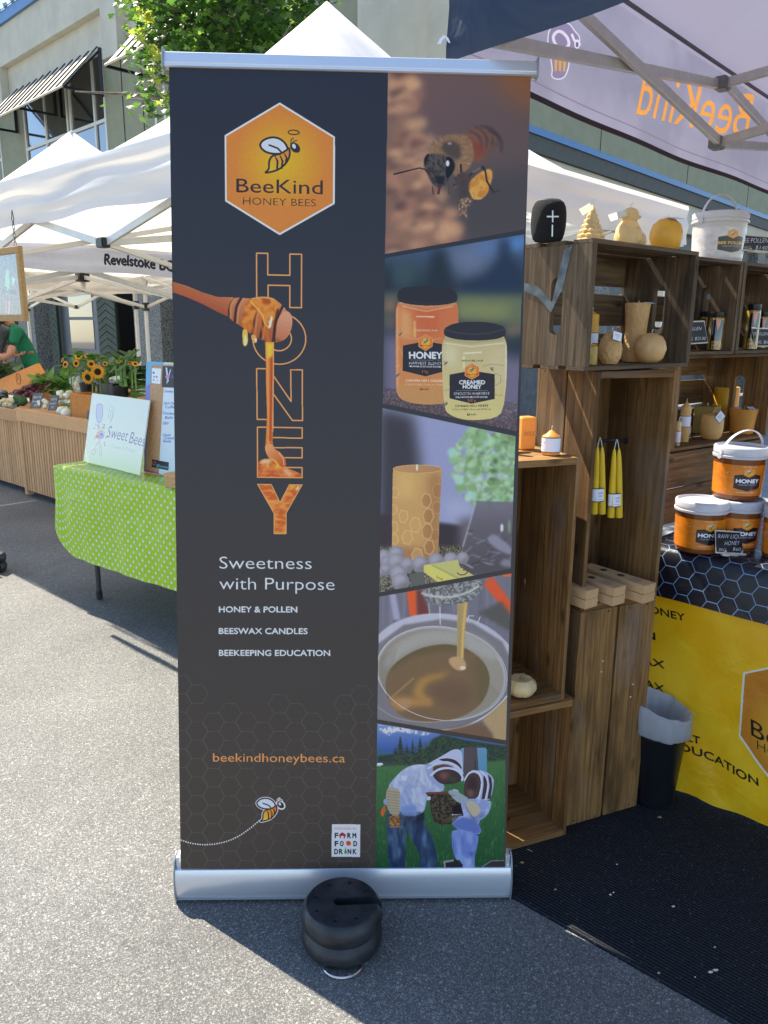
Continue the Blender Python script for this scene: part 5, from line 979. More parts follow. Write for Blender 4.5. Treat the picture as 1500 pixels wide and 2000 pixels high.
for (x0, y0, x1, y1) in ((268, 60, 300, 100), (272, 22, 300, 40), (285, 120, 322, 200), (300, 90, 330, 150), (262, 58, 276, 66)):
    for i in range(22):
        f = random.random(); p = YY(x0+(x1-x0)*f+random.uniform(-7, 7), y0+(y1-y0)*f+random.uniform(-7, 7), 6.7+random.uniform(-.2, .2)); M = Euler((random.uniform(-1.4, -.6)+PI/2, random.uniform(-.7, .7), random.uniform(0, 6.28))).to_matrix(); maple_leaf(cr_, p, random.uniform(.05, .085), M, 3 if random.random() < .7 else 2)
    lb2 = MB().tube([YY(x0, y0, 6.7), YY(x1, y1, 6.75), tc_+Vector((-.2, 0, 4.2))], [.003, .005, .012], 5)
    lb2.build('limb', M_bark, tree)
cr_.build('crown', mleaf, tree, kind='stuff', weld=False)
# ------------------------------------------------------------------ roll-up banner
M_sil = mat('satin_aluminium', (.76, .76, .78), .33, metal=.55, var=.03, scale=4, spec=.6)
M_cap = mat('grey_end_cap', (.34, .35, .36), .35, metal=.4, var=.05)
ban = thing('rollup_banner', 'tall dark roll-up banner with gold hexagon emblem, honey pictures and silver base', 'banner', (-.09, 1.77, 0))
bU, bV, bN = BAN.U, BAN.V, BAN.n
im = banner_art()
mb = MB(); nn = 14; ns = 10; vs = []; uvs = []
for j in range(nn+1):
    for i in range(ns+1):
        a, b = i/ns, j/nn; edge = (2*a-1)**4; off = -.0016*edge*math.sin(b*PI)*(1 if a > .5 else .6)
        vs.append(BAN.P(a, b, off)); uvs.append((a, b))
mb.add(vs, [(j*(ns+1)+i, j*(ns+1)+i+1, (j+1)*(ns+1)+i+1, (j+1)*(ns+1)+i) for j in range(nn) for i in range(ns)], uvs)
mb.build('graphic_panel', img_mat('banner_vinyl', im, rough=.45, spec=.28, bump=.04, bscale=3), ban, smooth=True)
mb = MB(); q = [BAN.P(0, 0, -.0026), BAN.P(1, 0, -.0026), BAN.P(1, 1, -.0026), BAN.P(0, 1, -.0026)]; mb.quad(*q[::-1]); mb.build('panel_back', mat('grey_vinyl_back', (.4, .4, .4), .5), ban)
def extr(prof, P0, U, L, F, mi=0, mb=None):
    """profile of (forward, up) swept along U"""
    mb = mb or MB(); n = len(prof); vs = [P0+F*a+Zup*b for a, b in prof]+[P0+U*L+F*a+Zup*b for a, b in prof]
    return mb.add(vs, [(i, (i+1) % n, n+(i+1) % n, n+i) for i in range(n)]+[tuple(range(n-1, -1, -1)), tuple(range(n, 2*n))], mi=mi)
hU = Vector((bU.x, bU.y, 0)).normalized(); hF = Vector((hU.y, -hU.x, 0))
hb = Vector((BO.x, BO.y, 0))-hU*.014
prof = [(-.10, .004), (-.006, .004), (-.002, .008), (.002, .016), (.006, .03), (.009, .045), (.010, .06), (.009, .075), (.006, .088), (.0025, .0965), (-.004, .0985), (-.03, .0985), (-.07, .088), (-.095, .06), (-.105, .03)]
extr(prof, hb+Zup*0, hU, .84+.028, hF).build('base_housing', M_sil, ban, smooth=True)
MB().obox(hb+hF*(-.02)+Zup*.0105-hU*.001, hU*.87, hF*.0262, Zup*.0014).build('base_seam', M_cap, ban)
cp = [(-.11, .0), (.004, .0), (.012, .03), (.013, .06), (.008, .095), (-.002, .118), (-.014, .13), (-.03, .132), (-.07, .1), (-.105, .05)]
for o_ in (hb-hU*.004, hb+hU*.868): extr(cp, o_, hU, .004, hF).build('end_cap', M_cap, ban, bevel=.001)
for o_ in (hb+hU*.001+hF*(-.006)+Zup*.098, hb+hU*.857+hF*(-.006)+Zup*.098): MB().obox(o_, hU*.009, -hF*.03, Zup*.03).build('clip', M_sil, ban, bevel=.001)
tp = BAN.P(0, 1)-bU*.010; rp = [(-.012, -.002), (.004, -.002), (.0075, .0), (.0075, .0045), (.006, .006), (.0068, .008), (.0045, .030), (.002, .032), (-.012, .032)]
n = len(rp); vs = [tp+bN*a+bV*b for a, b in rp]+[tp+bU*(.84+.022)+bN*a+bV*b for a, b in rp]
MB().add(vs, [(i, (i+1) % n, n+(i+1) % n, n+i) for i in range(n)]+[tuple(range(n-1, -1, -1)), tuple(range(n, 2*n))]).build('top_rail', M_sil, ban)
for o_ in (tp-bU*.004, tp+bU*.862): MB().obox(o_-bN*.014-bV*.006, bU*.004, bN*.026, bV*.044).build('end_cap', M_cap, ban, bevel=.001)
MB().tube([BAN.P(.5, 0, -.06)+Zup*0, BAN.P(.5, .98, -.02)], .008, 8).build('support_pole', M_cap, ban)

# ------------------------------------------------------------------ canopy weight
M_rub = mat('black_rubber', (.012, .013, .016), .42, col2=(.032, .033, .036), scale=26, bump=.15, bscale=120, spec=.5)
def weight(loc, rz, label):
    t = thing('canopy_weight', label, 'tent weight', loc, rz, 'black canopy weights')
    R = .099; w = .0125; x0 = -.012
    prof = [(.70, 0), (.86, .004), (.96, .016), (1.0, .032), (.965, .050), (.90, .0595), (.885, .063), (.90, .0665), (.965, .076), (1.0, .094), (.96, .112), (.88, .124), (.86, .1265), (.84, .127)]
    prof = [(f, z*.92) for f, z in prof]; K = 56; rings = []
    for f, z in prof:
        r = R*f; a0 = math.asin(w/r); P = [(r*math.cos(a0+(2*PI-2*a0)*i/K), r*math.sin(a0+(2*PI-2*a0)*i/K), z) for i in range(K+1)]
        P += [(x0, -w, z), (x0-.006, -w*.6, z), (x0-.008, 0, z), (x0-.006, w*.6, z), (x0, w, z)]; rings.append(P)
    mb = MB(); n = len(rings[0]); vs = [p for r_ in rings for p in r_]
    mb.add(vs, [(i*n+k, i*n+(k+1) % n, (i+1)*n+(k+1) % n, (i+1)*n+k) for i in range(len(rings)-1) for k in range(n)]+[tuple(range(n-1, -1, -1)), tuple((len(rings)-1)*n+k for k in range(n))])
    mb.build('body', M_rub, t, local=True, smooth=True)
    for k, a in enumerate((28, 72, 118, 165, 205, 255, 300)):
        x, y = .066*math.cos(rad(a)), .066*math.sin(rad(a)); b = MB(); b.lathe([(.0048, .1168), (.0062, .1176), (.0066, .1172)], 12, (x, y, 0)); b.lathe([(.0, .1174), (.0048, .1174)], 12, (x, y, 0), mi=1)  # rim and flat disc; the shade inside the hole is painted black
        b.build('bolt_hole', [M_rub, mat('hole_black', (.003, .003, .003), .9)], t, local=True, smooth=True)
    pts = [(.045*math.cos(rad(a)), -.078+.034*math.sin(rad(a)), .006) for a in range(180, 361, 12)]
    MB().tube([(-.045, -.05, .01)]+pts+[(.045, -.05, .01)], .003, 8).build('ring', mat('chrome_steel', (.7, .7, .7), .15, metal=1), t, local=True, smooth=True)
    return t
wt0 = weight((-.093, 1.592, 0), rad(4), 'round black two-tier weight with a slot, in front of the banner base')
wt1 = dup(wt0, tuple(G(0, 1122, 0)+Vector((-.085, .05, 0))), rad(-30), 'round black two-tier weight on the asphalt at the picture edge, far from the banner')
# ------------------------------------------------------------------ wooden crates
M_crate = wood('weathered_crate_wood', srgb(84, 58, 31), srgb(154, 113, 65), 1.0, stain=1.0, rnd=.3, bump=.5)
M_crate2 = wood('dark_crate_wood', srgb(62, 50, 37), srgb(124, 101, 75), 1.0, stain=1.0, rnd=.28, bump=.45)
M_rust = mat('rusty_nail', (.045, .028, .018), .7, var=.3)
M_nail = mat('nail_steel', (.5, .5, .5), .3, metal=.8)
_pl = {}
def plank_mesh(L, W, T, mname, m):
    key = (round(L, 3), round(W, 3), round(T, 3), mname)
    if key not in _pl:
        b = MB(); n = 4; vs = []; rs = random.Random(str(key))
        for i in range(n+1):
            x = L*i/n; j = lambda: rs.uniform(-.0012, .0012) if 0 < i < n else 0
            vs += [(x, j(), 0), (x, W+j(), 0), (x, W+j(), T), (x, j(), T)]
        fs = [(i*4+k, (i+1)*4+k, (i+1)*4+(k+1) % 4, i*4+(k+1) % 4) for i in range(n) for k in range(4)]+[(0, 1, 2, 3), (n*4+3, n*4+2, n*4+1, n*4)]
        b.add(vs, fs); o = b.build('plank', m, bevel=.0012); _pl[key] = o.data; bpy.data.objects.remove(o)
    return _pl[key]
_eb = {}
def endboard_mesh(W, D, T, mname, m, hole=True):
    """board in local YZ (W along Y, D along Z), grain along local X of the mesh = Y here"""
    key = (round(W, 3), round(D, 3), mname, hole)
    if key in _eb: return _eb[key]
    bm = bmesh.new(); loops = [[(0, 0), (W, 0), (W, D), (0, D)]]
    if hole:
        hw, hl = .019, min(.052, W*.2); cx, cy = W/2, D*.55; pts = []
        for k in range(9): a = PI/2+PI*k/8; pts.append((cx-hl+hw*math.cos(a), cy+hw*math.sin(a)))
        for k in range(9): a = -PI/2+PI*k/8; pts.append((cx+hl+hw*math.cos(a), cy+hw*math.sin(a)))
        loops.append(pts)
    es = []
    for lp in loops:
        v = [bm.verts.new((x, y, 0)) for x, y in lp]; es += [bm.edges.new((v[i], v[(i+1) % len(v)])) for i in range(len(v))]
    r = bmesh.ops.triangle_fill(bm, use_beauty=True, use_dissolve=False, edges=es)
    fs = [f for f in bm.faces]; ex = bmesh.ops.extrude_face_region(bm, geom=fs); bmesh.ops.translate(bm, vec=(0, 0, T), verts=[g for g in ex['geom'] if isinstance(g, bmesh.types.BMVert)])
    bmesh.ops.recalc_face_normals(bm, faces=bm.faces)
    me = bpy.data.meshes.new('end_board'); bm.to_mesh(me); bm.free(); me.materials.append(m); _eb[key] = me; return me
RXY = Matrix(((0, 0, 1), (1, 0, 0), (0, 1, 0)))    # mesh x->Y, y->Z, z->X
def crate(label, O, X, Zd, L, W, D, back=3, side=3, m=None, gap=.018, gaps_side=None, holes=True, tb=.011, te=.018, nails=False, openback=False):
    """slats run along X, open towards Zd; O = the corner at x=y=z=0"""
    X = Vector(X).normalized(); Zd = Vector(Zd).normalized(); Y = Zd.cross(X).normalized()
    R = Matrix((X, Y, Zd)).transposed(); m = m or M_crate; gs = gap if gaps_side is None else gaps_side
    t = thing('wooden_crate', label, 'crate', O, R, 'old wooden crates stacked as shelves')
    for x in (te*0, L-te): place('end_board', endboard_mesh(W-2*tb, D-tb, te, m.name, m, holes), t, loc=Vector((x, tb, tb)), rot=RXY)
    def rowp(n, span, gp, fn):
        wd = (span-gp*(n-1))/n
        for i in range(n): fn(i*(wd+gp), wd, i)
    rowp(back, W, gap, lambda a, wd, i: place('plank', plank_mesh(L, wd, tb, m.name, m), t, loc=Vector((0, a, 0))))
    RS_ = Matrix(((1, 0, 0), (0, 0, -1), (0, 1, 0)))   # y->Z, z->-Y
    for y in (tb, W): rowp(side, D-tb-.001, gs, lambda a, wd, i: place('plank', plank_mesh(L, wd, tb, m.name, m), t, loc=Vector((0, y, tb+.0005+a)), rot=RS_))
    hb_ = MB(); rn = random.Random(label)
    for x in (te*.5, L-te*.5):
        for i in range(back*2): q_ = W*(i+.5)/(back*2)+rn.uniform(-.006, .006); hb_.lathe([(.0, -.0006), (.0032, -.0006), (.0032, .001)], 8, (x+rn.uniform(-.003, .003), q_, 0))
        for yy in (0, W):
            for i in range(side*2): q_ = D*(i+.5)/(side*2)+rn.uniform(-.005, .005); hb_.lathe([(.0, -.0006), (.0032, -.0006), (.0032, .001)], 8, (x+rn.uniform(-.003, .003), yy, q_), ax=(0, 1 if yy == 0 else -1, 0))
    hb_.build('nail_heads', M_rust, t, local=True, kind='stuff')
    if nails:
        b = MB(); 
        for x, y in nails: b.blob((x, y, -.001), .004, .004, .003, 8, 4)
        b.build('nail', M_nail, t, local=True)
    return t
def nf(u): return Vector((u.y, -u.x, 0))
uA = Vector((.925, .379, 0)).normalized(); fA = nf(uA)
c1R = G(1105, 1635, 0); c1R.z = .008
crate('lowest open crate on the dark mat, beside the banner base', c1R-fA*.27, Zup, fA, .436, .39, .27, back=3, side=4, gaps_side=.007, gap=.008)
c2R = Vector((.512, 1.995, .447)); crate('tall upright open crate with a white pumpkin inside, above the lowest crate', c2R-fA*.27, Zup, fA, .689, .295, .27, back=3, side=2, gap=.003, gaps_side=.004)
uB = Vector((.917, .40, 0)).normalized(); fB = nf(uB); B_L = Vector((.553, 2.04, .008)); B_R = B_L+uB*.27
crate('upright crate on the mat with two wide stained planks and small screws facing out', B_L+uB*0, Zup, -fB, .682, .27, .27, back=2, side=2, gap=.009, nails=[(.52, .09), (.487, .088), (.545-.12, .19+.02), (.505-.12, .19+.015)])
crate('tall upright crate holding hanging yellow tapers and kraft boxes', Vector((B_R.x, B_R.y, .692))-fB*.27, Zup, fB, .662, .27, .27, back=2, side=2, gap=.03, gaps_side=.006)
uC = Vector((.766, .643, 0)).normalized(); fC = nf(uC); C_L = Vector((.50, 1.97, 1.358))
crC = crate('horizontal crate with a grey painted tick mark, under the black speaker', C_L-fC*.235, uC, fC, .50, .318, .235, back=3, side=3, m=M_crate2, gap=.024)
uF = Vector((.78, .62, 0)).normalized(); fF = nf(uF); F_L = Vector((.958, 2.566, 1.062))
crF = crate('crate shelf holding the big square candle and cup shaped candle', F_L-fF*.28, uF, fF, .66, .318, .28, back=3, side=3, gap=.02)
D_L = Vector((.955, 2.50, 1.383)); crD = crate('short crate of pollen jars directly under the white lidded pail', D_L-fF*.27, uF, fF, .292, .30, .27, back=3, side=3, m=M_crate2, gap=.02)
E_L = D_L+uF*.30; crE = crate('crate of pollen jars cut off by the picture side', E_L-fF*.27+Vector((0, 0, .001)), uF, fF, .52, .30, .27, back=3, side=3, m=M_crate2, gap=.02)
crate('closed brown crate on the table behind the stacked honey pails', Vector((.95, 2.56, 1.056)), uF, -fF, .66, .244, .26, back=2, side=2, gap=.004)
# grey tick painted on the end of the horizontal crate
SCe = Surf(C_L-uC*.0012, -fC, Zup, .29, .318)
tk = MB()
def on(S, x, y, off=0): a, b = S.unproj(x, y); return S.P(a, b, off)
vC = -fC
tick = [(1022, 552), (1050, 558), (1078, 590), (1102, 488), (1118, 480), (1100, 560), (1076, 610), (1050, 580), (1022, 568)]
Sx = Surf(C_L-uC*.0015, -fC, Zup, .29, .318); ps = []
for x, y in tick: ps.append(PLN(x, y, C_L-uC*.0016, uC))
tk.add(ps, [(0, 1, 7, 8), (1, 2, 6, 7), (2, 3, 4, 5, 6)]); tk.build('painted_tick', mat('grey_paint_stroke', (.10, .12, .13), .6, var=.4, scale=30), crC)

# ------------------------------------------------------------------ wax, pails, jars, tags
def wax(name, col, sss=.25, rough=.38, var=.1, bump=0, bs=60, trans=.25, tcol=None):
    return mat(name, col, rough, var=var, scale=14, bump=bump, bscale=bs, transluc=trans, tcol=tcol or tuple(min(1, c*1.3) for c in col), spec=.45)
W_yel = wax('yellow_beeswax', (.84, .47, .06)); W_pale = wax('pale_beeswax', (.88, .62, .28)); W_tan = wax('tan_beeswax', (.74, .46, .18)); W_org = wax('orange_beeswax', (.86, .40, .08)); W_tap = wax('taper_beeswax', (.88, .60, .03), trans=.25)
M_paper = mat('white_paper_tag', (.78, .78, .80), .6, var=.03); M_wick = mat('cotton_wick', (.75, .7, .58), .8)
M_kraft = mat('kraft_card', (.56, .34, .165), .75, var=.06, scale=60)
def along(P0, d, px):
    lo, hi = -1.5, 3.0; g = lambda s: PX(Vector(P0)+Vector(d)*s)[0]
    for _ in range(50):
        mid = (lo+hi)/2
        if g(mid) < px: lo = mid
        else: hi = mid
    return Vector(P0)+Vector(d)*lo
def mpp(P): return (Vector(P)-CAM).dot(_F)/FPX       # metres per photo pixel at P
def lines_img(name, w, h, rows, bg=(232, 232, 240), border=None, col=(70, 66, 72)):
    cv = Canvas(w, h, bg)
    if border: cv.poly([(0, 0), (w, 0), (w, h), (0, h)], border); cv.poly([(w*.05, h*.05), (w*.95, h*.05), (w*.95, h*.95), (w*.05, h*.95)], bg)
    for body, y, cap in rows: cv.text(body, w/2, y*h, cap*h, col, centre=True)
    return cv.image(name)
IM_tag = lines_img('price_tag', 160, 130, (('BEESWAX', .36, .10), ('CANDLE', .52, .10), ('hand poured', .68, .07), ('$18', .82, .08)), border=(60, 58, 70))
M_tag = img_mat('tag_card', IM_tag, .6)
IM_band = lines_img('candle_band', 512, 110, (('BEESWAX', .42, .17), ('WORKS', .66, .17), ('pure beeswax candle', .86, .08)), bg=(226, 226, 238)); M_band = img_mat('paper_band', IM_band, .6)
def tag_card(parent, p, w=.035, yaw=0, tilt=.3, roll=0, name='price_tag', m=None):
    R = Euler((PI/2-tilt, 0, 0)).to_matrix(); R = Euler((0, 0, yaw)).to_matrix() @ R @ Euler((0, 0, roll)).to_matrix(); a = R @ Vector((w/2, 0, 0)); b = R @ Vector((0, w*.4, 0)); p = Vector(p); nn = R @ Vector((0, 0, .0004))
    MB().quad(p-a-b, p+a-b, p+a+b, p-a+b, uv=[(0, 0), (1, 0), (1, 1), (0, 1)]).quad(p-a-b-nn, p-a+b-nn, p+a+b-nn, p+a-b-nn, uv=[(0, 0), (0, .02), (.02, .02), (.02, 0)]).build(name, m or M_tag, parent)
def lathe_thing(name, label, cat, P, prof, m, group=None, n=28, fn=None, wick=None, smooth=True, partname='wax_body', rz=0):
    t = thing(name, label, cat, P, rz, group); MB().lathe(prof, n, fn=fn).build(partname, m, t, local=True, smooth=smooth)
    if wick: MB().tube([(0, 0, wick-.004), (.001, 0, wick+.005), (.004, .001, wick+.01)], .0011, 6).build('wick', M_wick, t, local=True)
    return t
def pillar(name, label, P, r, h, m, point=0, band=None, group=None, tagp=None, tagyaw=0, fn=None, bandrot=-1.9):
    pr = [(0, 0), (r*.96, 0), (r, r*.06), (r, h-r*.08), (r*.96, h)]
    pr += [(r*.6, h+point*.3), (r*.2, h+point*.85), (0, h+point)] if point else [(r*.8, h-.0012), (0, h-.002)]
    t = lathe_thing(name, label, 'candle', P, pr, m, group, fn=fn, wick=h+point)
    if band:
        z0, z1 = band; MB().lathe([(r+.0008, z0), (r+.0008, z1)], 28).build('label_band', M_band, t, local=True, smooth=True); t.children[-1].rotation_euler = (0, 0, bandrot)
        for z in (z0-.0012, z1): MB().lathe([(r+.001, z), (r+.001, z+.0018)], 28).build('band_edge', mat('dark_band_edge', (.03, .03, .04), .6), t, local=True)
    if tagp: tag_card(t, wloc(t)+Vector(tagp), yaw=tagyaw)
    return t
GC = 'beeswax candles for sale'
# on the horizontal crate
zt = 1.358+.318+.001
topP = lambda px, t_: along(Vector((C_L.x, C_L.y, zt))-fC*t_, uC, px)
# speaker
P = topP(1069, .15); s = mpp(P)*34
sp = thing('portable_speaker', 'round black fabric speaker with white plus and minus marks', 'speaker', P)
pr = [(0, 0), (.5, 0), (.72, .04), (.84, .16), (.93, .45), (.99, .85), (1.0, 1.2), (.98, 1.6), (.93, 1.9), (.82, 2.12), (.70, 2.22)]
MB().lathe([(a*s, b*s) for a, b in pr], 32).build('fabric_body', mat('speaker_mesh', (.012, .012, .014), .9, bump=1.0, bscale=700, var=.5, scale=500), sp, local=True, smooth=True)
MB().lathe([(.70*s, 2.22*s), (.62*s, 2.28*s), (.3*s, 2.34*s), (0, 2.34*s)], 32).build('top_cap', mat('speaker_rubber', (.05, .05, .055), .5), sp, local=True, smooth=True)
mw = mat('white_plus_mark', (.75, .75, .72), .5); b = MB()
for (x0, y0, x1, y1) in ((1068, 423, 1091, 423), (1079.5, 411, 1079.5, 434), (1079, 439, 1078.5, 462)):
    for i in range(6):
        q0 = (x0+(x1-x0)*i/6, y0+(y1-y0)*i/6); q1 = (x0+(x1-x0)*(i+1)/6, y0+(y1-y0)*(i+1)/6)
        def sph(x, y):
            d = ray(x, y); C_ = Vector((P.x, P.y, CAMH)); a = d.x**2+d.y**2; bb = -2*(d.x*P.x+d.y*P.y); cc = P.x**2+P.y**2-(s*1.005)**2; k = (-bb-math.sqrt(max(0, bb*bb-4*a*cc)))/(2*a); return CAM+d*k
        b.bar(sph(*q0), sph(*q1), .0032, .0014, up=Vector((P.x, P.y, 0)).normalized())
b.build('plus_mark', mw, sp)
# tree candle
P = topP(1153, .10); k = mpp(P)
t = thing('tree_candle', 'pale beeswax candle shaped like a fir tree', 'candle', P, group=GC); b = MB(); H_ = 74*k; rnd = random.Random(4)
b.lathe([(0, 0), (26*k, 0), (27*k, H_*.06), (20*k, H_*.3), (12*k, H_*.6), (6*k, H_*.85), (0, H_)], 16)
for lv in range(7):
    z = H_*(.08+.12*lv); r = 25*k*(1-lv/7.6); n = max(4, 11-lv)
    for q in range(n): a = 2*PI*q/n+lv*.5; b.blob((r*math.cos(a)*.86, r*math.sin(a)*.86, z), r*.34+1.4*k, r*.34+1.4*k, 5.2*k, 8, 5)
b.build('wax_body', W_pale, t, local=True, smooth=True); MB().tube([(0, 0, H_-.003), (.002, 0, H_+.012)], .0012, 5).build('wick', M_wick, t, local=True)
tag_card(t, P+Vector((-.018, -.005, H_*.86)), .03, yaw=-.5, tilt=.5, roll=.6, m=mat('wax_tag', (.74, .66, .44), .6))
# bird candle
P = topP(1224, .10); k = mpp(P); t = thing('bird_candle', 'pale beeswax candle shaped like a small round bird with a tag', 'candle', P, group=GC); b = MB()
b.lathe([(0, 0), (20*k, 0), (25*k, 6*k), (26*k, 22*k), (22*k, 40*k), (15*k, 50*k), (10*k, 55*k)], 20); b.blob((2*k, 0, 60*k), 17*k, 16*k, 16*k, 14, 8); b.blob((19*k, -2*k, 58*k), 5*k, 3.5*k, 3*k, 8, 5)
b.blob((26*k, 2*k, 16*k), 12*k, 10*k, 15*k, 10, 6); b.blob((-10*k, -14*k, 24*k), 13*k, 12*k, 20*k, 10, 6); b.blob((13*k, -18*k, 22*k), 10*k, 7*k, 17*k, 10, 6); b.blob((-4*k, -18*k, 8*k), 10*k, 7*k, 8*k, 8, 5)
b.build('wax_body', W_pale, t, local=True, smooth=True); MB().tube([(0, 0, 74*k), (.003, 0, 82*k), (.008, 0, 84*k)], .0012, 5).build('wick', M_wick, t, local=True); tag_card(t, P+Vector((-.034, -.012, 60*k)), .045, yaw=-.6, tilt=.9, roll=.5, m=mat('wax_tag', (.74, .66, .44), .6))
P = topP(1298, .07); k = mpp(P); r = 31*k
t = lathe_thing('round_candle', 'smooth round yellow beeswax candle with a white tag on top', 'candle', P, [(0, 0), (.62*r, 0), (.86*r, .22*r), (1.0*r, .75*r), (.99*r, 1.15*r), (.84*r, 1.6*r), (.5*r, 1.9*r), (.2*r, 1.96*r), (0, 1.92*r)], W_yel, GC, wick=1.95*r)
tag_card(t, P+Vector((.014, -.012, 1.97*r)), .045, yaw=.3, tilt=1.35)
# inside the horizontal crate
zi = 1.358+.0125; inP = lambda px, t_: along(Vector((C_L.x, C_L.y, zi))-fC*t_, uC, px)
P = inP(1151, .15); k = mpp(P); pillar('pillar_candle', 'yellow pillar candle with a white paper band, behind a honeycomb candle in the crate', P, 13*k, 90*k, W_yel, point=6*k, band=(36*k, 55*k), group=GC)
P = inP(1150, .06); k = mpp(P); hexf = lambda a, z: 1+.02*math.sin(a*9)*math.sin(z*300)
pillar('honeycomb_candle', 'short textured honeycomb candle at the left end of the crate', P, 15.5*k, 34*k, wax('honeycomb_wax', (.66, .46, .14), bump=.6, bs=140), group=GC, fn=hexf)
P = inP(1190, .05); k = mpp(P); r = 23*k
t = lathe_thing('egg_candle', 'carved tan egg shaped candle with a white tag, in the horizontal crate', 'candle', P, [(0, 0), (.6*r, 0), (.92*r, .5*r), (1.0*r, 1.2*r), (.86*r, 2.0*r), (.5*r, 2.55*r), (0, 2.7*r)], wax('carved_wax', (.78, .49, .20), bump=.9, bs=90), GC, wick=2.7*r, fn=lambda a, z: 1+.03*math.sin(a*12)*math.sin(z*400))
tag_card(t, P+Vector((.006, -.035, 2.3*r)), .032, yaw=.45, tilt=.25, roll=-.25)
P = inP(1237, .11); k = mpp(P); r = 24*k
t = lathe_thing('carved_candle', 'tall tan carved candle narrowing at the waist, behind the round ones', 'candle', P, [(0, 0), (.9*r, 0), (1.0*r, .2*r), (.9*r, 1.4*r), (.82*r, 2.4*r), (.92*r, 3.6*r), (1.0*r, 4.5*r), (.96*r, 4.6*r), (.7*r, 4.5*r), (0, 4.5*r)], wax('carved_wax', (.78, .49, .20), bump=.9, bs=90), GC, wick=4.5*r, fn=lambda a, z: 1+.035*math.sin(a*8+z*60)*math.sin(z*220))
tag_card(t, P+Vector((.03, -.01, 4.6*r)), .032, yaw=.2, tilt=1.35)
P = inP(1268, .045); k = mpp(P); r = 30*k
lathe_thing('sphere_candle', 'glossy tan ball candle with raised swirls, at the front of the crate', 'candle', P, [(0, 0), (.5*r, 0), (.85*r, .28*r), (1.0*r, .85*r), (.93*r, 1.3*r), (.7*r, 1.65*r), (.3*r, 1.85*r), (0, 1.88*r)], wax('swirled_wax', (.80, .51, .22), rough=.25, bump=.5, bs=45), GC, wick=1.88*r, fn=lambda a, z: 1+.018*math.sin(a*5+z*120))
# top of the tall crate beside the banner
zq = 1.138; P = along(Vector((c2R.x, c2R.y, zq))-fA*.17, uA, 1024); k = mpp(P)
t = thing('block_candle', 'square orange beeswax block with pressed letters', 'beeswax block', P, math.atan2(uA.y, uA.x), GC); MB().box((-16*k, -14*k, 0), (16*k, 14*k, 62*k)).build('wax_body', W_org, t, local=True, bevel=.003)
S_ = Surf(P-uA*16*k+fA*(14*k+.0006), uA, Zup, 32*k, 62*k); q = MB(); T, (a, b2) = text_tris('WAX', .02)
for tri in T: q.add([S_.P(.12+(x/b2)*.8, .42+y*.22, .0002) for x, y in tri], [(0, 1, 2)])
q.build('pressed_letters', mat('pressed_wax', (.6, .25, .06), .5), t)
P = along(Vector((c2R.x, c2R.y, zq))-fA*.10, uA, 1004); k = mpp(P); pillar('pillar_candle', 'slim labelled candle half hidden by the banner edge', P, 8*k, 46*k, W_yel, point=4*k, band=(10*k, 34*k), group=GC)
P = along(Vector((c2R.x, c2R.y, zq))-fA*.06, uA, 1075); k = mpp(P); pillar('tealight_candle', 'short orange candle wrapped in a wide white band, on top of the upright crate', P, 17.5*k, 36*k, W_org, point=12*k, band=(6*k, 33*k), group=GC)
# white pumpkin
P = Vector((.385, 1.985, .447+.019)); k = mpp(P)
lathe_thing('white_pumpkin', 'small cream ribbed pumpkin in the upright crate by the banner', 'pumpkin', P, [(0, .006), (.02, .001), (.036, .008), (.045, .024), (.043, .038), (.03, .05), (.012, .05), (0, .045)], mat('cream_rind', (.62, .48, .25), .4, var=.1), None, fn=lambda a, z: 1-.09*abs(math.sin(a*4))**.5*0-.07*(1-abs(math.sin(a*4)))**3, n=48, partname='rind')
MB().tube([P+Vector((0, 0, .044)), P+Vector((.003, 0, .058)), P+Vector((.008, 0, .064))], [.005, .004, .003], 7).build('stalk', mat('dry_stalk', (.25, .2, .1), .8), bpy.data.objects['white_pumpkin'])

# kraft boxes
def kraft(FL, lab, az=-36, w=.052, L=.23, h=.026):
    d = Vector((math.sin(rad(az)), math.cos(rad(az)), 0)); wd = Vector((d.y, -d.x, 0)); out = []
    for k_ in range(2):
        t = thing('kraft_box', lab[k_], 'box', Vector((FL.x, FL.y, FL.z+k_*(h+.0006))), math.atan2(wd.y, wd.x), 'kraft candle boxes'); o_ = .003 if k_ else 0
        MB().box((o_, .001, 0), (w-o_*0, L, h)).build('carton', M_kraft, t, local=True, bevel=.001)
        MB().box((o_-.0007, .0003, h*.45), (w+.0007, L+.0007, h+.0003)).build('lid', M_kraft, t, local=True, bevel=.0008)
        if k_:
            b = MB()
            for a in (.35, .62): b.lathe([(0, h+.0011), (.011, h+.0011)], 14, (w/2, L*a+.02, 0))
            b.build('window_cutout', mat('cutout_dark', (.03, .02, .015), .8), t, local=True)  # flat discs painted dark for the shade inside the lid openings
            cv = Canvas(128, 128, (182, 150, 112))
            for r_ in (52, 44, 34): cv.line(ellp(64, 64, r_, r_), 2, (120, 90, 60), closed=True)
            cv.ell(64, 64, 8, 14, (70, 46, 30)); 
            if 'kraft_seal' not in _mats: _mats['kraft_seal'] = img_mat('kraft_seal', cv.image('seal'), .75)
            MB().quad((w*.15, .03, h+.0009), (w*.85, .03, h+.0009), (w*.85, .03+w*.7, h+.0009), (w*.15, .03+w*.7, h+.0009), uv=[(0, 0), (1, 0), (1, 1), (0, 1)]).build('stamp', _mats['kraft_seal'], t, local=True)
zb = .692+.0195
kraft(G(1143, 1191, zb), ['bottom kraft box of the first stack, closest to the upright crate side', 'top kraft box of the first stack, tucked in the crate corner'])
kraft(G(1197, 1185, zb), ['bottom kraft box of the middle stack in the upright crate', 'top kraft box of the middle stack in the upright crate'])
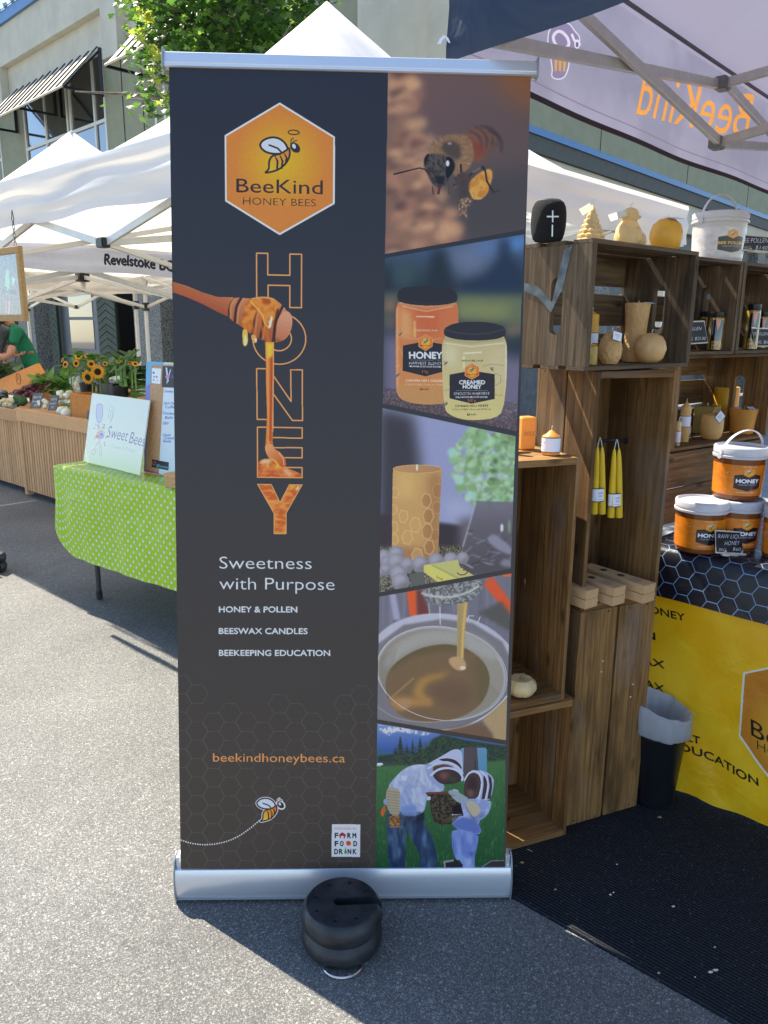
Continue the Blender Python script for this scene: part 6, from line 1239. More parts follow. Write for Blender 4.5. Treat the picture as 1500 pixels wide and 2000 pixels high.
kraft(G(1256, 1180, zb), ['bottom kraft box of the stack jutting out beside the crate edge', 'top kraft box of the stack jutting out beside the crate edge'])
# tapers on a rod
Bb = Vector((B_L.x, B_L.y, 0)); rodA = PLN(1165, 858, Bb-fB*.16, fB); rodB = PLN(1222, 862, Bb-fB*.13, fB)
t = thing('hanging_rod', 'small black peg rod the yellow tapers hang from', 'rod', rodA); b = MB(); b.tube([rodA-uB*.06, rodB], .0045, 8); b.tube([rodB-uB*.005, rodB+uB*.004], .008, 10); b.build('rod', M_black, t, smooth=True)
def taper_pair(x0, x1, ytop, ybot, yl0, yl1, depth, label):
    Pl = Bb-fB*depth; A_ = PLN((x0+x1)/2, ytop, Pl, fB); t = thing('taper_candles', label, 'candles', A_, group='hanging pairs of yellow tapers')
    for i, (xa, xb) in enumerate(((x0+14, x0+7), (x1-7, x1-7))):
        a = PLN(xa, ytop+8*i*0+4, Pl, fB); bq = PLN(xb, ybot, Pl, fB); kk = mpp(a); pts = [a, a+(bq-a)*.03, a+(bq-a)*.12, a+(bq-a)*.3, a+(bq-a)*.6, bq]
        MB().tube(pts, [1.2*kk, 3.0*kk, 4.6*kk, 5.8*kk, 6.8*kk, 7.3*kk], 12).build('taper', W_tap, t, smooth=True)
    a0 = PLN(x0+14, ytop+5, Pl, fB); a1 = PLN(x1-7, ytop+5, Pl, fB); top = PLN((x0+x1)/2+4, ytop-14, Pl, fB); MB().tube([a0, (a0+top)/2+Zup*.004, top, (a1+top)/2+Zup*.004, a1], .0012, 6).build('wick', M_wick, t, smooth=True)
    c0 = PLN((x0+x1)/2, yl0, Pl, fB); c1 = PLN((x0+x1)/2-1, yl1, Pl, fB); kk = mpp(c0); rx = (x1-x0)/2*kk*1.0
    vs = []; uvs = []; n = 20
    for i in range(n+1):
        an = 2*PI*i/n; e = uB*(rx*math.cos(an))+fB*(rx*.55*math.sin(an)); vs += [c0+e, c1+e]; uvs += [((i/n*2.0) % 1.001, 1), ((i/n*2.0) % 1.001, 0)]
    MB().add(vs, [(2*i, 2*i+1, 2*i+3, 2*i+2) for i in range(n)], uvs).build('label_band', M_band, t, smooth=True)
    for cc in (c0, c1): MB().tube([cc+uB*(rx*1.01*math.cos(2*PI*i/n))+fB*(rx*.56*math.sin(2*PI*i/n)) for i in range(n)], .0012, 5, closed=True).build('band_edge', mat('dark_band_edge', (.03, .03, .04), .6), t)
taper_pair(1153, 1183, 868, 1003, 953, 978, .05, 'left hanging pair of yellow taper candles in the upright crate')
taper_pair(1186, 1216, 872, 1010, 963, 988, .05, 'right hanging pair of yellow taper candles in the upright crate')

# ------------------------------------------------------------------ booth table with printed cloths
T0 = G(1298, 1068, .8); TD = G(1500, 1110, .8)-T0; TD.normalize(); TN = Vector((TD.y, -TD.x, 0)); TB = -TN
TL = T0-TD*.055
tb_ = thing('booth_table', 'folding table under black honeycomb and yellow printed cloths', 'table', (TL.x, TL.y, 0))
MB().obox(Vector((TL.x, TL.y, .775))+TB*.02, TD*1.9, TB*.72, Vector((0, 0, .022))).build('table_top', mat('pale_plastic_top', (.5, .5, .48), .6), tb_)
for a, b_ in ((.1, .1), (1.75, .1), (.1, .62), (1.75, .62)): MB().tube([Vector((TL.x, TL.y, 0))+TD*a+TB*b_, Vector((TL.x, TL.y, .775))+TD*a+TB*b_], .014, 8).build('leg', M_grey, tb_)
YS = Surf(Vector((TL.x, TL.y, .012))-TB*.0, TD, Zup, 1.9, .70)
cv = YS.canvas(3000, (255, 192, 20)); Zy = ZF(960, 1150, 2.7778); bk = (34, 26, 22)
cv.noise(np.array([[1200, 1100], [1900, 1100], [1900, 2100], [1200, 2100.]]), 120, (252, 186, 16), (255, 204, 40), seed=77, alpha=.7)
hexq = [(1457, 1312), (1560, 1278), (1668, 1372), (1668, 1545), (1560, 1585), (1500, 1492), (1444, 1437)]
hexq = [(1457, 1312), (1556, 1290), (1680, 1420), (1690, 1610), (1560, 1580), (1444, 1437)]
cv.poly(hexq, (222, 140, 36)); cv.grad(hexq, (240, 200, 30), (216, 136, 40), (1570, 1440), (1690, 1440), radial=True); cv.line(hexq, 4, (240, 236, 220), closed=True)
vt = (-.06, -1)
cv.text('RAW HONEY', 1180, 1176, 15, bk, 1340, 1212, bold=.02, vert=vt); cv.text('POLLEN', 1170, 1222, 15, bk, 1280, 1250, bold=.02, vert=vt); cv.text('BEESWAX', 1166, 1262, 15, bk, 1298, 1306, bold=.02, vert=vt); cv.text('CANDLES WAX', 1120, 1276, 15, bk, 1298, 1353, bold=.02, vert=vt)
cv.text('ADULT', 1300, 1424, 15, bk, 1368, 1453, bold=.02, vert=vt); cv.text('BEEKEEPING EDUCATION', 1150, 1372, 16, bk, 1484, 1532, bold=.02, vert=vt)
cv.text('BeeKind', 1469, 1434, 34, bk, 1660, 1524, vert=vt, bold=.0); cv.text('HONEY BEES', 1482, 1459, 18, bk, 1650, 1540, vert=vt, bold=-.01)
im = cv.image('yellow_cloth_print')
n1, n2 = 70, 22; vs = []; uvs = []
for j in range(n2+1):
    for i in range(n1+1):
        a, b_ = i/n1, j/n2; dn = (1-b_); off = .012*math.sin(a*26+b_*5)*dn+.008*math.sin(a*47-b_*9)*dn+.010*math.sin((a*12+b_*6))+.004*math.sin(a*90+b_*20)*dn
        vs.append(YS.P(a, b_, off+.012)); uvs.append((a, b_))
def cloth_mat(name, im, rough=.45, spec=.5, bump=.5, bs=7, tr=.0):
    m = fabric(name, (.5, .5, .5), tr, img=im, bump=bump, bs=bs, rough=rough, spec=spec); return m
MB().add(vs, [(j*(n1+1)+i, j*(n1+1)+i+1, (j+1)*(n1+1)+i+1, (j+1)*(n1+1)+i) for j in range(n2) for i in range(n1)], uvs).build('yellow_cloth', cloth_mat('yellow_satin', im, .38, .6, .4, 5, tr=.25), tb_, smooth=True)
def hexprint(w_m, h_m, W=2200, R=.031, rot=0):
    k = W/w_m; cv = Canvas(W, int(h_m*k), (16, 18, 30)); i = 0
    x = 0
    while x < w_m+R*2:
        y = (R*.866 if i % 2 else 0)
        while y < h_m+R*2:
            cv.line([((x+R*math.cos(rad(60*q)))*k, (y+R*math.sin(rad(60*q)))*k) for q in range(4)], 2.6, (124, 150, 186), cap=False); y += R*1.732
        x += R*1.5; i += 1
    return cv.image('honeycomb_print')
M_hexc = cloth_mat('honeycomb_cloth', hexprint(1.9, .92), .4, .5, .25, 5)
vs = []; uvs = []; prof = [(-.72, .8025), (-.4, .8025), (-.1, .8025), (-.012, .802), (.004, .797), (.014, .788), (.020, .76), (.027, .69), (.030, .645)]; ln = [0]
for (a, b_), (c, d) in zip(prof[:-1], prof[1:]): ln.append(ln[-1]+math.hypot(c-a, d-b_))
for j, (f, z) in enumerate(prof):
    for i in range(n1+1):
        a = i/n1; w_ = .006*math.sin(a*26+3)*max(0, (.79-z)/.19); vs.append(Vector((TL.x, TL.y, z))+TD*(a*1.9-.004)+TN*(f+w_)); uvs.append((a, 1-ln[j]/.92))
MB().add(vs, [(j*(n1+1)+i, j*(n1+1)+i+1, (j+1)*(n1+1)+i+1, (j+1)*(n1+1)+i) for j in range(len(prof)-1) for i in range(n1)], uvs).build('honeycomb_cloth', M_hexc, tb_, smooth=True)
# bin
t = thing('trash_bin', 'small black waste bin with a crumpled white liner beside the yellow cloth', 'bin', (.862, 2.19, .008))
MB().lathe([(0, .002), (.06, .002), (.064, .006), (.083, .235), (.084, .24), (.083, .245), (.081, .245), (.08, .235), (.06, .01), (0, .008)], 32).build('bin_body', mat('black_bin_plastic', (.008, .009, .012), .35), t, local=True, smooth=True)
rnd = random.Random(3); b = MB(); ph = [rnd.uniform(0, 6) for _ in range(6)]
fn = lambda a, z: 1+.035*math.sin(a*7+ph[0]+z*20)+.02*math.sin(a*13+ph[1])+.015*math.sin(a*23+ph[2]+z*60)
b.lathe([(.088, .245), (.092, .252), (.093, .27), (.096, .30), (.095, .325), (.088, .33), (.078, .31), (.070, .27), (.055, .22), (.03, .2), (0, .195)], 64, fn=fn); b.v = [(x_*1.0, y_*1.0, z_-(.28*x_-.10*y_)*max(0, (z_-.2)/.13)) for x_, y_, z_ in b.v]; b.build('bin_liner', mat('white_bin_liner', (.52, .54, .58), .3, transluc=.5, tcol=(.7, .72, .76), bump=.4, bscale=30), t, local=True, smooth=True)

# ------------------------------------------------------------------ pails
def pail_label(name, title, bgc, w=1400, h=360, sub=True):
    cv = Canvas(w, h, bgc); rs = np.random.RandomState(8); ln_ = tuple(min(255, c+45) for c in bgc)
    cv.noise([(0, 0), (w, 0), (w, h), (0, h)], 60, bgc, tuple(max(0, min(255, int(c*.88+8))) for c in bgc), seed=4)
    for k_ in range(10):
        x, y = rs.uniform(0, w), rs.uniform(20, h-20); P_ = [(x, y)]
        for _ in range(4): x += rs.uniform(40, 110); y += rs.uniform(-90, 90); P_.append((x, min(h-10, max(10, y))))
        cv.line(smooth_pts(P_, 3, False), 2.2, ln_)
    for k_ in range(22):
        x, y = rs.uniform(0, w), rs.uniform(20, h-20)
        if abs(x-w/2) < 160: continue
        cv.ell(x, y, 8, 5, (236, 232, 230)); cv.ell(x+5, y+4, 6, 4, (60, 40, 30))
    cx = w/2; cv.poly([(cx-125, 120), (cx-20, 100), (cx+20, 100), (cx+125, 120), (cx+125, 270), (cx, 305), (cx-125, 270)], (30, 26, 34))
    hx = [(cx, 28), (cx+48, 56), (cx+48, 112), (cx, 140), (cx-48, 112), (cx-48, 56)]; cv.poly(hx, (236, 150, 44)); cv.ell(cx, 84, 30, 30, (240, 190, 50), bl=6)
    bee_icon(cv, lambda *q: (np.asarray(q, float).reshape(-1, 2)-[740, 665])*.22+[cx, 82], .22, halo=False)
    cv.text(title, cx, 206, 46 if len(title) < 7 else 34, (236, 236, 244) if title == 'HONEY' else (216, 160, 60), centre=True, bold=.04); cv.text('HARVEST BLEND', cx, 238, 17, (190, 190, 200), centre=True)
    cv.text('100% PURE | PUR', cx, 22, 12, (244, 226, 210), centre=True); cv.text('CANADA NO.1 GOLDEN', cx, 326, 13, (246, 236, 226), centre=True); return cv.image(name)
M_plabel = img_mat('honey_pail_label', pail_label('honey_label', 'HONEY', (222, 124, 24)), .3, .5, coat=.3)
M_blabel = img_mat('pollen_pail_label', pail_label('pollen_label', 'BEE POLLEN', (222, 214, 208)), .3, .5, coat=.2)
M_honeyp = mat('honey_in_plastic', (.20, .055, .012), .18, var=.05, coat=.4); M_clearlid = mat('milky_lid', (.66, .66, .70), .35, transluc=.3, tcol=(.7, .7, .75), var=.03)
M_milk = mat('white_pail_plastic', (.74, .70, .68), .3, transluc=.2, var=.03)
def pail(label, P, r, h, face, kind='honey', handle=True, group='lidded honey pails stacked on the table', hy=0):
    t = thing('honey_pail' if kind == 'honey' else 'pollen_pail', label, 'pail', P, 0, group); body = M_honeyp if kind == 'honey' else M_milk
    MB().lathe([(0, .001), (r*.86, .001), (r*.88, .004), (r*.90, h*.06), (r*.955, h*.74), (r*.965, h*.78), (r*.97, h*.80)], 40).build('pail_body', body, t, local=True, smooth=True)
    o = MB().lathe([(r*.905+.0008, h*.10), (r*.953+.0008, h*.68)], 48).build('wrap_label', M_plabel if kind == 'honey' else M_blabel, t, local=True, smooth=True); o.rotation_euler = (0, 0, face-PI)
    MB().lathe([(r*.975, h*.785), (r*1.02, h*.785), (r*1.03, h*.80), (r*1.03, h*.83), (r*.99, h*.84), (r*.985, h*.865), (r*1.01, h*.87), (r*1.015, h*.97), (r*.99, h*.99), (r*.93, h), (r*.90, h*.975), (r*.88, h*.955), (0, h*.95)], 44).build('lid', M_clearlid if kind == 'honey' else M_milk, t, local=True, smooth=True)
    if handle:
        a = handle if isinstance(handle, float) else 0.0; dx = Vector((math.cos(a), math.sin(a), 0)); dy = Vector((-dx.y, dx.x, 0)); pts = []
        for i in range(17): th = PI*i/16; pts.append(dx*(r*1.03*math.cos(th))+Vector((0, 0, h*.82+ (r*.98)*math.sin(th)*1.0))+dy*(hy*math.sin(th)))
        b = MB(); vs = []
        for p in pts: vs += [p-dy*.005, p+dy*.005, p*1.0+dy*.005+Vector((0, 0, .0022)), p-dy*.005+Vector((0, 0, .0022))]
        n = len(pts); b.add(vs, [(4*i+k_, 4*i+(k_+1) % 4, 4*i+4+(k_+1) % 4, 4*i+4+k_) for i in range(n-1) for k_ in range(4)]); b.lathe([(0, 0), (.009, 0), (.009, .003), (0, .003)], 12, pts[0], dx); b.lathe([(0, 0), (.009, 0), (.009, .003), (0, .003)], 12, pts[-1], -dx)
        b.build('handle', M_clearlid if kind == 'honey' else M_milk, t, local=True, smooth=True)
    return t
cam_face = lambda P, off=0: math.atan2(-P.y, -P.x)+off
zT = .804
def pb(px, py, z, r): 
    p = G(px, py, z); d = Vector((p.x, p.y, 0)).normalized(); q = p+d*r*.9; return Vector((q.x, q.y, z))
r0 = .077; P1 = pb(1361, 1083, zT, r0); pail('front honey pail with no raised handle, left of the chalk sign', P1, r0, .158, cam_face(P1, .45), handle=False)
P2 = along(P1+TB*.10, TD, 1431); pail('honey pail standing behind the chalk sign', P2, r0, .158, cam_face(P2, .5), handle=False)
P3 = P2+TD*.158; pail('honey pail of the lower row, cut by the picture side', P3, r0, .158, cam_face(P3, .42), handle=False)
P4 = (P1+P2)/2+TD*.03+TB*.055+Zup*.159; P4 = along(P4, TD, 1437); pail('upper honey pail with arched handle, on two lower pails', P4, r0, .160, cam_face(P4, .42), handle=.35, hy=-.02)
P5 = P4+TD*.157+TB*.05; pail('second upper honey pail, behind the arched handle of the first', P5, r0, .160, cam_face(P5, .5), handle=.3, hy=-.02)
P6 = P3+TD*.158; pail('last honey pail of the lower row outside the view', P6, r0, .158, cam_face(P6), handle=False)
zD = D_L.z+.302; P = along(Vector((D_L.x, D_L.y, zD))-fF*.13, uF, 1398); k = mpp(P)
pail('large white bee pollen pail with raised handle on top of the crates', P, 51*k, 94*k, cam_face(P, .55), kind='pollen', handle=.5, group='white pollen pail')
# ------------------------------------------------------------------ chalk signs
M_frame_w = mat('pale_sign_frame', (.70, .62, .52), .6, var=.06); M_bone = mat('pale_wood_foot', (.62, .55, .42), .65, var=.08)
def chalk(label, TLp, TRp, BRp, BLp, P0, lines, nrm, feet=True, slant=False):
    """photo corners of the board, projected on the plane through P0"""
    q = [PLN(x, y, P0, nrm) for x, y in (BLp, BRp, TRp, TLp)]; U = q[1]-q[0]; V = (q[3]-q[0]); w_, h_ = U.length, V.length
    S = Surf(q[0], U, V, w_, h_)
    if S.n.dot(Vector((0, -1, 0))) < 0: S.n = -S.n
    cv = S.canvas(420, (24, 26, 36)); cv.noise([(TLp[0]-50, TLp[1]-50), (BRp[0]+150, TLp[1]-50), (BRp[0]+150, BRp[1]+50), (TLp[0]-50, BRp[1]+50)], 30, (22, 24, 32), (34, 36, 46), seed=3)
    for body, x, y, cap, x1, y1 in lines: cv.text(body, x, y, cap, (226, 228, 236), x1, y1, shear=.25, bold=-.012, vert=(V.x*0+.0, -1))
    t = thing('chalk_sign', label, 'chalk sign', q[0], group='small chalkboard price signs')
    mb = MB(); mb.quad(S.P(0, 0, .0022), S.P(1, 0, .0022), S.P(1, 1, .0022), S.P(0, 1, .0022), uv=[(0, 0), (1, 0), (1, 1), (0, 1)]); mb.build('board', img_mat('chalkboard', cv.image('chalk_writing'), .7), t)
    MB().obox(S.P(0, 0, -.003), S.U*S.w, S.V*S.h, S.n*.004).build('backing', M_black, t)
    b = MB(); f = .0035; rim = [S.P(0, 0, .002), S.P(1, 0, .002), S.P(1, 1, .002), S.P(0, 1, .002)]; b.tube(rim, .0026, 6, closed=True); b.build('frame', M_frame_w, t)
    if feet:
        b = MB(); d = S.U
        for a in (.28, .78): c = S.P(a, 0, .004); b.blob(c-S.V*.004, .016, .012, .006, 12, 5); b.bar(c-S.V*.006, c+S.V*.008, .006, .004)
        b.bar(S.P(.25, 0, .004)-S.V*.004, S.P(.8, 0, .004)-S.V*.004, .006, .006); b.build('foot', M_bone, t, smooth=True)
    return t
nS = Vector((.45, -.88, .12)).normalized()
P0 = G(1420, 1086, zT)
chalk('chalk sign reading raw liquid honey, in front of the honey pails', (1396, 1036), (1460, 1041), (1461, 1082), (1397, 1079), P0, (('RAW LIQUID', 1401, 1051, 8.5, 1456, 1052), ('HONEY', 1414, 1065, 8.5, 1444, 1064), ('3KG', 1402, 1076, 6.5, 1417, 1077), ('$60.00', 1430, 1075, 7, 1458, 1077)), nS)
P0 = Vector((E_L.x, E_L.y, E_L.z+.305))-fF*.05
chalk('chalk sign reading bee pollen beside the white pail on the top crate', (1442, 458), (1512, 461), (1514, 492), (1443, 488), P0, (('BEE POLLEN', 1447, 474, 9.5, 1500, 474), ('1.5KG', 1448, 487, 7, 1465, 487), ('$140', 1474, 487, 8, 1498, 488)), nf(uF))
P0 = Vector((D_L.x, D_L.y, D_L.z+.013))-fF*.03
chalk('chalk sign in the short crate, half hidden behind the crate side', (1330, 629), (1368, 630), (1381, 669), (1338, 672), P0, (('BEE POLLEN', 1326, 645, 7, 1369, 645), ('145G', 1336, 665, 6, 1352, 665), ('$25.00', 1356, 664, 6.5, 1377, 664)), nf(uF), feet=False)
P0 = Vector((E_L.x, E_L.y, E_L.z+.013))-fF*.03
chalk('chalk sign in the last crate at the picture edge', (1467, 641), (1494, 642), (1512, 676), (1474, 676), P0, (('BEE POLLEN', 1467, 655, 6.5, 1499, 655), ('450G', 1473, 671, 6, 1486, 671), ('$65', 1490, 671, 6.5, 1505, 671)), nf(uF), feet=False)
# ------------------------------------------------------------------ pollen jars
cv = Canvas(700, 260, (176, 140, 52)); cv.noise([(0, 0), (700, 0), (700, 260), (0, 260)], 7, (120, 92, 22), (214, 176, 84), seed=12, lo=.3, hi=.7); cx = 350
cv.poly([(cx-90, 70), (cx, 50), (cx+90, 70), (cx+90, 190), (cx, 220), (cx-90, 190)], (26, 24, 32)); cv.poly([(cx, 10), (cx+34, 30), (cx+34, 70), (cx, 90), (cx-34, 70), (cx-34, 30)], (226, 130, 50)); cv.text('BEE POLLEN', cx, 130, 20, (216, 160, 60), centre=True, bold=.02); cv.text('raw and local', cx, 160, 12, (190, 190, 200), centre=True)
M_jar = img_mat('pollen_jar_glass', cv.image('pollen_jar_label'), .12, .6, coat=.8)
M_lidb = mat('black_jar_lid', (.012, .012, .014), .3)
def jar(label, P, r, h, face=0):
    t = thing('pollen_jar', label, 'jar', P, 0, 'glass jars of bee pollen')
    o = MB().lathe([(0, 0.001), (r*.9, .001), (r, r*.12), (r, h*.80), (r*.94, h*.86)], 26).build('glass', M_jar, t, local=True, smooth=True); o.rotation_euler = (0, 0, cam_face(P, face)-PI)
    MB().lathe([(r*.96, h*.86), (r*.98, h*.87), (r*.98, h*.99), (r*.9, h), (0, h)], 26).build('lid', M_lidb, t, local=True, smooth=True); return t
dP = lambda L_, px, t_: along(Vector((L_.x, L_.y, L_.z+.012))-fF*t_, uF, px)
P = dP(D_L, 1394, .05); k = mpp(P); jar('front pollen jar in the short crate', P, 14.5*k, 72*k, .25)
P = dP(D_L, 1375, .12); k = mpp(P); jar('pollen jar behind the front one, in the short crate', P, 14.5*k, 72*k, .1)
P = dP(D_L, 1352, .19); k = mpp(P); jar('pollen jar at the back of the short crate', P, 12*k, 60*k)
P = dP(E_L, 1464, .05); k = mpp(P); jar('tall pollen jar at the near end of the last crate', P, 13*k, 86*k, .3)
P = dP(E_L, 1484, .12); k = mpp(P); jar('squat pollen jar behind the chalk sign in the last crate', P, 12*k, 70*k, .2)
P = dP(E_L, 1507, .12); k = mpp(P); jar('pollen jar cut off at the picture edge', P, 12*k, 70*k, .2)
# ------------------------------------------------------------------ candles on the table level crate
fPp = lambda px, t_: along(Vector((F_L.x, F_L.y, F_L.z+.013))-fF*t_, uF, px)
P = fPp(1334, .07); k = mpp(P); pillar('pillar_candle', 'peach pillar candle with slanted top and a white band, in the table crate', P, 10*k, 68*k, wax('peach_wax', (.88, .54, .2)), point=10*k, band=(30*k, 50*k), group=GC)
P = fPp(1322, .03); k = mpp(P); pillar('pillar_candle', 'small banded candle beside the upright crate edge', P, 5*k, 46*k, W_pale, point=4*k, band=(6*k, 28*k), group=GC)
P = fPp(1343, .14); k = mpp(P); pillar('votive_candle', 'tiny banded votive candle between larger ones', P, 5*k, 20*k, W_pale, band=(4*k, 16*k), group=GC)
P = fPp(1377, .15); k = mpp(P); t = thing('square_candle', 'square olive tan candle with a pressed leaf, behind the rounded candle', 'candle', P, math.atan2(uF.y, uF.x)+.25, GC); MB().box((-20*k, -20*k, 0), (20*k, 20*k, 53*k)).build('wax_body', wax('olive_wax', (.46, .33, .10)), t, local=True, bevel=.003); MB().tube([(0, 0, 52*k), (-.002, 0, 57*k), (-.008, 0, 58*k)], .0018, 6).build('wick', M_wick, t, local=True)
P = fPp(1411, .19); k = mpp(P); pillar('big_candle', 'tallest broad amber pillar candle with a tag lying on top', P, 24*k, 80*k, wax('amber_wax', (.86, .42, .02)), group=GC, tagp=(-.01, -.02, 81*k))
P = fPp(1388, .055); k = mpp(P); r = 21*k
t = lathe_thing('rounded_candle', 'rounded peach candle with a diamond hung tag, at the shelf front', 'candle', P, [(0, 0), (.7*r, 0), (.92*r, .3*r), (1.0*r, 1.0*r), (.98*r, 1.8*r), (.88*r, 2.2*r), (.5*r, 2.35*r), (0, 2.35*r)], wax('peach_wax', (.88, .54, .2)), GC, wick=2.35*r); tag_card(t, P+Vector((.012, -.034, 2.1*r)), .040, yaw=.35, tilt=.2, roll=.75)
P = fPp(1448, .07); k = mpp(P); r = 25*k
t = lathe_thing('cup_candle', 'orange cup shaped candle flaring at the top, with a folded tag', 'candle', P, [(0, 0), (.82*r, 0), (.86*r, .1*r), (.92*r, .9*r), (1.04*r, 1.85*r), (1.0*r, 1.9*r), (.8*r, 1.84*r), (0, 1.82*r)], W_org, GC, wick=1.9*r, fn=lambda a, z: 1+.03*math.cos(a*4)); tag_card(t, P+Vector((.022, -.012, 1.95*r)), .034, yaw=.3, tilt=1.2)
# ------------------------------------------------------------------ green dotted table
U4 = (G(347, 958, .74)-G(107, 908, .74)); U4.z = 0; U4.normalize(); V4 = Vector((-U4.y, U4.x, 0)); TQ = G(107, 908, .74); TQ.z = 0
gt = thing('cake_stall_table', 'folding table draped in lime green cloth with white dots', 'table', TQ)
LT, DT = 1.85, .74
MB().obox(TQ+Zup*.70+U4*.02+V4*.02, U4*(LT-.04), V4*(DT-.04), Zup*.028).build('table_top', mat('grey_table_top', (.4, .4, .4), .6), gt)
for a in (.16, LT-.2):
    for b_ in (.10, DT-.1):
        q = TQ+U4*a+V4*b_; MB().tube([q+Zup*.72, q+Zup*.40, q+Zup*.34-U4*.0, q+Zup*.002], .014, 10).build('leg', mat('hammered_grey_steel', (.05, .052, .055), .45, metal=.3), gt, smooth=True)
        MB().tube([q+Zup*.05, q+Zup*.0], .017, 10).build('rubber_foot', M_rub, gt)
MB().tube([TQ+U4*.16+V4*.1+Zup*.30, TQ+U4*.16+V4*(DT-.1)+Zup*.30], .010, 8).build('cross_bar', M_grey, gt)
def dotprint():
    k = 620; w_, h_ = 2.6, 1.9; cv = Canvas(int(w_*k), int(h_*k), (172, 208, 22)); i = 0; y = .01
    while y < h_:
        x = (0 if i % 2 else .0235)
        while x < w_: cv.ell((x+.0016*math.sin(i*3.1+x*90))*k, (y+.0016*math.sin(i*1.7+x*70))*k, .0066*k, .0074*k, (216, 226, 232), n=18); x += .047
        y += .0235; i += 1
    return cv.image('dot_print')
M_dot = cloth_mat('dotted_oilcloth', dotprint(), .28, .6, .35, 6, tr=.18)
ZT = .742; drop = .47
b = MB(); nx, ny = 60, 40; W_, D_ = LT+.5, DT+2*drop; vs = []; uvs = []
def drape(x, y):
    u_ = x-drop; rc = .19
    if y < drop and u_ < rc: ef = drop-(rc-math.sqrt(max(0, rc*rc-(rc-max(0, u_))**2))); y = drop-(drop-y)*ef/drop
    """x along the front, y from the front hem to the back hem"""
    u = x-drop; v_ = y-drop; z = ZT; ox = oy = 0
    fx = 0
    dx = max(0, -u); dy = max(0, -v_) if v_ < 0 else max(0, v_-DT); dd = max(dx, dy)
    px_, py_ = min(max(u, 0), LT), min(max(v_, 0), DT)
    if dx+dy > 0:
        h_ = math.hypot(dx, dy) if (dx > 0 and dy > 0) else dx+dy; z = ZT-min(h_, dd*1.02)
        fl = .006+(.03 if dx == 0 else .004)*min(1, h_/drop)
        w_ = (.004*math.sin(x*17+y*7)*min(1, h_/.2)+.003*math.sin(x*41+y*3)*min(1, h_/.25)+.004*math.sin(x*7-y*11)*min(1, h_/.3))*(1 if dx == 0 else 0)
        px_ += -(fl+w_)*(1 if dx > 0 else 0)-(dy*.16 if (dx > 0 and dy > 0) else 0)*0; py_ += (-(fl+w_) if v_ < 0 else (fl+w_))*(1 if dy > 0 else 0)
        if dx > 0 and dy > 0:
            t_ = math.atan2(dy, dx); rr = min(dx, dy); px_ -= rr*.10; py_ += (-rr*.10 if v_ < 0 else rr*.10)
    z += .0025*math.sin(x*13)*math.sin(y*9)
    return TQ+U4*px_+V4*py_+Zup*(z-.003*(dx+dy > 0))
cols = [i/nx*(LT+drop) for i in range(nx+1)]; rws = [j/ny*D_ for j in range(ny+1)]
cols = sorted(set([round(c, 4) for c in cols]+[round(drop-.008, 4), round(drop+.008, 4)])); rws = sorted(set([round(c, 4) for c in rws]+[round(drop-.008, 4), round(drop+.008, 4), round(drop+DT-.008, 4), round(drop+DT+.008, 4)]))
for y in rws:
    for x in cols:
        q = drape(x, y); vs.append(q); uvs.append((x/2.6, y/1.9))
NX = len(cols); fcs = []
for j in range(len(rws)-1):
    for i in range(NX-1):
        x, y = (cols[i]+cols[i+1])/2, (rws[j]+rws[j+1])/2; dx = max(0, drop-x); dy = max(0, drop-y)
        dyb = max(0, y-drop-DT)
        if dx > 0 and (dx > .3 or dy > 0): continue
        fcs.append((j*NX+i, j*NX+i+1, (j+1)*NX+i+1, (j+1)*NX+i))
b.add(vs, fcs, uvs).build('dotted_cloth', M_dot, gt, smooth=True)
# acrylic sign
s0, s1 = G(163, 901, .746), G(273, 928, .746); n_s = (s1-s0).normalized().cross(Vector((0, 0, 1))); n_s = (n_s+Zup*.22).normalized()
tl, tr_ = PLN(188, 766, s0, n_s), PLN(300, 783, s0, n_s); Us = (s1-s0); hgt = ((tl-s0).length+(tr_-s1).length)/2; Vs = n_s.cross(Us).normalized(); Vs = Vs if Vs.z > 0 else -Vs
# follow the slant of the photographed left edge
SS = Surf(s0, Us, Vs, Us.length, hgt*.985)
cv = SS.canvas(900, (232, 232, 212)); Zs = ZF(0, 640, 4.2857)
cv.grad(Zs(690,1000, 1190,1060, 1190,1260, 690,1260), (232, 232, 212), (206, 226, 184), Zs(900,1000)[0], Zs(880,1200)[0])
cv.poly(smooth_pts(Zs(806,645, 830,636, 858,640, 862,720, 850,780, 830,800, 805,780), 1), (206, 196, 214)); cv.line(smooth_pts(Zs(806,645, 830,636, 858,640, 862,720, 850,780, 830,800, 805,780), 1), .8, (140, 120, 170), closed=True)
for q in ((905,760, 915,680, 930,650, 950,660, 955,720, 925,790), (920,760, 930,690, 940,690, 945,740, 920,790)): cv.line(smooth_pts(Zs(*q), 2, False), .7, (170, 172, 180))
rs = np.random.RandomState(5)
for i in range(60):
    x, y = 840+rs.randn()*26, 880+rs.randn()*48; cv.ell(*Zs(x, y)[0], rs.uniform(.8, 2.2), rs.uniform(.8, 2), [(222, 120, 110), (236, 170, 150), (130, 150, 90), (150, 120, 190), (200, 150, 190), (226, 196, 150)][rs.randint(6)])
cv.ell(*Zs(850, 905)[0], 5, 5.5, (176, 156, 216)); cv.ell(*Zs(815, 910)[0], 3.5, 3.5, (230, 110, 100)); cv.ell(*Zs(852, 890)[0], 2, 2.4, (60, 50, 110))
cv.line(smooth_pts(Zs(815,960, 800,1010, 770,1030, 766,1062, 790,1066, 806,1010), 2, False), .8, (150, 140, 180)); cv.line(smooth_pts(Zs(835,965, 830,1050, 842,1085, 852,1050, 845,970), 2, False), .8, (150, 160, 170))
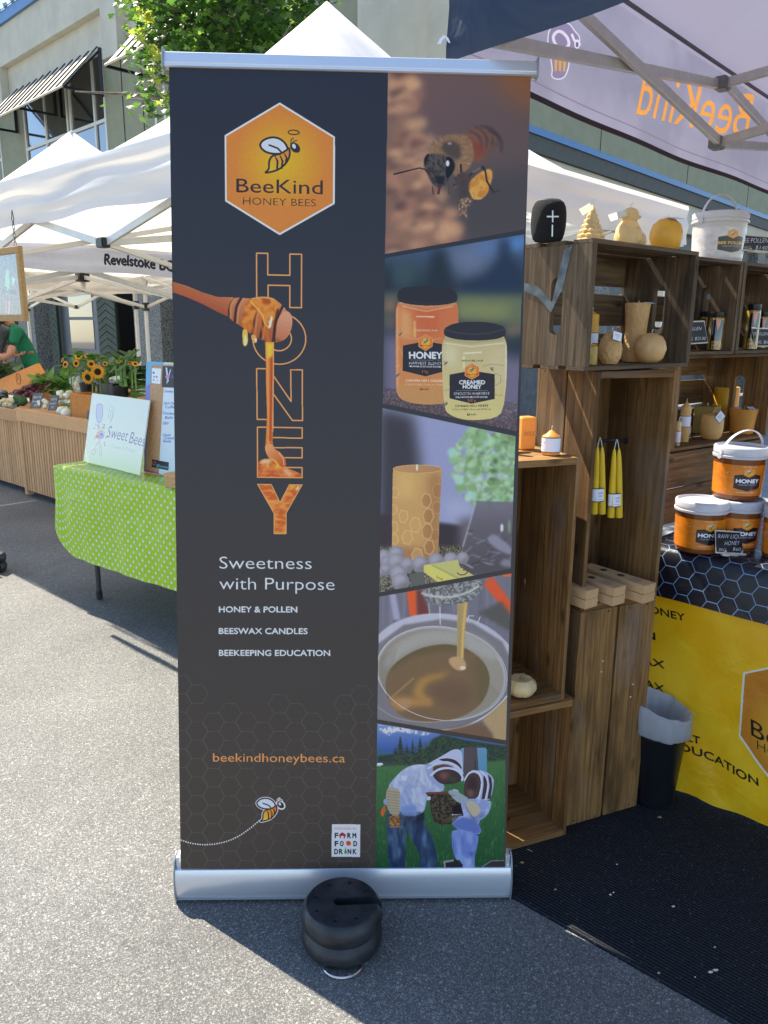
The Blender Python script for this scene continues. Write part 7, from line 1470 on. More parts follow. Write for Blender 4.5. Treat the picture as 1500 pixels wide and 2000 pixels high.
pu = (110, 84, 160); cv.text('Sweet', *Zs(893, 918)[0], 25, pu, *Zs(1075, 955)[0], shear=.5, bold=-.006); cv.text('Bees', *Zs(1078, 965)[0], 25, pu, *Zs(1216, 1000)[0], shear=.5, bold=-.006); cv.text('Cakes & Treats', *Zs(935, 1005)[0], 7.5, (176, 190, 190), *Zs(1132, 1045)[0], bold=-.01)
im = cv.image('cake_sign_print')
t = thing('cake_sign', 'white glossy sign with purple script leaning on the green dotted table', 'sign', s0)
MB().add([SS.P(0, 0), SS.P(1, 0), SS.P(1, 1), SS.P(0, 1)], [(0, 1, 2, 3)], [(0, 0), (1, 0), (1, 1), (0, 1)]).build('printed_face', img_mat('glossy_sign_face', im, .12, .6, coat=.4, transluc=.2), t)
MB().obox(SS.P(0, 0)-SS.n*.0065, SS.U*SS.w, SS.V*SS.h, SS.n*.006).build('acrylic_board', mat('white_acrylic', (.7, .72, .7), .15), t)
MB().bar(SS.P(.5, .6)-SS.n*.007, SS.P(.5, .02)-SS.n*.2, .012).build('prop_stand', M_bar, t)
# menu board
m0 = G(281, 921, .747); n_m = nf(U4)+Zup*.10; n_m.normalize(); mU = U4; mV = n_m.cross(mU).normalized(); mV = mV if mV.z > 0 else -mV
tlm = PLN(292, 706, m0, n_m); SM = Surf(m0, mU, mV, .46, (tlm-m0).length)
cv = SM.canvas(900, (186, 140, 96)); cv.noise([(270, 690), (480, 690), (480, 960), (270, 960)], 4, (160, 116, 78), (200, 158, 112), seed=9)
Zm = lambda *q: (np.asarray(q, float).reshape(-1, 2))
cv.poly(Zm(270,690, 480,690, 480,714, 296,713, 292,790, 286,790, 270,800), (110, 170, 206)); cv.poly(Zm(270,760, 294,750, 290,830, 284,925, 270,925), (120, 120, 190)); cv.poly(Zm(320,690, 400,690, 400,712, 320,712), (210, 214, 180)); cv.poly(Zm(283,916, 420,950, 420,970, 270,930), (196, 60, 140))
cv.poly(Zm(296,715, 420,718, 410,955, 284,916), (186, 140, 96)); cv.noise(Zm(296,715, 420,718, 410,955, 284,916), 4, (164, 118, 80), (200, 158, 112), seed=10)
cv.poly(Zm(319.5,757, 440,762, 430,960, 310,925), (214, 224, 226)); cv.poly(Zm(297,719, 315,720, 313,750, 296,748), (228, 234, 234)); cv.poly(Zm(317.5,715, 440,718, 436,760, 316,756), (36, 38, 46))
for q in ((300, 728, 60, 90, 90), (306, 736, 220, 110, 70), (301, 736, 90, 170, 200), (300, 742, 100, 190, 190), (307, 743, 210, 190, 210)): cv.ell(q[0], q[1], 2, 2, q[2:])
cv.line([(325, 719), (328, 744)], 3, (214, 216, 230)); cv.line([(333, 722), (326, 748)], 2, (196, 200, 206)); cv.ell(327, 736, 4, 4, (200, 130, 170)); cv.text('Sweet', 333, 738, 7, (70, 90, 200), 350, 742, shear=.4)
bl = (44, 84, 170)
for s_, x, y, x1, y1 in (('Candies', 320, 766, 338, 767), ('Dark Choc', 320, 790, 344, 790), ('Truffles', 322, 798, 344, 797), ('Chocolate Cake', 318, 809, 352, 811), ('Balls', 322, 818, 338, 818), ('5/$10', 318, 829, 329, 829), ('Classic', 318, 852, 334, 852), ('Caramels', 320, 858, 340, 858), ('Almonds', 318, 864, 334, 864)): cv.text(s_, x, y, 5.5, bl, x1, y1, shear=.2, bold=.01)
cv.poly(Zm(297,897, 330,903, 329,919, 296,912), (28, 28, 36)); cv.line(ellp(301, 905, 2.6, 3.2), 1, (226, 90, 120), closed=True); cv.text('@sweetb', 305, 911, 5.5, (120, 200, 220), 332, 916, shear=.3)
t = thing('menu_board', 'cork and white menu board with blue writing, half behind the banner', 'menu board', m0)
MB().add([SM.P(0, 0), SM.P(1, 0), SM.P(1, 1), SM.P(0, 1)], [(0, 1, 2, 3)], [(0, 0), (1, 0), (1, 1), (0, 1)]).build('board_face', img_mat('menu_board_face', cv.image('menu_print'), .5), t)
MB().obox(SM.P(0, 0)-SM.n*.015, SM.U*SM.w, SM.V*SM.h, SM.n*.0145).build('frame', mat('painted_board_edge', (.30, .45, .5), .5), t)
q = G(322, 950, .744)
t = thing('wooden_riser', 'small pale wooden riser on the dotted cloth by the banner edge', 'riser', q); W_pine = wood('pale_pine', srgb(176, 132, 84), srgb(214, 172, 120), 1.3, stain=.15, rnd=.08)
for a in (0, .10, .20): MB().obox(q+U4*.0+V4*a, U4*.42, V4*.022, Zup*.05).build('rail', W_pine, t)
for a in (0, .085, .17): MB().obox(q+V4*(a-.005)+Zup*.0505, U4*.42, V4*.07, Zup*.012).build('slat', W_pine, t)
q2 = q+U4*.06+V4*.03+Zup*.064; t = thing('cake_box', 'white lidded box standing on the wooden riser', 'box', q2); MB().obox(q2, U4*.25, V4*.16, Zup*.05).build('carton', M_paper, t, bevel=.003); MB().obox(q2-U4*.003-V4*.003+Zup*.038, U4*.256, V4*.166, Zup*.014).build('lid', M_paper, t, bevel=.002)

# ------------------------------------------------------------------ vegetable stall
U5 = (Vector(E1)*1.0); S2 = G(52, 969, 0); S2.z = 0; V5 = E2
U5 = (G(104, 984, 0)-G(52, 969, 0)); U5.z = 0; U5 = (U5.normalized()+E1*2).normalized(); V5 = Vector((-U5.y, U5.x, 0))
def VP(px, py, b_): return PLN(px, py, S2+V5*b_, V5)       # a point of the stall at depth b
zr = VP(30, 796, 0).z; st = thing('vegetable_stall', 'slatted pine market stall counter heaped with vegetables', 'market stall', S2)
W_slat = wood('pine_slat', srgb(178, 130, 86), srgb(222, 178, 130), 1.2, stain=.1, rnd=.12); W_gold = wood('orange_pine', srgb(172, 104, 42), srgb(214, 146, 74), 1.0, stain=.15, rnd=.08)
hR = .105
def stallbay(O, L, zt):
    n = int(L/.046); slm = plank_mesh(zt-hR-.06, .036, .012, 'pine_slat', W_slat)
    R = Matrix((Zup, U5, Zup.cross(U5))).transposed()
    for i in range(n): place('slat', slm, st, loc=O+U5*(i*.046)+Zup*.06-wloc(st)-V5*.0+nf(U5)*0, rot=R)
    MB().obox(O+V5*.016+Zup*.05, U5*L, V5*.01, Zup*(zt-.12)).build('backing', mat('dark_slat_backing', (.03, .02, .014), .9), st)
    MB().obox(O-V5*.022+Zup*(zt-hR), U5*L, V5*.03, Zup*hR).build('top_rail', W_slat, st, bevel=.004)
    MB().obox(O-V5*.01+Zup*.02-U5*.0, U5*.045, V5*.06, Zup*(zt-hR-.02)).build('post', W_slat, st, bevel=.003)
    MB().obox(O+V5*.03+Zup*(zt-.12), U5*L, V5*.9, Zup*.02).build('shelf', W_slat, st)
    MB().obox(O+V5*.95+Zup*.02, U5*L, V5*.02, Zup*(zt+.1)).build('back_panel', W_slat, st)
stallbay(S2, 1.75, zr); stallbay(S2-U5*1.82+V5*.03, 1.80, zr-.025)
sh = zr-.10
# dividers, long boxes
t = thing('produce_box', 'orange pine box with a burnt emblem, tilted above the beets', 'produce box', VP(0, 773, .55))
a0, a1, a2, a3 = VP(-40, 790, .5), VP(50, 755, .5), VP(83, 729, .62), VP(72, 710, .66); a4 = VP(-40, 757, .66)
MB().add([a0, a1, a2, a3, a4]+[p+V5*.03 for p in (a0, a1, a2, a3, a4)], [(0, 1, 2, 3, 4), (9, 8, 7, 6, 5), (0, 5, 6, 1), (1, 6, 7, 2), (2, 7, 8, 3), (3, 8, 9, 4), (4, 9, 5, 0)]).build('side_board', W_gold, t)
em = MB(); cc = VP(36, 740, .49)
for r_ in (.055, .05): em.tube([cc+U5*(r_*math.cos(q*.4))+Zup*(r_*math.sin(q*.4))-V5*.0 for q in range(16)], .0018, 4, closed=True)
for k_ in range(4): em.tube([cc+U5*(-.04+.01*k_)+Zup*(-.02+.012*k_), cc+U5*(-.01)+Zup*(.0+.01*k_), cc+U5*.04+Zup*(.012*k_-.02)], .0018, 4)
em.build('burnt_emblem', mat('burnt_brown', (.10, .045, .015), .8), t)
MB().obox(VP(-60, 720, .9), (VP(14, 707, .9)-VP(-60, 720, .9)), V5*.02, -Zup*.07).build('rear_board', W_gold, t)
t = thing('produce_box', 'brown pine box with a dark tag, left behind the glossy white sign', 'produce box', VP(139, 818, .06)); bl_, br_ = VP(139, 812, .06), VP(186, 823, .06); tl_ = VP(140, 768, .06)
MB().obox(bl_, U5*.98, V5*.022, Zup*(tl_.z-bl_.z)).build('front_board', W_gold, t, bevel=.003); MB().obox(bl_, V5*.5, U5*.02, Zup*(tl_.z-bl_.z)).build('side_board', W_gold, t, bevel=.003); MB().obox(bl_+V5*.02, U5*.98, V5*.5, Zup*.1).build('soil_tray', W_gold, t)
M_slate = mat('grey_slate_sign', (.09, .095, .10), .7, var=.15); M_chalk = mat('chalk_line', (.6, .6, .6), .8)
def slate(px0, py0, px1, py1, b_, label, tilt=.12, words=1):
    q = [VP(px0, py1, b_), VP(px1, py1, b_), VP(px1+tilt*20, py0, b_+.04), VP(px0+tilt*20, py0, b_+.04)]; t = thing('price_slate', label, 'price sign', q[0], group='grey slate price signs on the vegetable stall'); n = V5*.006
    MB().add(q+[p+n for p in q], [(0, 1, 2, 3), (7, 6, 5, 4), (0, 4, 5, 1), (1, 5, 6, 2), (2, 6, 7, 3), (3, 7, 4, 0)]).build('slate', M_slate, t)
    if words:
        S = Surf(q[0], q[1]-q[0], q[3]-q[0], (q[1]-q[0]).length, (q[3]-q[0]).length); mb = MB(); nn = S.n if S.n.dot(V5) < 0 else -S.n
        for i, s_ in enumerate(('BEETS', '3', '5.00')[:3]):
            T, (a, b2) = text_tris(('BEETS' if words == 1 else 'ONIONS', 'bunch', '$3')[i], .0)
            for tri in T: mb.add([S.P(.12+(x/b2)*(.76 if i < 2 else .3)+(.25 if i == 2 else 0), .66-.25*i+y*.19)+nn*.0012 for x, y in tri], [(0, 1, 2)])
        mb.build('chalk_lettering', M_chalk, t)
for i, (a, b_) in enumerate(((-3, 9), (12, 28), (30, 47), (45, 62))): slate(a, 693, b_, 708, .95, ('first', 'second', 'third', 'fourth')[i]+' blank grey slate along the stall rear edge, from the left', tilt=.15, words=0)
slate(58, 768, 78, 798, .10, 'written grey slate sign beside the broccoli', .35); slate(93, 772, 109, 802, .08, 'written grey slate sign beside the big fennel bulbs', .3, 2); slate(-6, 783, 6, 797, .08, 'grey slate by the cauliflower at the picture edge', .1, 0); slate(169, 790, 181, 822, .035, 'dark slate on the brown box behind the glossy sign', .1, 0); slate(20, 783, 30, 797, .09, 'small dark slate between cauliflower and broccoli', .3, 0)
# vegetables
V_beet = mat('beetroot_skin', (.10, .012, .03), .5, var=.4, scale=40); V_stem = mat('beet_stem', (.28, .02, .07), .5); V_leaf = [mat('kale_leaf', (.05, .13, .03), .5, transluc=.3, tcol=(.12, .3, .04), var=.3), mat('lettuce_leaf', (.11, .26, .04), .5, transluc=.35, tcol=(.25, .5, .08), var=.25), mat('grey_green_leaf', (.12, .19, .10), .6, transluc=.25, tcol=(.2, .34, .14), var=.2)]
V_white = mat('onion_white', (.72, .72, .58), .4, var=.1, scale=20); V_cream = mat('cauliflower_cream', (.66, .58, .34), .8, bump=1, bscale=160); V_broc = mat('broccoli_green', (.05, .11, .035), .85, bump=1, bscale=160); V_green = mat('stalk_green', (.14, .26, .06), .5, var=.2)
rv = random.Random(12)
def leafblade(mb, p, d, L, Wd, mi=0, curl=.3, n=5):
    d = Vector(d).normalized(); sd_ = d.cross(Vector((rv.uniform(-.3, .3), rv.uniform(-.3, .3), 1))).normalized(); up = sd_.cross(d); vs = []
    for i in range(n+1):
        f = i/n; w_ = Wd*math.sin(PI*min(1, f*.92+.08))*(.9+.2*rv.random()); c = Vector(p)+d*(L*f)+up*(-curl*L*f*f+.03*L*math.sin(f*9)); vs += [c-sd_*w_+up*w_*.35*rv.uniform(.3, 1.2), c, c+sd_*w_+up*w_*.35*rv.uniform(.3, 1.2)]
    mb.add(vs, [(3*i+k, 3*i+k+1, 3*i+k+4, 3*i+k+3) for i in range(n) for k in range(2)], mi=mi)
def heap(name, label, cat, build, loc): t = thing(name, label, cat, loc, group='produce on the vegetable stall'); build(t); return t
def bb(t):
    for i in range(26):
        px, py = rv.uniform(30, 78), rv.uniform(750, 772); py = 772-(772-py)*(.4+.6*(px-28)/50); p = VP(px, py, rv.uniform(.22, .36)); r = rv.uniform(.020, .029); b = MB(); b.blob(p, r, r, r*.9, 10, 7); b.tube([p-U5*r*.9, p-U5*r*1.9-Zup*.008], [.004, .0008], 5); b.build('beetroot', V_beet, t, smooth=True)
    b = MB()
    for i in range(26): p = VP(rv.uniform(58, 86), rv.uniform(748, 768), .33); b.tube([p, p+U5*.06+Zup*.03, p+U5*.14+Zup*rv.uniform(.03, .09)], [.003, .003, .002], 5)
    b.build('stems', V_stem, t, kind='stuff')
heap('beet_bunch', 'bunches of dark purple beets with red stems', 'beets', bb, VP(50, 770, .3))
def mkleaves(x0, y0, x1, y1, n, L, Wd, b0, b1, mis=(0, 1), up=.8):
    def f(t):
        mb = MB()
        for i in range(n):
            px, py = rv.uniform(x0, x1), rv.uniform(y0, y1); p = VP(px, py, rv.uniform(b0, b1)); leafblade(mb, p, (rv.uniform(-1, 1), rv.uniform(-1, .4), rv.uniform(-.1, up)), rv.uniform(.6, 1.1)*L, Wd*rv.uniform(.7, 1.2), rv.choice(mis), rv.uniform(.1, .6))
        mb.build('leaves', V_leaf, t, kind='stuff', smooth=True, weld=False)
    return f
heap('beet_greens', 'heap of glossy bright green beet tops behind the beets', 'leafy greens', mkleaves(72, 742, 134, 766, 170, .14, .036, .33, .55), VP(100, 760, .45))
heap('kale_bunch', 'grey green kale leaves lying in the orange box', 'kale', mkleaves(-8, 714, 38, 730, 40, .15, .045, .72, .85, (2, 2, 0), .4), VP(20, 725, .75))
def bulbs(x0, y0, x1, y1, n, r0_, b_, nm='bulb', m=V_white, stem=False):
    def f(t):
        for i in range(n):
            p = VP(rv.uniform(x0, x1), rv.uniform(y0, y1), b_+rv.uniform(-.03, .05)); r = r0_*rv.uniform(.8, 1.15); b = MB(); b.blob(p, r, r, r*.92, 10, 7); b.tube([p-Zup*r*.8, p-Zup*r*1.15], [.003, .001], 4); b.build(nm, m, t, smooth=True)
            if stem:
                q = MB(); 
                for k_ in range(3): q.tube([p+Zup*r*.4, p+Vector((rv.uniform(-.03, .05), .06, .05)), p+U5*.1+V5*.12+Zup*rv.uniform(.04, .09)], [.008, .006, .004], 6)
                q.build('stalk', V_green, t, smooth=True, kind='stuff')
    return f
heap('white_turnips', 'pile of small round white turnips beside the brown box', 'turnips', bulbs(114, 762, 139, 790, 30, .022, .2), VP(128, 785, .2))
heap('white_bulbs', 'clump of white onion bulbs above the turnips', 'onions', bulbs(140, 738, 157, 762, 10, .026, .34), VP(148, 760, .34))
heap('fennel_bulbs', 'two large pale fennel bulbs with green stalks at the rail', 'fennel', bulbs(112, 803, 138, 808, 3, .042, .09, stem=True), VP(122, 808, .09))
heap('scallion_bulbs', 'small pale bulbs between the two written slates', 'onions', bulbs(76, 780, 92, 796, 8, .022, .13), VP(84, 795, .13))
def cf(t):
    for i in range(9): p = VP(rv.uniform(4, 28), rv.uniform(782, 793), .12); b = MB(); b.blob(p, .035, .035, .028, 12, 8, jit=.12); b.build('floret', V_cream, t, smooth=True)
heap('cauliflower', 'cream yellow cauliflower heads behind the rail', 'cauliflower', cf, VP(14, 792, .12))
def bf(t):
    for i in range(8): p = VP(rv.uniform(33, 56), rv.uniform(776, 788), .14); b = MB(); b.blob(p, .038, .038, .032, 12, 8, jit=.14); b.build('floret', V_broc, t, smooth=True)
heap('broccoli', 'dark green broccoli crowns behind the rail', 'broccoli', bf, VP(44, 790, .14))
def zf(t):
    for i in range(5): p = VP(rv.uniform(-4, 8), rv.uniform(765, 776), .25); MB().tube([p-U5*.08, p-U5*.04, p+U5*.05, p+U5*.09], [.008, .022, .024, .008], 8).build('zucchini', mat('dark_zucchini', (.015, .035, .012), .35), t, smooth=True)
heap('zucchini_pile', 'dark zucchini at the picture edge', 'zucchini', zf, VP(0, 775, .25))
def lk(t):
    for i in range(34):
        f = rv.random(); y = 716+f*60; p = VP(rv.uniform(248, 262), y, .42-.1*f); q = p+U5*rv.uniform(.22, .34)+Zup*rv.uniform(-.02, .02)+V5*.04; b = MB(); b.tube([p, (p+q)/2+Zup*.012, q], [.009, .008, .006], 7); b.build('leek_stalk', V_leaf[0] if f < .62 else (V_white if i % 2 else V_green), t, smooth=True)
    mb = MB()
    for i in range(40): p = VP(rv.uniform(215, 262), rv.uniform(722, 765), .3); leafblade(mb, p, (rv.uniform(-1, 1), rv.uniform(-1, .3), rv.uniform(-.3, .7)), .12, .03, rv.choice((0, 1)))
    mb.build('leaves', V_leaf, t, kind='stuff', weld=False)
    for i in range(3): p = VP(224+8*i, 742-2*i, .26); MB().blob(p, .045, .03, .03, 10, 7).build('white_bulb', V_white, t, smooth=True)
heap('leek_bundle', 'long dark green and white leeks stacked behind the pots', 'leeks', lk, VP(262, 770, .35))
# sunflowers in black pots
F_pet = mat('sunflower_petal', (.80, .38, .015), .5, transluc=.35, tcol=(.9, .45, .02), var=.15); F_mid = mat('sunflower_centre', (.025, .012, .006), .9, bump=1, bscale=300); M_pot = mat('black_nursery_pot', (.012, .013, .015), .4)
def flower(t, px, py, r, b_, fx=0, fz=.1):
    c = VP(px, py, b_); d = (Vector((fx, -1, fz))).normalized(); a = d.orthogonal().normalized(); b2 = d.cross(a); R = r*mpp(c); mb = MB()
    for ring, (n, k0, off) in enumerate(((17, 1.0, 0), (15, .86, .2))):
        for i in range(n):
            an = 2*PI*i/n+off; e = a*math.cos(an)+b2*math.sin(an); s_ = d.cross(e); L = R*k0*rv.uniform(.9, 1.1); p0 = c+e*R*.36+d*.002*ring; p1 = c+e*(R*.7)+d*R*.12; p2 = c+e*L+d*R*rv.uniform(-.1, .15); w_ = R*.13
            mb.add([p0-s_*w_*.5, p0+s_*w_*.5, p1+s_*w_, p1-s_*w_, p2], [(0, 1, 2, 3), (3, 2, 4)])
    mb.build('petals', F_pet, t, weld=False, kind='stuff'); MB().lathe([(R*.42, 0), (R*.40, R*.10), (R*.25, R*.15), (0, R*.12)], 16, c+d*.002, d).build('centre', F_mid, t, smooth=True)
    MB().tube([c-d*.01, c-d*.05-Zup*.05, c-d*.04-Zup*.16], .006, 6).build('stem', V_green, t, smooth=True)
def foliage(t, x0, y0, x1, y1, n, L, Wd, b0, b1, mis=(0, 1, 2)):
    mb = MB()
    for i in range(n): p = VP(rv.uniform(x0, x1), rv.uniform(y0, y1), rv.uniform(b0, b1)); leafblade(mb, p, (rv.uniform(-1, 1), rv.uniform(-1, .5), rv.uniform(-.5, 1)), L*rv.uniform(.6, 1.2), Wd*rv.uniform(.7, 1.2), rv.choice(mis), rv.uniform(.1, .5))
    mb.build('leaves', V_leaf, t, kind='stuff', weld=False, smooth=True)
def pot(t, px, py, rpx, hpx, b_, sx=1):
    c = VP(px, py, b_); k_ = mpp(c); r = rpx*k_; h_ = hpx*k_; o = MB().lathe([(0, 0), (r*.85, 0), (r*.97, h_*.9), (r*1.04, h_*.9), (r*1.04, h_), (r*.95, h_), (r*.9, h_*.8), (0, h_*.8)], 28).build('pot', M_pot, t, local=True, smooth=True); o.location = c-wloc(t)
    return c
c_ = VP(172, 768, .24); t = thing('sunflower_bouquet', 'sunflower bouquet in a round black pot, beside the oval pot', 'flowers', c_, group='sunflowers in black pots'); pot(t, 172, 768, 15.5, 20, .24)
for f_ in ((172, 737, 15, .12, -.3, -.1), (191, 726, 15.5, .12, .1, 0), (128, 712, 8, .2, -.5, .2), (149, 710, 8, .22, -.2, .2), (154, 696, 9, .26, -.1, .8), (178, 711, 9, .2, .2, .5), (171, 695, 7, .26, 0, .9), (205, 711, 6, .22, .3, .9), (122, 703, 5, .2, -.8, .4)): flower(t, *f_[:4], *f_[4:])
foliage(t, 124, 692, 206, 740, 95, .10, .032, .22, .42)
c_ = VP(221, 772, .22); t = thing('sunflower_planter', 'wide oval black planter of budding sunflowers with thick green stems', 'flowers', c_, group='sunflowers in black pots'); pot(t, 207, 773, 17, 22, .24); pot(t, 235, 775, 17, 22, .24)
MB().obox(VP(207, 772, .24)-V5*.06, (VP(235, 773.5, .24)-VP(207, 772, .24)), V5*.12, Zup*.095).build('pot_middle', M_pot, t)
for f_ in ((264, 711, 7, .2, .5, 1.2), (232, 706, 5, .2, -.2, 1.2), (254, 709, 5, .22, .1, 1.2)): flower(t, *f_[:4], *f_[4:])
b = MB()
for i in range(9): p = VP(236+rv.uniform(-5, 12), 755, .24); b.tube([p, p+Zup*.1+U5*rv.uniform(-.02, .02), p+Zup*.2+U5*rv.uniform(-.06, .1)], [.012, .010, .006], 8)
b.build('stems', V_green, t, smooth=True, kind='stuff'); foliage(t, 220, 694, 268, 722, 45, .11, .034, .2, .36, (0, 2, 2))
# hanging sign of the cake stall
H0 = YY(20, 560, 4.1); hn = nf(U5); q = [PLN(x, y, H0, hn) for x, y in ((-90, 640), (53, 627.5), (39.6, 480), (-90, 512))]
t = thing('hanging_sign', 'framed plastic covered sign hanging from the tent by a small chain', 'sign', q[2]); SH = Surf(q[1]-(q[1]-q[0]).normalized()*.42, (q[1]-q[0]), Zup, .42, (q[2].z-q[1].z))
SH = Surf(Vector((q[1].x, q[1].y, q[1].z))-U5*.42, U5, Zup, .42, q[2].z-q[1].z)
cv = SH.canvas(700, (132, 140, 152)); cv.noise([(-200, 450), (60, 450), (60, 650), (-200, 650)], 9, (118, 126, 138), (150, 158, 168), seed=13); cv.poly(smooth_pts([(10, 536), (18, 520), (20, 560), (12, 585)]), (150, 206, 176), bl=3); cv.poly([(24, 540), (30, 545), (26, 560)], (190, 230, 206), bl=2)
cv.text('Sweet Bees', -34, 568, 13, (54, 66, 130), 33, 575, shear=.4); cv.line([(12, 590), (14, 610)], 2, (214, 160, 170), bl=2); cv.line([(19, 588), (18, 612)], 2, (220, 190, 200), bl=2)
MB().add([SH.P(.07, .09, .002), SH.P(.93, .09, .002), SH.P(.93, .91, .002), SH.P(.07, .91, .002)], [(0, 1, 2, 3)], [(.07, .09), (.93, .09), (.93, .91), (.07, .91)]).build('plastic_sheet', img_mat('plastic_sheet', cv.image('hanging_sign_print'), .2, .5, coat=.2, bump=.15, bscale=25), t)
W_fr = wood('frame_pine', srgb(168, 124, 70), srgb(206, 164, 108), 1.2, stain=.1, rnd=.05)
for (a, b_, c, d) in ((0, 0, 1, .09), (0, .91, 1, 1), (0, .09, .075, .91), (.925, .09, 1, .91)): MB().obox(SH.P(a, b_, -.012), SH.U*((c-a)*SH.w), SH.V*((d-b_)*SH.h), SH.n*.024).build('frame_side', W_fr, t, bevel=.002)
top = SH.P(.88, 1.0)
for k_ in range(5): c = top+Zup*(.012+.02*k_); MB().tube([c+(U5 if k_ % 2 else V5)*(.006*math.cos(2*PI*i/10))+Zup*(.013*math.sin(2*PI*i/10)) for i in range(10)], .0018, 5, closed=True).build('chain_link', M_grey, t)
MB().tube([top+Zup*.10, top+Zup*.13+U5*.012, top+Zup*.17], .002, 5).build('cord', M_black, t); MB().tube([top+Zup*.10, top+Zup*.13-U5*.012, top+Zup*.17], .002, 5).build('cord', M_black, t)
# small sign plate on the wing wall, glimpsed under the booth corner
q = PLN(944, 101, FP, bn)+bn*.01; t = thing('wall_plate', 'small white wall plate with orange and purple mark under the booth corner', 'sign', q)
def wp(a0, a1, z0, z1, o_, nm, m_): MB().obox(q+b2d*a0+Zup*z0+bn*o_, b2d*(a1-a0), Zup*(z1-z0), bn*.012).build(nm, m_, t)
wp(-.35, .75, -.22, .3, 0, 'plate', M_paper); wp(-.1, .3, -.06, .16, .014, 'orange_mark', mat('orange_mark', (.6, .2, .06), .6)); wp(-.02, .2, -.02, .11, .028, 'purple_mark', mat('purple_mark', (.1, .04, .2), .6)); wp(.78, .9, -.22, .4, 0, 'edge_strip', mat('dark_purple_edge', (.04, .02, .08), .6))
# ------------------------------------------------------------------ two people behind the stall
def skin_body(name, joints, edges, root, m, parent, sub=2):
    me = bpy.data.meshes.new(name); me.from_pydata([j[0] for j in joints], edges, []); o = bpy.data.objects.new(name, me); COL.objects.link(o)
    me.skin_vertices.new() if hasattr(me.skin_vertices, 'new') and not me.skin_vertices else None
    md = o.modifiers.new('skin', 'SKIN'); md.use_smooth_shade = True
    for v, j in zip(me.skin_vertices[0].data, joints): v.radius = (j[1], j[2] if len(j) > 2 else j[1])
    me.skin_vertices[0].data[root].use_root = True
    sb = o.modifiers.new('sub', 'SUBSURF'); sb.levels = sub; sb.render_levels = sub
    dg = bpy.context.evaluated_depsgraph_get(); dg.update(); ev = o.evaluated_get(dg); nm = bpy.data.meshes.new_from_object(ev); nm.materials.clear(); nm.materials.append(m); nm.polygons.foreach_set('use_smooth', [True]*len(nm.polygons))
    r = bpy.data.objects.new(name, nm); COL.objects.link(r); r.parent = parent; bpy.data.objects.remove(o); return r
M_skin = mat('warm_skin', (.50, .26, .17), .5, var=.06, sss=.1); M_gshirt = mat('green_cotton', (.008, .17, .085), .8, var=.12, scale=8, bump=.5, bscale=14); M_hair = mat('auburn_hair', (.09, .03, .015), .5, bump=.6, bscale=90, stretch=(1, 1, .2)); M_grshirt = mat('grey_cotton', (.22, .24, .28), .8, bump=.4, bscale=14); M_floral = mat('floral_trousers', (.04, .025, .025), .8, scale=26, col2=(.32, .18, .13)); M_dark = mat('dark_denim', (.03, .035, .05), .85)
def hand(mb_parent, wrist, d, side, m):
    """palm with five curled fingers"""
    d = Vector(d).normalized(); s_ = Vector(side).normalized(); up = s_.cross(d); J = [(wrist, .021, .016), (wrist+d*.045, .030, .013), (wrist+d*.085, .034, .012)]; E_ = [(0, 1), (1, 2)]
    for i, (off, L) in enumerate(((-.027, .062), (-.009, .074), (.009, .070), (.027, .054))):
        b0 = wrist+d*.09+s_*off; n0 = len(J); J += [(b0, .0085), (b0+d*L*.45-up*.004, .0078), (b0+d*L*.75-up*.018, .007), (b0+d*L*.85-up*.034, .006)]; E_ += [(2, n0), (n0, n0+1), (n0+1, n0+2), (n0+2, n0+3)]
    n0 = len(J); t0 = wrist+d*.03-s_*.028; J += [(t0, .011), (t0+d*.03-s_*.018-up*.008, .009), (t0+d*.055-s_*.016-up*.02, .0075)]; E_ += [(0, n0), (n0, n0+1), (n0+1, n0+2)]
    return skin_body('hand', J, E_, 1, m, mb_parent, 1)
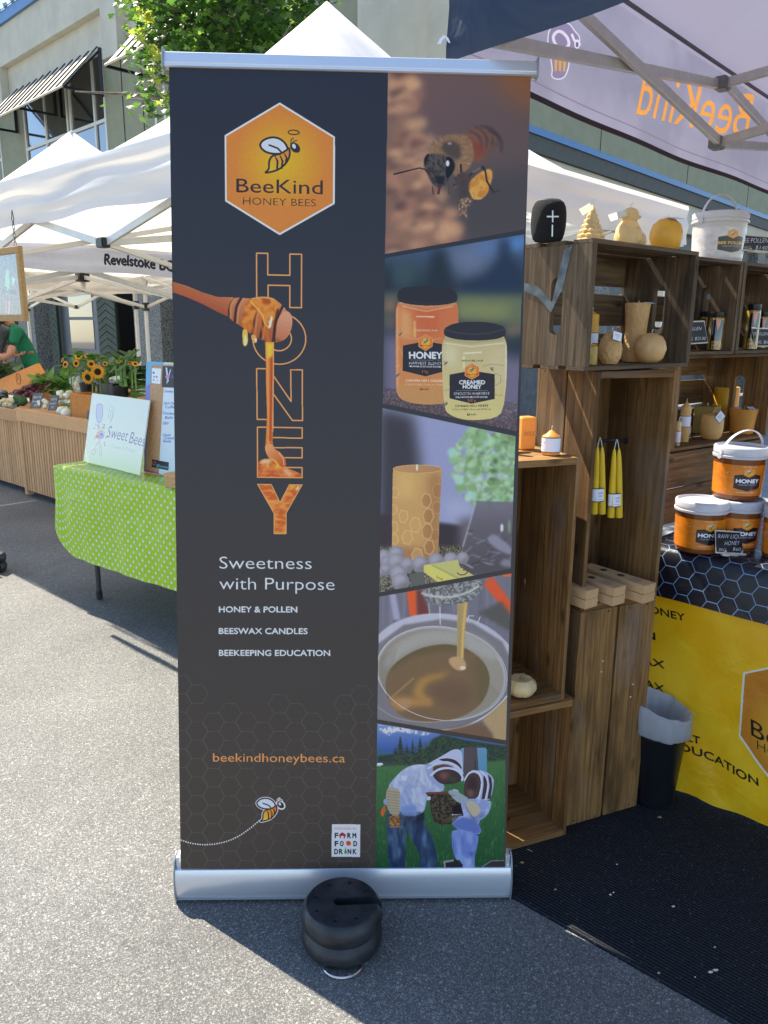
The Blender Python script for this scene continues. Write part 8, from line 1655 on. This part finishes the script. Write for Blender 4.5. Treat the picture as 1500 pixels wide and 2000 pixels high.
def person(label, B, face, shirt, trouser, hairm, lean=.25, arm=None, seed=0, skirt=False):
    t = thing('person', label, 'person', (B.x, B.y, 0), face); v = lambda x, y, z: Vector((x, y, z))     # local: looks along -y
    P = v(0, 0, .92); Cn = v(0, -lean*.25, 1.18); Sh = v(0, -lean*.6, 1.40); Nk = v(0, -lean*.75, 1.48); Hd = v(.0, -lean*1.15-.03, 1.60)
    J = [(P, .145, .10), (Cn, .13, .095), (Sh, .13, .09), (Nk, .05, .05)]; E_ = [(0, 1), (1, 2), (2, 3)]
    arms = []
    for s_ in (-1, 1):
        S = Sh+v(s_*.165, .0, -.01); El = S+v(s_*.05, -.04 if arm is None else -.10, -.27); Wr = El+(v(-s_*.10, -.20, .02) if arm else v(-s_*.04, -.16, -.16)); n0 = len(J); J += [(S, .062, .06), (S+(El-S)*.5, .055, .055)]; E_ += [(2, n0), (n0, n0+1)]; arms.append((S+(El-S)*.5, El, Wr, s_))
    skin_body('shirt', J, E_, 0, shirt, t)
    for a, e_, w_, s_ in arms:
        skin_body('forearm', [(a, .046), (e_, .040), (e_+(w_-e_)*.6, .034), (w_, .025)], [(0, 1), (1, 2), (2, 3)], 1, M_skin, t); hand(t, w_, (w_-e_), v(1, 0, 0), M_skin)
    J = [(P+v(0, 0, .04), .15, .11)]; E_ = []
    for s_ in (-1, 1): n0 = len(J); J += [(P+v(s_*.09, 0, -.1), .095, .095), (v(s_*.10, -.02, .48), .065, .07), (v(s_*.11, .03, .10), .045, .045)]; E_ += [(0, n0), (n0, n0+1), (n0+1, n0+2)]
    skin_body('trousers', J, E_, 0, trouser, t)
    for s_ in (-1, 1): skin_body('shoe', [(v(s_*.11, .05, .045), .045, .045), (v(s_*.115, -.06, .04), .045, .038), (v(s_*.12, -.15, .032), .038, .030)], [(0, 1), (1, 2)], 0, M_black, t, 1)
    # head with face
    b = MB(); ax = Euler((.45 if lean > .2 else .15, 0, 0)).to_matrix(); b.blob(Hd, .073, .092, .112, 20, 14, rot=ax); hd = b.build('head', M_skin, t, local=True, smooth=True)
    f_ = lambda x, y, z: Hd+ax @ v(x, y, z)
    b = MB(); b.blob(f_(0, -.096, -.015), .012, .018, .022, 8, 6, rot=ax); b.build('nose', M_skin, t, local=True, smooth=True); b = MB(); b.blob(f_(0, -.083, -.052), .022, .010, .006, 8, 5, rot=ax); b.build('mouth', mat('lips', (.35, .10, .08), .5), t, local=True, smooth=True)
    for s_ in (-1, 1):
        b = MB(); b.blob(f_(s_*.028, -.083, .012), .011, .008, .007, 8, 5, rot=ax); b.build('eye', mat('dark_eye', (.03, .02, .02), .3), t, local=True, smooth=True); b = MB(); b.blob(f_(s_*.074, .005, -.01), .008, .018, .028, 8, 6, rot=ax); b.build('ear', M_skin, t, local=True, smooth=True)
    skin_body('neck', [(Nk-v(0, 0, .04), .052), (Nk, .048), (Hd-v(0, -.02, .06), .046)], [(0, 1), (1, 2)], 0, M_skin, t, 1)
    b = MB(); b.blob(f_(0, .022, .028), .086, .092, .104, 18, 12, rot=ax, jit=.03); b.blob(f_(0, .085, -.06), .055, .05, .11, 12, 8, rot=ax, jit=.06); b.blob(f_(.062, .0, -.04), .024, .05, .10, 10, 8, rot=ax, jit=.06); b.blob(f_(-.062, .0, -.04), .024, .05, .10, 10, 8, rot=ax, jit=.06); b.build('hair', hairm, t, local=True, smooth=True)
    return t
Bp = YY(66, 690, 8.6); person('person in a green t-shirt leaning over behind the vegetable stall', Bp, rad(-62), M_gshirt, M_floral, M_hair, lean=.26, arm=1)
Bp = YY(-22, 690, 8.6); person('person in a grey t-shirt at the picture edge facing the green shirted one', Bp, rad(70), M_grshirt, M_dark, mat('dark_hair', (.02, .015, .012), .5), lean=.2, arm=1)
